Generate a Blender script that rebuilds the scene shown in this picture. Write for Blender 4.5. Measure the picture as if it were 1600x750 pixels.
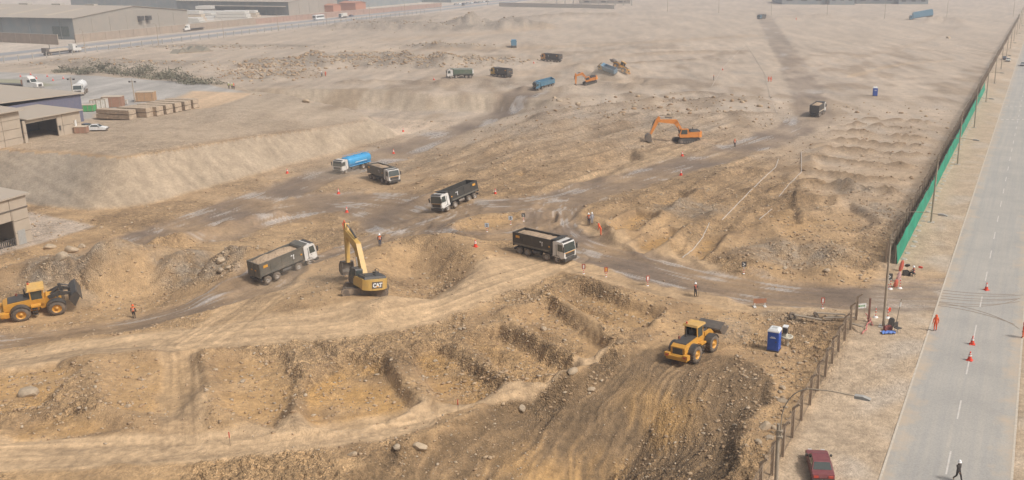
import bpy, bmesh, math, random
import numpy as np
from mathutils import Vector, Matrix

# ------------------------------------------------------------------ camera, sky, sun
scene = bpy.context.scene
for o in list(bpy.data.objects): bpy.data.objects.remove(o)
COL = scene.collection
R = math.radians
CAMH = 38.0
FPX, PPX, PPY = 1500.0, 957.0, 375.0          # focal length and principal point in photo pixels
PITCH = math.atan(435.0/FPX)
CP, SP = math.cos(PITCH), math.sin(PITCH)
cam_d = bpy.data.cameras.new('camera'); cam = bpy.data.objects.new('camera', cam_d); COL.objects.link(cam)
cam.location = (0, 0, CAMH); cam.rotation_euler = (math.pi/2-PITCH, 0, 0)
cam_d.sensor_width = 36; cam_d.lens = 36*FPX/1600; cam_d.shift_x = -(PPX-800)/1600
cam_d.clip_start = 0.5; cam_d.clip_end = 20000
scene.camera = cam

SUN_EL, SUN_AZ = R(48), R(118)                # azimuth clockwise from +Y: sun to the right, a little behind the camera
world = bpy.data.worlds.new('World'); scene.world = world; world.use_nodes = True
wn = world.node_tree.nodes; wl = world.node_tree.links
sky = wn.new('ShaderNodeTexSky'); sky.sky_type = 'NISHITA'; sky.sun_disc = False
sky.sun_elevation = SUN_EL; sky.sun_rotation = SUN_AZ; sky.air_density = 1.0; sky.dust_density = 6.0; sky.ozone_density = 1.0
bg = wn['Background']; bg.inputs['Strength'].default_value = 0.10
hs = wn.new('ShaderNodeHueSaturation'); hs.inputs['Saturation'].default_value = 0.45
wl.new(sky.outputs[0], hs.inputs['Color']); wl.new(hs.outputs[0], bg.inputs['Color'])
sun_d = bpy.data.lights.new('sun', 'SUN'); sun_d.energy = 2.3; sun_d.angle = R(10); sun_d.color = (1.0, 0.965, 0.92)
sun = bpy.data.objects.new('sun', sun_d); COL.objects.link(sun); sun.location = (60, -40, 120)
sdir = Vector((math.sin(SUN_AZ)*math.cos(SUN_EL), math.cos(SUN_AZ)*math.cos(SUN_EL), math.sin(SUN_EL)))
sun.rotation_euler = sdir.to_track_quat('Z', 'Y').to_euler()
vs = scene.view_settings
vs.view_transform = 'Standard'; vs.look = 'None'; vs.exposure = 0.12; vs.gamma = 1.0; vs.use_curve_mapping = False
HAZE_DENSITY = 0.00042
scene.cycles.volume_max_steps = 64
scene.cycles.volume_bounces = 1
scene.cycles.transparent_max_bounces = 24

rng = np.random.default_rng(7)
random.seed(7)

# ------------------------------------------------------------------ photo pixel -> place on a level z
def ray(px, py):
    u = px-PPX; v = py-PPY
    return (u, FPX*CP - v*SP, -FPX*SP - v*CP)
def P(px, py, z=0.0):
    d = ray(px, py); t = (z-CAMH)/d[2]
    return (d[0]*t, d[1]*t)
def PW(pts, z=0.0): return np.array([P(a, b, z) for a, b in pts])

# ------------------------------------------------------------------ numpy noise
_perm = rng.permutation(512).astype(np.int64); _perm = np.concatenate([_perm, _perm, _perm])
_ga = rng.random(512)*2*np.pi; _gx = np.cos(_ga); _gy = np.sin(_ga)
def pn(x, y):
    xi = np.floor(x).astype(np.int64); yi = np.floor(y).astype(np.int64)
    xf = x-xi; yf = y-yi; xi &= 511; yi &= 511
    u = xf*xf*xf*(xf*(xf*6-15)+10); v = yf*yf*yf*(yf*(yf*6-15)+10)
    def g(i, j, dx, dy):
        h = _perm[_perm[i & 511]+(j & 511)] & 511
        return _gx[h]*dx+_gy[h]*dy
    a = g(xi, yi, xf, yf); b = g(xi+1, yi, xf-1, yf); c = g(xi, yi+1, xf, yf-1); d = g(xi+1, yi+1, xf-1, yf-1)
    return ((a+(b-a)*u)*(1-v)+(c+(d-c)*u)*v)*1.5
def sst(a, b, x):
    t = np.clip((x-a)/(b-a), 0, 1); return t*t*(3-2*t)
def poly_lines(X, Y, pts):
    """distance, signed side offset and running length along a polyline"""
    best = np.full(X.shape, 1e9); lat = np.zeros(X.shape); run = np.zeros(X.shape); acc = 0
    for (x0, y0), (x1, y1) in zip(pts[:-1], pts[1:]):
        dx, dy = x1-x0, y1-y0; L = math.hypot(dx, dy)
        if L < 1e-6: continue
        t = np.clip(((X-x0)*dx+(Y-y0)*dy)/(L*L), 0, 1)
        ex = X-(x0+t*dx); ey = Y-(y0+t*dy); d = np.hypot(ex, ey)
        m = d < best
        s = np.sign(ey*dx-ex*dy)
        best = np.where(m, d, best); lat = np.where(m, s*d, lat); run = np.where(m, acc+t*L, run); acc += L
    return best, lat, run
def inside_dist(X, Y, pts):
    """positive inside a polygon, negative outside"""
    c = np.zeros(X.shape, bool); n = len(pts)
    for i in range(n):
        x0, y0 = pts[i]; x1, y1 = pts[(i+1) % n]
        if y0 == y1: continue
        c ^= ((y0 > Y) != (y1 > Y)) & (X < (x1-x0)*(Y-y0)/(y1-y0)+x0)
    d, _, _ = poly_lines(X, Y, np.vstack([pts, pts[:1]]))
    return np.where(c, d, -d)
def smooth_line(pts, n=2):
    pts = np.asarray(pts, float)
    for _ in range(n):
        q = [pts[0]]
        for a, b in zip(pts[:-1], pts[1:]): q += [a*.75+b*.25, a*.25+b*.75]
        q.append(pts[-1]); pts = np.array(q)
    return pts
def smooth_poly(pts, n=2):
    pts = np.asarray(pts, float)
    for _ in range(n):
        nx = np.roll(pts, -1, 0); q = np.empty((len(pts)*2, 2)); q[0::2] = pts*.75+nx*.25; q[1::2] = pts*.25+nx*.75; pts = q
    return pts

# ------------------------------------------------------------------ the right-hand road frame: u along, w across
RD = np.array([0.401, 0.916]); RD = RD/np.linalg.norm(RD); RN = np.array([RD[1], -RD[0]])
R0 = np.array(P(1376, 750))
ROADW = 9.1
def RW(u, w): p = R0+RD*u+RN*w; return float(p[0]), float(p[1])
def u_at_Y(Y, w): return (Y-R0[1]-RN[1]*w)/RD[1]
# left-hand road direction
LD = np.array([0.244, 0.97]); LD = LD/np.linalg.norm(LD); LN = np.array([LD[1], -LD[0]])
L0 = np.array(P(0, 99))
def LW(u, w): p = L0+LD*u+LN*w; return float(p[0]), float(p[1])
# ------------------------------------------------------------------ terrain
PIT = PW([(-330, 290), (-330, 540), (0, 560), (200, 515), (330, 470), (470, 425), (560, 375), (640, 320), (700, 250), (760, 200), (830, 158), (700, 110), (300, 135)], -4)
PLATA = np.array([P(*q) for q in ((-420, 215, 3), (10, 234, 3), (110, 240, 3), (190, 247, 3), (300, 231, 2.2), (400, 215, 1.4), (500, 201, .7), (578, 187, 0), (562, 177, 0), (480, 164, .6), (390, 152, 1.2), (330, 120, 2), (100, 60, 0), (-600, 60, 0))])
FARB = PW([(340, 137), (500, 142), (650, 146), (790, 149), (850, 158), (960, 190), (1700, 190), (2200, 20), (800, 0), (-500, 0), (-300, 100)], 0)
EXC = smooth_poly(PW([(520, 760), (590, 722), (665, 694), (740, 655), (800, 624), (880, 604), (960, 566), (1020, 545), (1110, 556), (1200, 592), (1196, 640), (1160, 700), (1120, 760), (1060, 900), (500, 900)], -.5), 1)

# excavated cells: corner pixels, depth, wall width (m), ochre strength, berm
CELLS = [
 ([(470, 600), (540, 556), (596, 566), (648, 636), (560, 668), (484, 664)], 1.7, 1.5, 1.0, .25),
 ([(640, 556), (690, 540), (786, 604), (740, 628), (690, 632)], 1.6, 1.6, .8, .3),
 ([(726, 528), (780, 512), (905, 575), (850, 602), (800, 590)], 2.2, 1.9, .35, .3),
 ([(800, 490), (858, 470), (965, 545), (915, 560), (860, 540)], 2.2, 2.0, .25, .35),
 ([(860, 462), (905, 446), (1030, 488), (1010, 512), (960, 512)], 1.7, 1.7, .5, .3),
 ([(-30, 570), (90, 556), (130, 570), (60, 632), (-40, 650)], 1.5, 2.0, .7, .2),
 ([(180, 566), (300, 548), (330, 600), (270, 650), (150, 640)], 1.0, 2.5, .45, .15),
 ([(330, 560), (440, 548), (475, 620), (430, 668), (340, 640)], 1.2, 2.0, .5, .2),
 ([(20, 660), (120, 640), (200, 668), (120, 682), (10, 690)], .8, 2.0, .55, .1),
 ([(955, 352), (995, 332), (1030, 342), (990, 368), (960, 374)], 1.3, 1.4, .9, .4),
 ([(985, 384), (1045, 358), (1068, 364), (1040, 388), (1000, 396)], 1.3, 1.3, 1.0, .4),
 ([(1075, 398), (1100, 368), (1130, 372), (1120, 392), (1095, 408)], .9, 1.5, .9, .3),
 ([(1010, 320), (1060, 300), (1085, 306), (1050, 326)], 1.0, 1.5, .4, .4),
 ([(1215, 350), (1330, 322), (1368, 345), (1330, 372), (1230, 376)], 1.1, 2.0, .35, .35),
 ([(1190, 330), (1240, 318), (1250, 345), (1200, 352)], 1.4, 1.6, .3, .2),
 ([(800, 268), (815, 262), (828, 268), (812, 276)], 1.5, 1.2, .5, .1),
 ([(690, 262), (730, 252), (760, 258), (720, 272)], .7, 2.0, .2, .2),
 ([(905, 270), (930, 248), (985, 236), (1000, 246), (960, 262)], 3.0, 3.5, .0, .3),
 ([(960, 132), (985, 124), (1010, 124), (1000, 132)], 3.0, 4.0, .0, .3),
 ([(900, 110), (930, 104), (945, 112), (915, 120)], 2.5, 5.0, .0, .3),
 ([(704, 354), (760, 340), (870, 332), (868, 346), (800, 364), (730, 367)], 1.0, 1.0, .3, .35),
 ([(408, 368), (500, 358), (516, 360), (490, 371), (415, 373)], .5, 1.2, .2, .2),
 ([(588, 410), (640, 388), (700, 402), (725, 425), (690, 455), (640, 470), (600, 468)], 4.2, 6.0, .0, .5),
]
# heaps and banks: line pixels, height, half width (m), colour strength of the dark tone
RIDGES = [
 ([(600, 548), (655, 640)], .9, 2.2, .45), ([(652, 545), (790, 605)], .9, 2.0, .45), ([(730, 520), (880, 592)], .9, 1.8, .5),
 ([(800, 486), (960, 560)], 1.0, 1.8, .5), ([(860, 458), (1020, 508)], .9, 1.8, .4), ([(905, 440), (1050, 480)], .8, 1.8, .4), ([(460, 560), (470, 660)], .7, 2.0, .3),
 ([(320, 560), (330, 650)], .6, 2.0, .3), ([(140, 560), (150, 650)], .6, 2.0, .3),
 ([(0, 520), (90, 510), (200, 512)], .5, 1.6, .2), ([(140, 545), (240, 552)], .6, 1.5, .3),
 ([(20, 400), (90, 385), (150, 372), (235, 352), (330, 328), (430, 303)], 1.6, 2.4, .1),
 ([(215, 392), (245, 382), (300, 392), (370, 396)], 3.9, 6.5, .3), ([(60, 425), (110, 400), (160, 402)], 3.0, 4.6, .3), ([(-20, 410), (40, 402)], 2.2, 4.6, .2),
 ([(330, 440), (400, 400)], 1.4, 3.0, .15), ([(478, 404), (500, 396)], 1.3, 5.0, .0),
 ([(420, 460), (520, 480), (600, 478)], 1.0, 3.5, .1), ([(590, 492), (640, 476)], 1.3, 2.0, .0),
 ([(600, 390), (640, 378), (700, 382), (740, 405)], 1.1, 3.2, .1),
 ([(740, 405), (760, 420), (730, 445)], .8, 2.2, .2),
 ([(1150, 410), (1200, 392), (1270, 392), (1340, 415), (1380, 422)], 1.6, 3.6, .25), ([(1180, 425), (1240, 428), (1300, 432)], 1.3, 2.6, .3),
 ([(1270, 380), (1340, 376), (1390, 392)], 1.2, 2.5, .3),
 ([(930, 345), (955, 372)], .9, 1.8, .2), ([(965, 378), (1010, 350), (1060, 330), (1100, 300)], .9, 1.6, .3), ([(1040, 392), (1080, 362), (1120, 338)], .9, 1.6, .25),
 ([(1130, 395), (1160, 350), (1180, 330)], .7, 1.8, .2), ([(930, 330), (1000, 308), (1080, 285)], .8, 2.0, .15),
 ([(1090, 290), (1150, 262), (1190, 270)], .9, 2.4, .3), ([(1205, 300), (1260, 285), (1330, 300)], .8, 1.6, .45), ([(1245, 262), (1320, 262), (1420, 274)], 1.0, 1.6, .7),
 ([(1275, 240), (1350, 243), (1435, 250)], .8, 1.5, .5), ([(1300, 222), (1370, 232), (1440, 234)], 1.0, 1.8, .7), ([(1330, 206), (1400, 212), (1460, 216)], .9, 1.6, .5),
 ([(1290, 282), (1370, 286), (1410, 290)], .9, 1.5, .7), ([(1400, 188), (1480, 196)], .9, 2.0, .6), ([(1330, 196), (1390, 178), (1450, 180)], 1.2, 3.0, .45),
 ([(1170, 300), (1210, 320), (1260, 318)], .7, 1.8, .4), ([(1190, 355), (1250, 312), (1350, 306)], .6, 2.0, .4),
 ([(1290, 200), (1290, 240), (1230, 262)], 1.0, 3.0, .35),
 ([(650, 292), (760, 262), (900, 225)], .7, 2.2, .1), ([(690, 300), (800, 280), (900, 250)], .7, 2.2, .15), ([(660, 262), (740, 240), (820, 215)], .7, 2.4, .25),
 ([(640, 242), (740, 215), (850, 180)], .7, 2.4, .15), ([(700, 238), (800, 222), (900, 205), (980, 195)], .8, 2.2, .35), ([(810, 300), (900, 290), (960, 278)], .6, 2.4, .1),
 ([(820, 250), (900, 236), (1000, 214)], 1.0, 2.4, .2), ([(850, 200), (950, 185), (1050, 172)], .8, 2.4, .3), ([(840, 178), (930, 168), (1050, 158)], .9, 3.0, .35),
 ([(860, 160), (940, 152), (1000, 150)], 1.0, 3.5, .2), ([(1010, 162), (1080, 160), (1150, 152), (1200, 160)], 1.0, 3.0, .45), ([(1030, 185), (1120, 178), (1200, 178)], .7, 3.0, .4),
 ([(1040, 150), (1090, 145), (1130, 150)], .9, 3.0, .45), ([(980, 100), (1040, 96), (1120, 94)], .8, 4.0, .45), ([(1000, 84), (1080, 80), (1160, 80)], .6, 5.0, .4),
 ([(890, 126), (930, 132), (1010, 140), (1060, 136)], 1.2, 4.0, .2), ([(820, 140), (870, 140), (910, 142)], 1.6, 3.5, .1), ([(700, 132), (760, 128), (800, 134)], 1.1, 5.0, .3),
 ([(540, 130), (620, 128), (690, 132)], 1.0, 4.0, .3), ([(950, 120), (975, 114), (1005, 116)], 3.0, 6.0, .2), ([(905, 104), (915, 112), (940, 118)], 1.6, 5.0, .3),
 ([(470, 140), (560, 142), (780, 147)], .5, 2.5, .1),
 ([(1220, 30), (1260, 27), (1330, 29)], 2.2, 8.0, .15), ([(1455, 34), (1480, 31), (1500, 36)], 2.6, 9.0, .15), ([(1260, 26), (1450, 32)], 1.0, 8.0, .05),
 ([(830, 28), (930, 22), (960, 25)], 2.2, 14.0, .35),
 ([(1180, 600), (1165, 680), (1120, 770)], .6, 2.5, .0),
 ([(790, 622), (850, 606), (900, 590)], .9, 1.8, .2), ([(640, 702), (690, 676), (760, 650)], .8, 2.2, .55),
 ([(910, 580), (960, 556), (1010, 532)], .9, 1.8, .3),
]
# vehicle ways: line pixels, level, half width (m), wetness, paleness
TRACKS = [
 ([(-40, 512), (60, 503), (200, 494), (300, 476), (420, 440), (490, 396), (560, 372), (640, 352)], -1.5, 4.6, .75, .0),
 ([(150, 392), (230, 362), (330, 330), (430, 294), (520, 262), (600, 238), (680, 208), (760, 185), (835, 155)], -3.0, 6.0, .95, .1),
 ([(330, 342), (440, 312), (560, 300), (620, 320), (660, 350)], -2.5, 9.0, .8, .0),
 ([(560, 370), (640, 345), (730, 322), (830, 322), (900, 305), (990, 278), (1100, 250), (1200, 218), (1262, 190)], 0, 5.6, .95, .1),
 ([(640, 350), (700, 368), (790, 366), (850, 350), (880, 318)], 0, 4.0, .85, .1),
 ([(862, 330), (868, 368), (930, 396), (1000, 412), (1100, 438), (1200, 456), (1300, 465), (1400, 470), (1470, 470)], 0, 4.6, 1.0, .05),
 ([(1262, 192), (1272, 170), (1245, 110), (1222, 75), (1205, 45), (1190, 20)], 0, 5.5, .66, .0),
 ([(-60, 545), (100, 535), (260, 522), (420, 512), (540, 506), (640, 488), (740, 450), (830, 415), (880, 400)], 0, 5.0, .0, .85),
 ([(-60, 712), (120, 704), (300, 696), (450, 682), (560, 664), (640, 652)], 0, 3.0, .0, .9), ([(620, 656), (690, 643), (780, 620), (880, 588), (960, 540)], 0, 1.1, .0, .8),
 ([(300, 545), (400, 470), (430, 446)], -1, 4.0, .0, .5),
 ([(280, 548), (285, 690)], 0, 2.0, .0, .5),
 ([(905, 418), (960, 428), (1060, 458), (1180, 474), (1330, 485)], 0, 2.8, .0, .7),
 ([(880, 470), (940, 520), (900, 590)], 0, 1.0, .0, .0),
 ([(1110, 420), (1000, 388), (930, 372), (900, 350)], 0, 2.0, .0, .65),
 ([(860, 300), (960, 270), (1060, 232)], 0, 3.0, .0, .5),
 ([(690, 128), (800, 118), (900, 100), (960, 86), (1100, 82)], 0, 6.0, .25, .3),
 ([(560, 80), (700, 78), (800, 74), (960, 70), (1180, 55)], 0, 7.0, .2, .4),
 ([(800, 70), (860, 96), (960, 100)], 0, 5.0, .25, .2),
 ([(600, 62), (760, 52), (860, 44)], 0, 8.0, .2, .4),
 ([(1195, 150), (1150, 112), (1060, 92), (960, 100)], 0, 2.5, .25, .0), ([(1240, 110), (1330, 90), (1420, 75), (1500, 40)], 0, 2.4, .15, .15), ([(1200, 60), (1100, 60), (980, 66), (860, 70)], 0, 3.0, .25, .0), ([(1330, 120), (1400, 100), (1480, 95)], 0, 2.0, .0, .4), ([(400, 78), (480, 70), (560, 68), (640, 64)], 0, 2.5, .2, .1), ([(1290, 150), (1340, 130), (1450, 120)], 0, 2.0, .2, .0), ([(640, 110), (700, 108), (770, 106)], 0, 2.5, .1, .2),
 ([(1085, 560), (1010, 610), (930, 670), (850, 760)], -2, 3.4, .0, .06),
]
GREY_ROUGH = [  # rough rubble ground: centre pixel, radius x, radius y (m), height
 ((560, 92), 24, 30, 1.6), ((650, 98), 26, 22, 1.6), ((730, 96), 20, 16, 1.4), ((460, 100), 22, 22, 1.6), ((420, 118), 16, 16, 1.2),
 ((640, 40), 52, 50, 2.4), ((730, 42), 52, 46, 2.2), ((790, 40), 30, 40, 1.6), ((610, 30), 30, 40, 1.8), ((690, 72), 22, 12, 1.5), ((180, 100), 40, 16, 1.2), ((330, 72), 60, 12, .6),
 ((1080, 330), 7, 6, .4), ((1240, 405), 9, 5, .5), ((1330, 300), 5, 4, .2), ((1375, 330), 4, 6, .3), ((120, 395), 8, 10, .6), ((310, 400), 7, 7, .5), ((1280, 490), 6, 3, .3),
]
def pre(lst, f): return [(f(a[0], a), a) for a in lst]
CELLS_W = [(PW(c[0]) if c[1] < 4 else smooth_poly(PW(c[0]), 2), c) for c in CELLS]
RIDGES_W = [(smooth_line(PW(c[0]), 1), c) for c in RIDGES]
TRACKS_W = [(smooth_line(PW(c[0], c[1]), 2), c) for c in TRACKS]
TRENCH = PW([(1225, 318), (1240, 268), (1290, 215), (1330, 186), (1470, 184), (1452, 230), (1425, 280), (1396, 318)])
R1_LINE = PW([(560, 246), (640, 222), (700, 204), (760, 186), (800, 174), (835, 155)], -1.5)
FOOT = []      # flat standing places: x, y, radius
YARD = PW([(-300, 200), (60, 196), (330, 172), (395, 150), (320, 133), (170, 118), (0, 108), (-300, 90)], 2.5)

def spacing(Y): return np.maximum(0.06, 1.7*Y*Y/(CAMH*1600.0))

def near(X, Y, pts, m):
    return (X > pts[:, 0].min()-m) & (X < pts[:, 0].max()+m) & (Y > pts[:, 1].min()-m) & (Y < pts[:, 1].max()+m)

def terrain(X, Y, want_col=False, noise=True):
    X = np.asarray(X, float); Y = np.asarray(Y, float); shp = X.shape; X = X.ravel(); Y = Y.ravel()
    n = X.size
    sp = spacing(Y)
    wob = pn(X*.11, Y*.11); wob2 = pn(X*.35+9, Y*.35); nf = np.clip(1.6-sp, 0, 1)
    Xw = X+1.0*wob+.5*wob2+.12*nf*pn(X*.9, Y*.9+2); Yw = Y+1.0*pn(X*.11+40, Y*.11+3)+.5*pn(X*.35+4, Y*.35+77)+.12*nf*pn(X*.9+7, Y*.9+12)
    # levels: the low pit on the left, the plateau with its bank, the far field
    z = -4*sst(-22, 10, inside_dist(X, Y, PIT))
    ia = inside_dist(X+.25*wob2, Y+.5*wob, PLATA); hA = 3*(1-sst(270, 400, Y))*np.clip((-61-X)/30, 0, 1)
    za = hA+np.minimum(0, ia)*.60
    ib = inside_dist(X+.4*wob2, Y+.8*wob, FARB)
    zb = np.minimum(0, ib)*.5
    base = z.copy()
    bank = sst(-.3, .5, np.maximum(za, zb)-z)*(Y < 300)*(np.maximum(za, zb) > -4.2)
    z = np.maximum(z, np.maximum(za, np.where(Y > 200, zb, -9)))
    bank *= (z < hA-.05)
    # big fresh excavation in front
    ie = inside_dist(Xw, Yw, EXC)
    lp = P(1085, 560, 0); dl = np.hypot(X-lp[0], Y-lp[1])
    z -= (1.3*sst(-.3, 1.6, ie)+4.3*sst(-.3, 17, ie))*sst(3, 17, dl)
    exc = sst(-.8, .8, ie)
    wet = np.zeros(n); pale = np.zeros(n); ochre = np.zeros(n); dark = np.zeros(n); grey = np.zeros(n); streak = np.zeros(n)
    rough = np.ones(n)
    rough *= 1-.55*sst(170, 330, Y)
    site = (1-sst(140, 290, Y))*(1-.55*sst(25, 45, X)*sst(115, 150, Y))                       # warm worked ground near, grey dusty ground far
    for pts, c in RIDGES_W:
        _, h, w, dk = c
        if pts[:, 0].mean() > 36 and 158 < pts[:, 1].mean() < 245: continue
        if pts[:, 1].mean() < 120 and pts[:, 0].mean() > -42 and h < 1.2: h *= .6; w *= .75
        if pts[:, 1].mean() > 135: h *= 1.2; w *= .8; dk = min(1., dk*1.6)
        if pts[:, 0].mean() > 34 and pts[:, 1].mean() < 230: w *= .8; h *= 1.35
        m = near(X, Y, pts, w*2.6+2)
        if not m.any(): continue
        d, lat, run = poly_lines(X[m]*.6+Xw[m]*.4, Y[m]*.6+Yw[m]*.4, pts)
        L = max(run.max(), 1)
        g = np.exp(-(d/w)**2)*(.75+.5*pn(run*.25, np.full(run.shape, h*7.3)))
        z[m] += h*g
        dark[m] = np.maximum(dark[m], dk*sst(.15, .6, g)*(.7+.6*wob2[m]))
        rough[m] += .4*g*(h > .3)
    for pts, c in CELLS_W:
        _, h, w, oc, berm = c
        h *= .44 if h < 4 else .5; w *= .55 if h < 2 else .8
        m = near(X, Y, pts, w*3+2)
        if not m.any(): continue
        d = inside_dist(X[m]*.6+Xw[m]*.4, Y[m]*.6+Yw[m]*.4, pts)+.14*pn(X[m]*1.3, Y[m]*1.3)
        z[m] -= h*sst(-w*.5, w*.8, d)
        z[m] += berm*np.exp(-((d+w*.9)/(w*.7))**2)
        ochre[m] = np.maximum(ochre[m], oc*sst(.0, w*1.2, d)*np.clip(.8+.9*pn(X[m]*.3, Y[m]*.3), 0, 1))
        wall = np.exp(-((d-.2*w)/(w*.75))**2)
        dark[m] = np.maximum(dark[m], .28*wall*(h > .3))  # cut walls darkened in colour, standing in for their shade
        rough[m] *= 1-.45*sst(0, w, d)
    for (pc, rx, ry, h) in GREY_ROUGH:
        cx, cy = P(*pc); m = (abs(X-cx) < rx*1.6) & (abs(Y-cy) < ry*1.6)
        if not m.any(): continue
        q = np.hypot((Xw[m]-cx)/rx, (Yw[m]-cy)/ry); g = 1-sst(.55, 1.15, q+.35*pn(X[m]*.09, Y[m]*.09))
        fr_ = 1/np.clip(Y[m]/190, 1, 4); lump = np.abs(pn(X[m]*.13*fr_+5, Y[m]*.1*fr_**1.6))+.5*np.abs(pn(X[m]*.31*fr_, Y[m]*.25*fr_**1.6+8))
        z[m] += h*g*(.1+1.25*lump); grey[m] = np.maximum(grey[m], g); rough[m] += .8*g
    for pts, c in TRACKS_W:
        _, lv, w, wt, pl = c
        m = near(X, Y, pts, w*1.8+2)
        if not m.any(): continue
        d, lat, run = poly_lines(X[m], Y[m], pts)
        edge = w*(1+.28*pn(X[m]*.12+3, Y[m]*.12)+.14*pn(X[m]*.5, Y[m]*.5))
        g = 1-sst(edge*.72, edge*1.15, d)
        rough[m] *= 1-.85*g
        lod = np.clip(1.3-sp[m]/1.2, 0, 1)
        s = pn(lat*1.15, run*.035)+.7*pn(lat*2.6+31, run*.05)+.5*pn(lat*.5+11, run*.02)
        s *= np.clip(1.3-sp[m]/2.0, 0, 1)
        rut = -.07*np.abs(np.sin(lat*1.35+1.2*pn(run*.03, lat*0+c[2])))
        z[m] += g*lod*(rut+.07*s) - .10*g
        z[m] += .22*np.exp(-((d-edge*1.05)/.8)**2)*lod*(wt > .5)
        wet[m] = np.maximum(wet[m], wt*g*np.clip(.78+.55*pn(X[m]*.09+7, Y[m]*.09)+.25*s, 0, 1.15))
        pale[m] = np.maximum(pale[m], pl*g)
        streak[m] = streak[m]+g*s
    # worked bench in front: faint wheel sweeps
    # fresh excavation: machine scrape marks run down-left
    if exc.max() > 0:
        ax = (X*.42+Y*.91); bx = (-X*.91+Y*.42)+2.2*pn(X*.09+6, Y*.09)+.6*pn(X*.3, Y*.3+5)
        s = pn(bx*1.3, ax*.10)+.8*pn(bx*3.0+5, ax*.16)+.4*pn(bx*.5, ax*.06)
        z += exc*.09*s*sst(0, 3, ie); streak += exc*s*.7
        dark = np.maximum(dark, exc*np.clip(.95+.35*pn(X*.12+2, Y*.12+9)-.3*s, .3, 1.1)*(1-.5*pale))
        ochre = np.maximum(ochre, exc*sst(3, 8, ie)*np.clip(.2+.9*pn(X*.16+21, Y*.16)+.35*s, 0, .7))
        rough *= 1-.2*exc
    yd0 = sst(-.5, 1.0, inside_dist(X, Y, YARD))
    # ploughed rows across the middle field
    row = sst(142, 165, Y)*(1-sst(235, 280, Y))*sst(-56, -40, X+.0*Y)*(1-sst(24, 34, X))*np.clip(1-sst(-.5, .3, -4+0*X-z)*0-sst(.5, 2, -z), 0, 1)
    qa = X*.83-Y*.56; qb = X*.56+Y*.83; rr = pn(qa*.34, qb*.03)+.7*pn(qa*.75+9, qb*.05)
    row *= np.clip(1-wet*1.3, 0, 1)*np.clip(1.6-sp/3.0, 0, 1)
    z += row*.5*rr; streak += row*.5*rr; dark = np.maximum(dark, row*.45*sst(.1, .7, -rr))
    # parallel trenches with spoil banks beside the far fence
    zi = inside_dist(X+3*wob, Y+3*wob2, TRENCH); tz = sst(-1.5, 2.5, zi)
    q = (X*.33+Y*.944)+3.4*pn(X*.045, Y*.05+3)+.5*wob2; ph = (q/11.5) % 1.0; ln = X*.944-Y*.33; idx = np.floor(q/11.5)
    on = sst(-.55, .0, pn(ln*.07+idx*3.7, idx*1.9+.5)+.25)
    bk = np.exp(-((ph-.42)*11.5/.85)**2); tr = np.exp(-((ph-.62)*11.5/1.3)**2)
    z += tz*on*((1.25+.5*pn(ln*.13, idx*7.7))*bk*(.9+.18*pn(X*.7, Y*.7))-.7*tr); dark = np.maximum(dark, tz*on*np.clip(1.05*bk+.45*tr, 0, 1))
    rough *= 1-.35*tz*(1-bk); ochre = np.maximum(ochre, tz*.22*tr*on)
    edge_ = np.exp(-((zi-1.0)/2.4)**2)*(1-sst(44, 52, X))*(Y < 235); z += .8*edge_*(.7+.6*wob2); dark = np.maximum(dark, .35*edge_)
    # dull brown scrapes over the far field
    ff = sst(205, 240, Y)*(1-sst(420, 520, Y))*(1-yd0)*sst(-60, -20, X-(-.1)*Y+40)
    fs_ = pn(X*.06+2, Y*.03)+.7*pn(X*.17+8, Y*.07); z += ff*.14*fs_*np.clip(2.4-sp*.5, 0, 1)
    dark = np.maximum(dark, ff*.5*sst(.05, .6, fs_+.5*pn(X*.012+5, Y*.012)))
    # bank faces: rills down the slope, tan, with the left face coloured darker as its shade
    bl = pn((X*.55+Y*.83)*1.0, z*.22)+.6*pn((X*.55+Y*.83)*2.3, z*.4+5)
    z += bank*.14*bl; rough *= 1-.7*bank
    streak += bank*bl*.7
    # plateau top
    top = sst(0, 3, ia)*(1-sst(300, 380, Y))
    z += top*.35*pn(X*.08, Y*.05)*np.clip(1-inside_dist(X, Y, YARD)/2, 0, 1)
    rough *= 1-.5*top
    yd = sst(-.5, 1.0, inside_dist(X, Y, YARD)+.6*wob)
    # right road corridor
    w = (X-R0[0])*RN[0]+(Y-R0[1])*RN[1]; u = (X-R0[0])*RD[0]+(Y-R0[1])*RD[1]
    cor = sst(-9.5, -6.5, w); onroad = sst(-.22, .02, w)*(1-sst(ROADW-.02, ROADW+.22, w))
    gate = sst(101, 103, Y)*(1-sst(116, 119, Y))
    z = z*(1-sst(-13, -7, w)); rough = rough*(1-.8*cor)
    # left roads corridor
    wL = (X-L0[0])*LN[0]+(Y-L0[1])*LN[1]; uL = (X-L0[0])*LD[0]+(Y-L0[1])*LD[1]
    lc = (1-sst(1, 5, wL))*sst(340, 365, Y)
    z = z*(1-lc); rough = rough*(1-lc)
    fl = 1.0
    for (fx, fy, fr) in FOOT:
        m = (abs(X-fx) < fr*1.6) & (abs(Y-fy) < fr*1.6)
        if m.any(): rough[m] *= sst(fr*.85, fr*1.5, np.hypot(X[m]-fx, Y[m]-fy))
    rough *= 1-.95*yd
    rough *= 1-.5*sst(32, 40, X)*sst(150, 165, Y)
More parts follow.
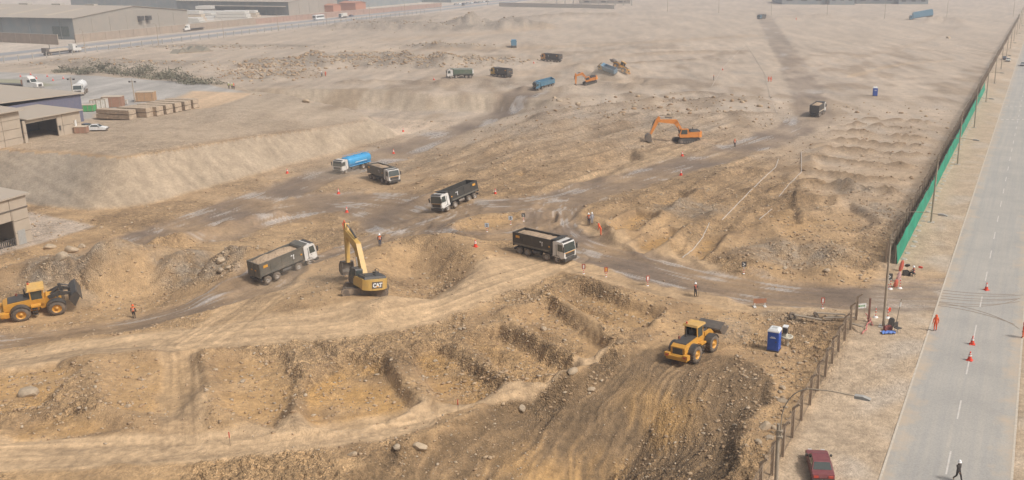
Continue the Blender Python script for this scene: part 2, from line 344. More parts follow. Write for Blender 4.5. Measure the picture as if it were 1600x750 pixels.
    if noise:
        patch = .25+1.4*sst(-.25, .45, pn(X*.06+3, Y*.06)+.5*pn(X*.2, Y*.2+6))
        for lam, amp in ((14, .16), (6.5, .13), (3.1, .15), (1.5, .16), (.8, .17), (.42, .15), (.24, .085)):
            f = np.clip(lam/(2.0*sp)-.6, 0, 1)
            if f.max() <= 0: continue
            q = pn(X/lam+lam*13.7, Y/lam-lam*5.1)
            if lam < 4: q = (q*.45+(np.abs(pn(X/lam*.9-7, Y/lam*.9+lam))-.28)*1.1)*patch     # clods
            z += rough*amp*f*q*(1-.0*onroad)
        big = pn(X/60, Y/60)*.5+pn(X/27+4, Y/27)*.25
        z += big*sst(230, 420, Y)*(1-cor)*(1-lc)*(1-yd)*.4
    z -= .12*onroad
    if not want_col: return z.reshape(shp)
    # ---------------- earth colours
    def mix(c, k, m): m = np.clip(m, 0, 1)[:, None]; return c*(1-m)+np.array(k)*m
    col = np.tile(np.array([.43, .275, .138]), (n, 1))
    v1 = pn(X*.045, Y*.045); v2 = np.where(Y < 210, pn(X*.17+50, Y*.17), pn(X*.17+50, Y*.17*.35)); v3 = pn(X*.6, Y*.6+30); v4 = pn(X*1.7+8, Y*1.7)
    col = mix(col, (.45, .355, .265), 1-site)
    col = mix(col, (.47, .315, .172), .55*sst(0, .8, v1)*site)
    col = mix(col, (.325, .205, .105), .6*sst(0, .7, -v2-.3*v1)*site)
    col = mix(col, (.345, .285, .225), .7*sst(.1, .7, v2)*(1-site))
    col = mix(col, (.37, .29, .205), bank*.85)
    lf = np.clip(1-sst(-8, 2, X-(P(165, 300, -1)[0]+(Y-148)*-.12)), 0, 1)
    col = mix(col, (.30, .245, .185), bank*lf*.85)  # left bank face painted darker, as the side away from the sun
    col = mix(col, (.40, .31, .22), top*.75)
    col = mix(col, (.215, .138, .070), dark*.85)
    col = mix(col, (.30, .245, .185), grey*np.clip(.6+.6*v3, 0, 1)*.8)
    col = mix(col, (.185, .118, .060), exc*np.clip(dark, 0, 1)*.75)
    col = mix(col, (.47, .27, .095), ochre*.85)
    col = mix(col, (.525, .365, .215), pale*.85)
    wc = np.clip(wet, 0, 1)
    d1, _, _ = poly_lines(X, Y, R1_LINE); r1 = 1-sst(1.5, 4.5, d1)
    col = mix(col, (.195, .140, .098), wc*.95)
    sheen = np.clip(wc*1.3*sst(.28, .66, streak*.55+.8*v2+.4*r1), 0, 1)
    col = mix(col, (.44, .39, .345), sheen*.7)  # pale streaks painted in as the glint of wet mud
    # yard: asphalt-grey paving, dusty orange pad beside the crates
    pad = sst(-1, 2, inside_dist(X, Y, PW([(150, 205), (395, 160), (400, 146), (300, 142), (255, 160), (140, 178)], 3))+1.5*wob)
    col = mix(col, (.37, .345, .315), yd*(1-pad)*.9)
    col = mix(col, (.55, .385, .24), pad*yd*.9)
    gr = sst(0, 3, inside_dist(X, Y, PW([(-60, 122), (40, 124), (104, 136), (66, 140), (-60, 132)], 2.3)))
    col = mix(col, (.25, .235, .11), gr*.6)
    cpad = sst(-.5, .8, inside_dist(X, Y, PW([(577, 178), (640, 182), (692, 186), (640, 205), (615, 206)], -3.2)))
    col = mix(col, (.56, .43, .31), cpad*.9)
    npd = sst(-.5, .8, inside_dist(X, Y, PW([(-80, 330), (44, 330), (150, 352), (60, 382), (-80, 420)], -4)))
    col = mix(col, (.52, .42, .33), npd*.85)
    # verge of the right road
    col = mix(col, (.455, .345, .235), cor*(1-gate*.5)*.9)
    col = mix(col, (.42, .35, .275), cor*sst(-.1, .5, v2)*sst(-5, -2, w)*.7)
    col = mix(col, (.28, .215, .16), cor*gate*np.clip(.45+.8*pn(X*.25, Y*1.2), 0, .8)*(Y < 114))
    col = mix(col, (.49, .41, .33), lc*.9)
    # grain: clods, gravel, scrape streaks
    k = 1+.12*v2+.16*v3*np.clip(2-sp, 0, 1)+.16*v4*np.clip(1.4-sp*2, 0, 1)*(1-wc)+.19*np.clip(streak, -1, 1)
    k *= 1+(.13*pn(X/5, Y/38)+.12*pn(X/19+4, Y/70)+.13*pn(X/2.1, Y/17)*np.clip(7-sp, 0, 1))*sst(190, 280, Y)
    col *= k[:, None]
    dry = sst(.35, .6, v4+.6*v3)*(1-wc)*(1-exc*.4)
    gl = np.clip(wc*.9*(.55+.9*sheen), 0, 1)
    grit = np.clip(rough*patch*.62+.55*row*(1-wc)+.3*site*sst(120, 150, Y)*(1-wc)+.25*exc*(1-pale)+.35*grey, 0, 1)*(1-.7*bank)
    return z.reshape(shp), np.clip(col, .01, .9), gl, grit

def hz(x, y): return float(terrain(np.array([x]), np.array([y]))[0])
def G(px, py, noise=True):
    """where the photo's ray first meets the ground"""
    d = ray(px, py); t0 = (8-CAMH)/d[2]; t1 = (-11-CAMH)/d[2]
    t = np.linspace(t0, t1, 500); zz = CAMH+d[2]*t
    h = terrain(d[0]*t, d[1]*t, noise=noise); i = int(np.argmax(zz < h))
    a = t[i]
    return d[0]*a, d[1]*a, float(h[i])
# ------------------------------------------------------------------ materials
MATS = {}
def principled(name):
    m = bpy.data.materials.new(name); m.use_nodes = True
    return m, m.node_tree.nodes, m.node_tree.links, m.node_tree.nodes['Principled BSDF']
def mat(name, col, rough=.6, metal=0., dust=.25, var=.12, scale=3., spec=.4, dustcol=(.40, .30, .21), bump=0.):
    """painted or plain surface with uneven tone and a film of site dust"""
    if name in MATS: return MATS[name]
    m, N, L, b = principled(name)
    tc = N.new('ShaderNodeTexCoord'); ns = N.new('ShaderNodeTexNoise'); ns.inputs['Scale'].default_value = scale; ns.inputs['Detail'].default_value = 6
    L.new(tc.outputs['Object'], ns.inputs['Vector'])
    r1 = N.new('ShaderNodeMapRange'); r1.inputs[1].default_value = .3; r1.inputs[2].default_value = .7; r1.inputs[3].default_value = 1-var; r1.inputs[4].default_value = 1+var
    L.new(ns.outputs['Fac'], r1.inputs[0])
    mx = N.new('ShaderNodeMix'); mx.data_type = 'RGBA'; mx.blend_type = 'MULTIPLY'; mx.inputs[0].default_value = 1
    mx.inputs[6].default_value = (*col, 1); L.new(r1.outputs[0], mx.inputs[7])
    n2 = N.new('ShaderNodeTexNoise'); n2.inputs['Scale'].default_value = scale*.45; n2.inputs['Detail'].default_value = 8; n2.inputs['Roughness'].default_value = .7
    L.new(tc.outputs['Object'], n2.inputs['Vector'])
    r2 = N.new('ShaderNodeMapRange'); r2.inputs[1].default_value = .35; r2.inputs[2].default_value = .75; r2.inputs[3].default_value = dust*.45; r2.inputs[4].default_value = min(1, dust*1.6)
    L.new(n2.outputs['Fac'], r2.inputs[0])
    m2 = N.new('ShaderNodeMix'); m2.data_type = 'RGBA'; L.new(r2.outputs[0], m2.inputs[0]); L.new(mx.outputs[2], m2.inputs[6]); m2.inputs[7].default_value = (*dustcol, 1)
    L.new(m2.outputs[2], b.inputs['Base Color'])
    b.inputs['Roughness'].default_value = rough; b.inputs['Metallic'].default_value = metal; b.inputs['Specular IOR Level'].default_value = spec
    if bump:
        bp = N.new('ShaderNodeBump'); bp.inputs['Strength'].default_value = bump; bp.inputs['Distance'].default_value = .05; L.new(n2.outputs['Fac'], bp.inputs['Height']); L.new(bp.outputs[0], b.inputs['Normal'])
    MATS[name] = m
    return m
def ground_material():
    m, N, L, b = principled('earth')
    at = N.new('ShaderNodeAttribute'); at.attribute_name = 'earth'; wt = N.new('ShaderNodeAttribute'); wt.attribute_name = 'gloss'
    geo = N.new('ShaderNodeNewGeometry')
    def noise(s, d=5, r=.6):
        q = N.new('ShaderNodeTexNoise'); q.inputs['Scale'].default_value = s; q.inputs['Detail'].default_value = d; q.inputs['Roughness'].default_value = r
        L.new(geo.outputs['Position'], q.inputs['Vector']); return q
    a = noise(2.2, 8, .72); c = noise(.35, 6, .65); v = N.new('ShaderNodeTexVoronoi'); v.inputs['Scale'].default_value = 2.6; L.new(geo.outputs['Position'], v.inputs['Vector'])
    r = N.new('ShaderNodeMapRange'); r.inputs[1].default_value = .3; r.inputs[2].default_value = .7; r.inputs[3].default_value = .76; r.inputs[4].default_value = 1.24; L.new(a.outputs['Fac'], r.inputs[0])
    r2 = N.new('ShaderNodeMapRange'); r2.inputs[1].default_value = .3; r2.inputs[2].default_value = .7; r2.inputs[3].default_value = .88; r2.inputs[4].default_value = 1.1; L.new(c.outputs['Fac'], r2.inputs[0])
    mu = N.new('ShaderNodeMath'); mu.operation = 'MULTIPLY'; L.new(r.outputs[0], mu.inputs[0]); L.new(r2.outputs[0], mu.inputs[1])
    mx = N.new('ShaderNodeMix'); mx.data_type = 'RGBA'; mx.blend_type = 'MULTIPLY'; mx.inputs[0].default_value = 1
    L.new(at.outputs['Color'], mx.inputs[6]); L.new(mu.outputs[0], mx.inputs[7])
    # gravel and crumbs: each little cell has its own tone
    prev = mx; gr = N.new('ShaderNodeAttribute'); gr.attribute_name = 'grit'
    for sc_, lo, hi in ((2.4, .80, 1.16), (5.5, .72, 1.24)):
        vc = N.new('ShaderNodeTexVoronoi'); vc.inputs['Scale'].default_value = sc_; vc.inputs['Randomness'].default_value = 1.; L.new(geo.outputs['Position'], vc.inputs['Vector'])
        sx = N.new('ShaderNodeSeparateColor'); L.new(vc.outputs['Color'], sx.inputs[0]); vr = N.new('ShaderNodeMapRange'); vr.inputs[3].default_value = lo; vr.inputs[4].default_value = hi; L.new(sx.outputs[0], vr.inputs[0])
        mv = N.new('ShaderNodeMix'); mv.data_type = 'RGBA'; mv.blend_type = 'MULTIPLY'; L.new(gr.outputs['Fac'], mv.inputs[0]); L.new(prev.outputs[2], mv.inputs[6]); L.new(vr.outputs[0], mv.inputs[7]); prev = mv
    mx = prev
    # scattered pale gravel
    st = N.new('ShaderNodeMapRange'); st.inputs[1].default_value = .16; st.inputs[2].default_value = .10; st.inputs[3].default_value = 0; st.inputs[4].default_value = .55; L.new(v.outputs['Distance'], st.inputs[0])
    gt = N.new('ShaderNodeMath'); gt.operation = 'GREATER_THAN'; gt.inputs[1].default_value = .53; L.new(c.outputs['Fac'], gt.inputs[0])
    sm = N.new('ShaderNodeMath'); sm.operation = 'MULTIPLY'; L.new(st.outputs[0], sm.inputs[0]); L.new(gt.outputs[0], sm.inputs[1])
    m2 = N.new('ShaderNodeMix'); m2.data_type = 'RGBA'; L.new(sm.outputs[0], m2.inputs[0]); L.new(mx.outputs[2], m2.inputs[6]); m2.inputs[7].default_value = (.40, .34, .27, 1)
    L.new(m2.outputs[2], b.inputs['Base Color'])
    ro = N.new('ShaderNodeMapRange'); ro.inputs[3].default_value = .95; ro.inputs[4].default_value = .20; L.new(wt.outputs['Fac'], ro.inputs[0]); L.new(ro.outputs[0], b.inputs['Roughness'])
    b.inputs['Specular IOR Level'].default_value = .5
    bp = N.new('ShaderNodeBump'); bp.inputs['Strength'].default_value = 1.0; bp.inputs['Distance'].default_value = .22; bh = N.new('ShaderNodeMath'); bh.operation = 'SUBTRACT'; L.new(a.outputs['Fac'], bh.inputs[0]); L.new(vc.outputs['Distance'], bh.inputs[1]); L.new(bh.outputs[0], bp.inputs['Height']); bs = N.new('ShaderNodeMapRange'); bs.inputs[3].default_value = .25; bs.inputs[4].default_value = 1.0; L.new(gr.outputs['Fac'], bs.inputs[0]); L.new(bs.outputs[0], bp.inputs['Strength']); L.new(bp.outputs[0], b.inputs['Normal'])
    return m
def asphalt(name, col, dustcol=(.42, .36, .29), edge=False):
    m, N, L, b = principled(name)
    geo = N.new('ShaderNodeNewGeometry')
    mp = N.new('ShaderNodeMapping'); mp.vector_type = 'TEXTURE'; mp.inputs['Rotation'].default_value = (0, 0, -math.atan2(RD[0], RD[1])); mp.inputs['Scale'].default_value = (1/1.3, 1/.03, 1)
    L.new(geo.outputs['Position'], mp.inputs['Vector'])
    def noise(s, vec, d=6, r=.65):
        q = N.new('ShaderNodeTexNoise'); q.inputs['Scale'].default_value = s; q.inputs['Detail'].default_value = d; q.inputs['Roughness'].default_value = r; L.new(vec, q.inputs['Vector']); return q
    a = noise(1.0, mp.outputs[0]); c = noise(.16, geo.outputs['Position']); e = noise(6, geo.outputs['Position'], 4)
    def ramp(n, lo, hi, x0=.35, x1=.68):
        r = N.new('ShaderNodeMapRange'); r.inputs[1].default_value = x0; r.inputs[2].default_value = x1; r.inputs[3].default_value = lo; r.inputs[4].default_value = hi; L.new(n.outputs['Fac'], r.inputs[0]); return r
    m1 = N.new('ShaderNodeMix'); m1.data_type = 'RGBA'; L.new(ramp(a, .1, .8, .36, .66).outputs[0], m1.inputs[0]); m1.inputs[6].default_value = (*col, 1); m1.inputs[7].default_value = (*dustcol, 1)
    m2 = N.new('ShaderNodeMix'); m2.data_type = 'RGBA'; L.new(ramp(c, 0, .5).outputs[0], m2.inputs[0]); L.new(m1.outputs[2], m2.inputs[6]); m2.inputs[7].default_value = (*[x*.8 for x in col], 1)
    m3 = N.new('ShaderNodeMix'); m3.data_type = 'RGBA'; m3.blend_type = 'MULTIPLY'; m3.inputs[0].default_value = 1; L.new(m2.outputs[2], m3.inputs[6]); L.new(ramp(e, .9, 1.1).outputs[0], m3.inputs[7])
    # sand blown over both edges
    if edge:
        dt = N.new('ShaderNodeVectorMath'); dt.operation = 'DOT_PRODUCT'; dt.inputs[1].default_value = (RN[0], RN[1], 0); L.new(geo.outputs['Position'], dt.inputs[0])
        sb = N.new('ShaderNodeMath'); sb.operation = 'SUBTRACT'; sb.inputs[1].default_value = float(R0@RN)+ROADW/2; L.new(dt.outputs['Value'], sb.inputs[0])
        ab = N.new('ShaderNodeMath'); ab.operation = 'ABSOLUTE'; L.new(sb.outputs[0], ab.inputs[0])
        ad = N.new('ShaderNodeMath'); ad.operation = 'ADD'; L.new(ab.outputs[0], ad.inputs[0]); L.new(ramp(noise(.35, geo.outputs['Position'], 8, .7), -1.6, 1.2).outputs[0], ad.inputs[1])
        er = N.new('ShaderNodeMapRange'); er.inputs[1].default_value = 3.0; er.inputs[2].default_value = 4.9; er.inputs[3].default_value = 0; er.inputs[4].default_value = .9; L.new(ad.outputs[0], er.inputs[0])
        m4 = N.new('ShaderNodeMix'); m4.data_type = 'RGBA'; L.new(er.outputs[0], m4.inputs[0]); L.new(m3.outputs[2], m4.inputs[6]); m4.inputs[7].default_value = (.48, .38, .275, 1); m3 = m4
    L.new(m3.outputs[2], b.inputs['Base Color']); b.inputs['Roughness'].default_value = .85
    return m

# ------------------------------------------------------------------ mesh builder
class MB:
    def __init__(s): s.v = []; s.f = []; s.m = []; s.s = []
    def add(s, vs, fs, mi=0, smooth=False):
        o = len(s.v); s.v += [tuple(map(float, a)) for a in vs]; s.f += [tuple(o+i for i in f) for f in fs]; s.m += [mi]*len(fs); s.s += [smooth]*len(fs); return s
    def box(s, x0, x1, y0, y1, z0, z1, mi=0):
        return s.add([(x0, y0, z0), (x1, y0, z0), (x1, y1, z0), (x0, y1, z0), (x0, y0, z1), (x1, y0, z1), (x1, y1, z1), (x0, y1, z1)],
                     [(3, 2, 1, 0), (4, 5, 6, 7), (0, 1, 5, 4), (1, 2, 6, 5), (2, 3, 7, 6), (3, 0, 4, 7)], mi)
    def prism(s, prof, y0, y1, mi=0, inset=0.):
        """profile in x,z swept along y; inset narrows the upper half"""
        n = len(prof); zs = [p[1] for p in prof]; zm, zM = min(zs), max(zs)
        def yy(y, z, sg): return y-sg*inset*max(0, (z-zm)/(zM-zm)-.4)/.6
        vs = [(x, yy(y0, z, -1), z) for x, z in prof]+[(x, yy(y1, z, 1), z) for x, z in prof]
        fs = [tuple(range(n)), tuple(range(2*n-1, n-1, -1))]+[(i, i+n, (i+1) % n+n, (i+1) % n) for i in range(n)]
        a = sum(prof[i][0]*prof[(i+1) % n][1]-prof[(i+1) % n][0]*prof[i][1] for i in range(n))
        if a < 0: fs = [f[::-1] for f in fs]
        return s.add(vs, fs, mi)
    def cyl(s, p0, p1, r0, r1=None, n=12, mi=0, caps=True):
        r1 = r0 if r1 is None else r1
        p0 = Vector(p0); p1 = Vector(p1); d = (p1-p0).normalized(); a = d.orthogonal().normalized(); b = d.cross(a)
        vs = []
        for p, r in ((p0, r0), (p1, r1)):
            for i in range(n):
                t = 2*math.pi*i/n; vs.append(p+a*(r*math.cos(t))+b*(r*math.sin(t)))
        s.add(vs, [(i, (i+1) % n, (i+1) % n+n, i+n) for i in range(n)], mi, True)
        if caps: s.add(vs, [tuple(range(n-1, -1, -1)), tuple(range(n, 2*n))], mi)
        return s
    def tube(s, pts, r, n=8, mi=0):
        pts = [Vector(p) for p in pts]; rs = r if isinstance(r, (list, tuple)) else [r]*len(pts)
        vs = []; up = None
        for i, p in enumerate(pts):
            d = (pts[min(i+1, len(pts)-1)]-pts[max(i-1, 0)]).normalized()
            if up is None: up = d.orthogonal().normalized()
            up = (up-d*up.dot(d)).normalized(); b = d.cross(up)
            vs += [p+up*(rs[i]*math.cos(2*math.pi*k/n))+b*(rs[i]*math.sin(2*math.pi*k/n)) for k in range(n)]
        m = len(pts); fs = [(j*n+k, j*n+(k+1) % n, (j+1)*n+(k+1) % n, (j+1)*n+k) for j in range(m-1) for k in range(n)]
        s.add(vs, fs, mi, True); s.add(vs, [tuple(range(n-1, -1, -1)), tuple(range((m-1)*n, m*n))], mi); return s
    def beam(s, p0, p1, w, h0, h1=None, mi=0):
        """box girder from p0 to p1, w wide in y, h deep"""
        h1 = h0 if h1 is None else h1; p0 = Vector(p0); p1 = Vector(p1); d = (p1-p0).normalized(); y = Vector((0, 1, 0)); u = d.cross(y).normalized()
        vs = []
        for p, h in ((p0, h0), (p1, h1)):
            vs += [p-y*w/2-u*h/2, p+y*w/2-u*h/2, p+y*w/2+u*h/2, p-y*w/2+u*h/2]
        return s.add(vs, [(0, 1, 2, 3), (7, 6, 5, 4), (0, 4, 5, 1), (1, 5, 6, 2), (2, 6, 7, 3), (3, 7, 4, 0)], mi)
    def lathe(s, prof, axis='y', c=(0, 0, 0), n=20, mi=0):
        """profile (radius, height) turned about an axis"""
        vs = []
        for r, h in prof:
            for i in range(n):
                t = 2*math.pi*i/n; a, b = r*math.cos(t), r*math.sin(t)
                vs.append((c[0]+a, c[1]+h, c[2]+b) if axis == 'y' else (c[0]+a, c[1]+b, c[2]+h))
        m = len(prof)
        return s.add(vs, [(j*n+k, j*n+(k+1) % n, (j+1)*n+(k+1) % n, (j+1)*n+k) for j in range(m-1) for k in range(n)], mi, True)
    def mesh(s, name):
        me = bpy.data.meshes.new(name); me.from_pydata(s.v, [], s.f)
        me.polygons.foreach_set('material_index', s.m); me.polygons.foreach_set('use_smooth', s.s); me.update()
        bm = bmesh.new(); bm.from_mesh(me); bmesh.ops.recalc_face_normals(bm, faces=bm.faces); bm.to_mesh(me); bm.free()
        return me
    def build(s, name, mats, parent=None, loc=None, rot=None, **kw):
        me = s.mesh(name)
        return place(name, me, mats, parent, loc, rot, **kw)
def place(name, me, mats, parent=None, loc=None, rot=None, label=None, cat=None, group=None, kind=None):
    if mats is not None and not me.materials:
        for m in (mats if isinstance(mats, (list, tuple)) else [mats]): me.materials.append(m)
    o = bpy.data.objects.new(name, me); COL.objects.link(o)
    if parent: o.parent = parent
    if loc is not None: o.location = loc
    if rot is not None: o.rotation_euler = rot
    tag(o, label, cat, group, kind); return o
def tag(o, label=None, cat=None, group=None, kind=None):
    if label: o['label'] = label
    if cat: o['category'] = cat
    if group: o['group'] = group
    if kind: o['kind'] = kind
    return o
def thing(name, loc, rz, label, cat, group=None, rot=None):
    o = bpy.data.objects.new(name, None); o.empty_display_size = .3; COL.objects.link(o); o.location = loc
    o.rotation_euler = rot if rot is not None else (0, 0, rz); return tag(o, label, cat, group)
# ------------------------------------------------------------------ where vehicles stand (photo pixel of the middle of the footprint, heading in degrees from +x)
def foot(px, py, r):
    x, y, z = G(px, py, noise=False); FOOT.append((x, y, r)); return x, y
SPOTS = {
 'truck_a': foot(850, 402, 5.2), 'truck_b': foot(714, 320, 5.2), 'truck_c': foot(600, 283, 5.2), 'truck_d': foot(445, 426, 5.2), 'tanker': foot(551, 266, 5.5),
 'truck_e': foot(1277, 180, 5), 'truck_f': foot(719, 122, 5), 'truck_g': foot(784, 120, 5), 'truck_h': foot(862, 96, 5), 'truck_i': foot(803, 73, 5),
 'truck_j': foot(1190, 30, 5), 'truck_k': foot(850, 135, 5), 'truck_l': foot(950, 112, 5), 'truck_m': foot(1440, 29, 5),
 'cat': foot(571, 458, 4.2), 'hyu': foot(1072, 222, 4), 'exf': foot(922, 131, 4), 'load_a': foot(1084, 555, 4.2), 'load_b': foot(62, 488, 4.2), 'load_c': foot(968, 110, 4),
 'toilet_a': foot(1209, 547, 1.5), 'toilet_b': foot(1367, 150, 1.5),
}
# ------------------------------------------------------------------ ground sheet
def build_ground():
    s = np.concatenate([np.arange(1500, 1000, -8.0), np.arange(1000, 60, -1.65), np.arange(60, 36, -1.0), np.array([34, 31, 28, 25, 21, 17, 13, 10, 7])])
    Yr = CAMH*1600.0/s
    t = np.linspace(-.80, .64, 1040)
    t = np.concatenate([np.linspace(-1.6, -.82, 24), t, np.linspace(.66, 1.3, 18)])
    Y = np.repeat(Yr[:, None], len(t), 1); X = Yr[:, None]*t[None, :]
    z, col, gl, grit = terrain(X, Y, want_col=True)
    nr, nc = X.shape
    me = bpy.data.meshes.new('ground')
    co = np.stack([X.ravel(), Y.ravel(), z.ravel()], 1).astype(np.float32)
    i = np.arange(nr*nc).reshape(nr, nc)
    q = np.stack([i[:-1, :-1], i[:-1, 1:], i[1:, 1:], i[1:, :-1]], -1).reshape(-1, 4).astype(np.int32)
    me.vertices.add(len(co)); me.vertices.foreach_set('co', co.ravel())
    me.loops.add(q.size); me.loops.foreach_set('vertex_index', q.ravel())
    me.polygons.add(len(q)); me.polygons.foreach_set('loop_start', np.arange(0, q.size, 4, dtype=np.int32))
    me.polygons.foreach_set('use_smooth', np.ones(len(q), bool))
    me.update(calc_edges=True); me.validate()
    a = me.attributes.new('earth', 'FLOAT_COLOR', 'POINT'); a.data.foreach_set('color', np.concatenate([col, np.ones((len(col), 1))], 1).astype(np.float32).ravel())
    g = me.attributes.new('gloss', 'FLOAT', 'POINT'); g.data.foreach_set('value', gl.astype(np.float32))
    g = me.attributes.new('grit', 'FLOAT', 'POINT'); g.data.foreach_set('value', grit.astype(np.float32))
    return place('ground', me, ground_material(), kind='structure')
build_ground()

# ------------------------------------------------------------------ roads
def strip(name, frame, u0, u1, w0, w1, z, m, kind='structure', n=40, parent=None):
    mb = MB(); us = np.linspace(u0, u1, n+1); vs = []
    for a in us: vs += [(*frame(a, w0), z), (*frame(a, w1), z)]
    mb.add(vs, [(2*i, 2*i+1, 2*i+3, 2*i+2) for i in range(n)])
    return mb.build(name, m, parent, kind=kind if parent is None else None)
ROADMAT = asphalt('road asphalt', (.355, .335, .305), (.47, .42, .35), True)
road = strip('road', RW, -60, 2600, 0, ROADW, .03, ROADMAT, n=80)
conc = mat('edge concrete', (.56, .50, .41), .85, dust=.3)
for w0, w1 in ((-.16, .03), (ROADW-.03, ROADW+.16)):
    mb = MB()
    for a in range(-60, 700, 20): mb.add([(*RW(a, w0), .04), (*RW(a+20, w0), .04), (*RW(a+20, w1), .04), (*RW(a, w1), .04), (*RW(a, w0), -.2), (*RW(a+20, w0), -.2), (*RW(a+20, w1), -.2), (*RW(a, w1), -.2)], [(0, 1, 2, 3), (0, 4, 5, 1), (2, 6, 7, 3)])
    mb.build('edge_strip', conc, road)
white_paint = mat('road paint', (.66, .65, .62), .7, dust=.45)
dash_me = MB().add([(-.07, -2, 0), (.07, -2, 0), (.07, 2, 0), (-.07, 2, 0)], [(0, 1, 2, 3)]).mesh('lane_dash'); dash_me.materials.append(white_paint)
rzR = -math.atan2(RD[0], RD[1])
for k in range(64):
    u = u_at_Y(67.9, 4.47)+10.2*k
    if u < 700: place('lane_dash', dash_me, None, road, (*RW(u, 4.5), .036), (0, 0, rzR))
for Yc in (239, 262):      # two rows of raised white blocks across the road
    for j in range(7):
        mb = MB().box(-.32, .32, -.45, .45, -.004, .02); o = mb.build('crossing_block', white_paint, road, (*RW(u_at_Y(Yc, .9+j*1.2), .9+j*1.2), .036), (0, 0, rzR))
# dark tyre arcs where trucks swing out of the gate
tyre = mat('tyre mud', (.21, .18, .15), .85, dust=.4)
for k, (du, r0, sg) in enumerate(((-3.4, 9, 1), (-2.5, 11.5, 1), (-1.2, 12, 1), (-.3, 15, 1), (.8, 14, 1), (1.9, 18, 1), (-3.9, 13, -1), (-2.9, 10, -1))):
    mb = MB(); vs = []; ug = u_at_Y(107.5, 0)+du; n = 16
    for i in range(n+1):
        a = (i/n)*R(70); c = np.array(RW(ug, .05))+RN*(r0*math.sin(a))+RD*sg*(r0*(1-math.cos(a))**1.0)
        tdir = RN*math.cos(a)+RD*sg*math.sin(a); nn = np.array([-tdir[1], tdir[0]]); wdt = .11*(1-.55*i/n)
        if (c-R0)@RN > ROADW-.15: break
        vs += [(*(c-nn*wdt), .034+.0012*k), (*(c+nn*wdt), .034+.0012*k)]
    mb.add(vs, [(2*i, 2*i+1, 2*i+3, 2*i+2) for i in range(len(vs)//2-1)]); mb.build('tyre_mark', tyre, road)
LMAT = asphalt('far asphalt', (.27, .275, .285), (.36, .33, .30))
strip('left_road', LW, -150, 900, -17, -6, .05, LMAT)
strip('left_road', LW, -150, 900, -36, -26, .05, LMAT)
# ------------------------------------------------------------------ paints
def paint(n, c, dust=.28, rough=.45): return mat(n, c, rough, dust=dust, var=.08, spec=.5)
M_white = paint('cab white', (.72, .71, .68)); M_black = paint('body black', (.024, .026, .025), .08); M_green = paint('body green', (.03, .10, .065), .25)
M_yel = paint('machine yellow', (.62, .29, .022), .14); M_cat = paint('dusty machine yellow', (.60, .36, .07), .25); M_org = paint('machine orange', (.72, .24, .025), .15)
M_blue = paint('tank blue', (.025, .32, .62), .10, .35); M_teal = paint('body blue', (.035, .22, .36), .25); M_grey = paint('body grey', (.075, .082, .075), .22)
M_charcoal = paint('charcoal', (.035, .038, .04), .12); M_steel = mat('worn steel', (.16, .15, .14), .5, .6, dust=.35)
M_tyre = mat('tyre rubber', (.035, .034, .033), .9, dust=.42); M_rim = mat('wheel rim', (.33, .32, .30), .6, dust=.4)
M_glass = mat('dark glass', (.025, .045, .045), .12, dust=.10, spec=.8); M_lamp = mat('lamp glass', (.7, .68, .62), .25, dust=.2); M_red = mat('red plastic', (.55, .05, .03), .5, dust=.15)
M_amber = mat('amber plate', (.72, .33, .02), .55, dust=.15); M_chrome = mat('bare metal', (.55, .54, .52), .35, .8, dust=.3)
M_soil = mat('loaded soil', (.36, .255, .165), .95, dust=.35, var=.3, scale=5, bump=.8); M_mark = mat('white marking', (.8, .8, .78), .6, dust=.12)
M_pale = mat('dusty roof', (.56, .48, .38), .8, dust=.4)

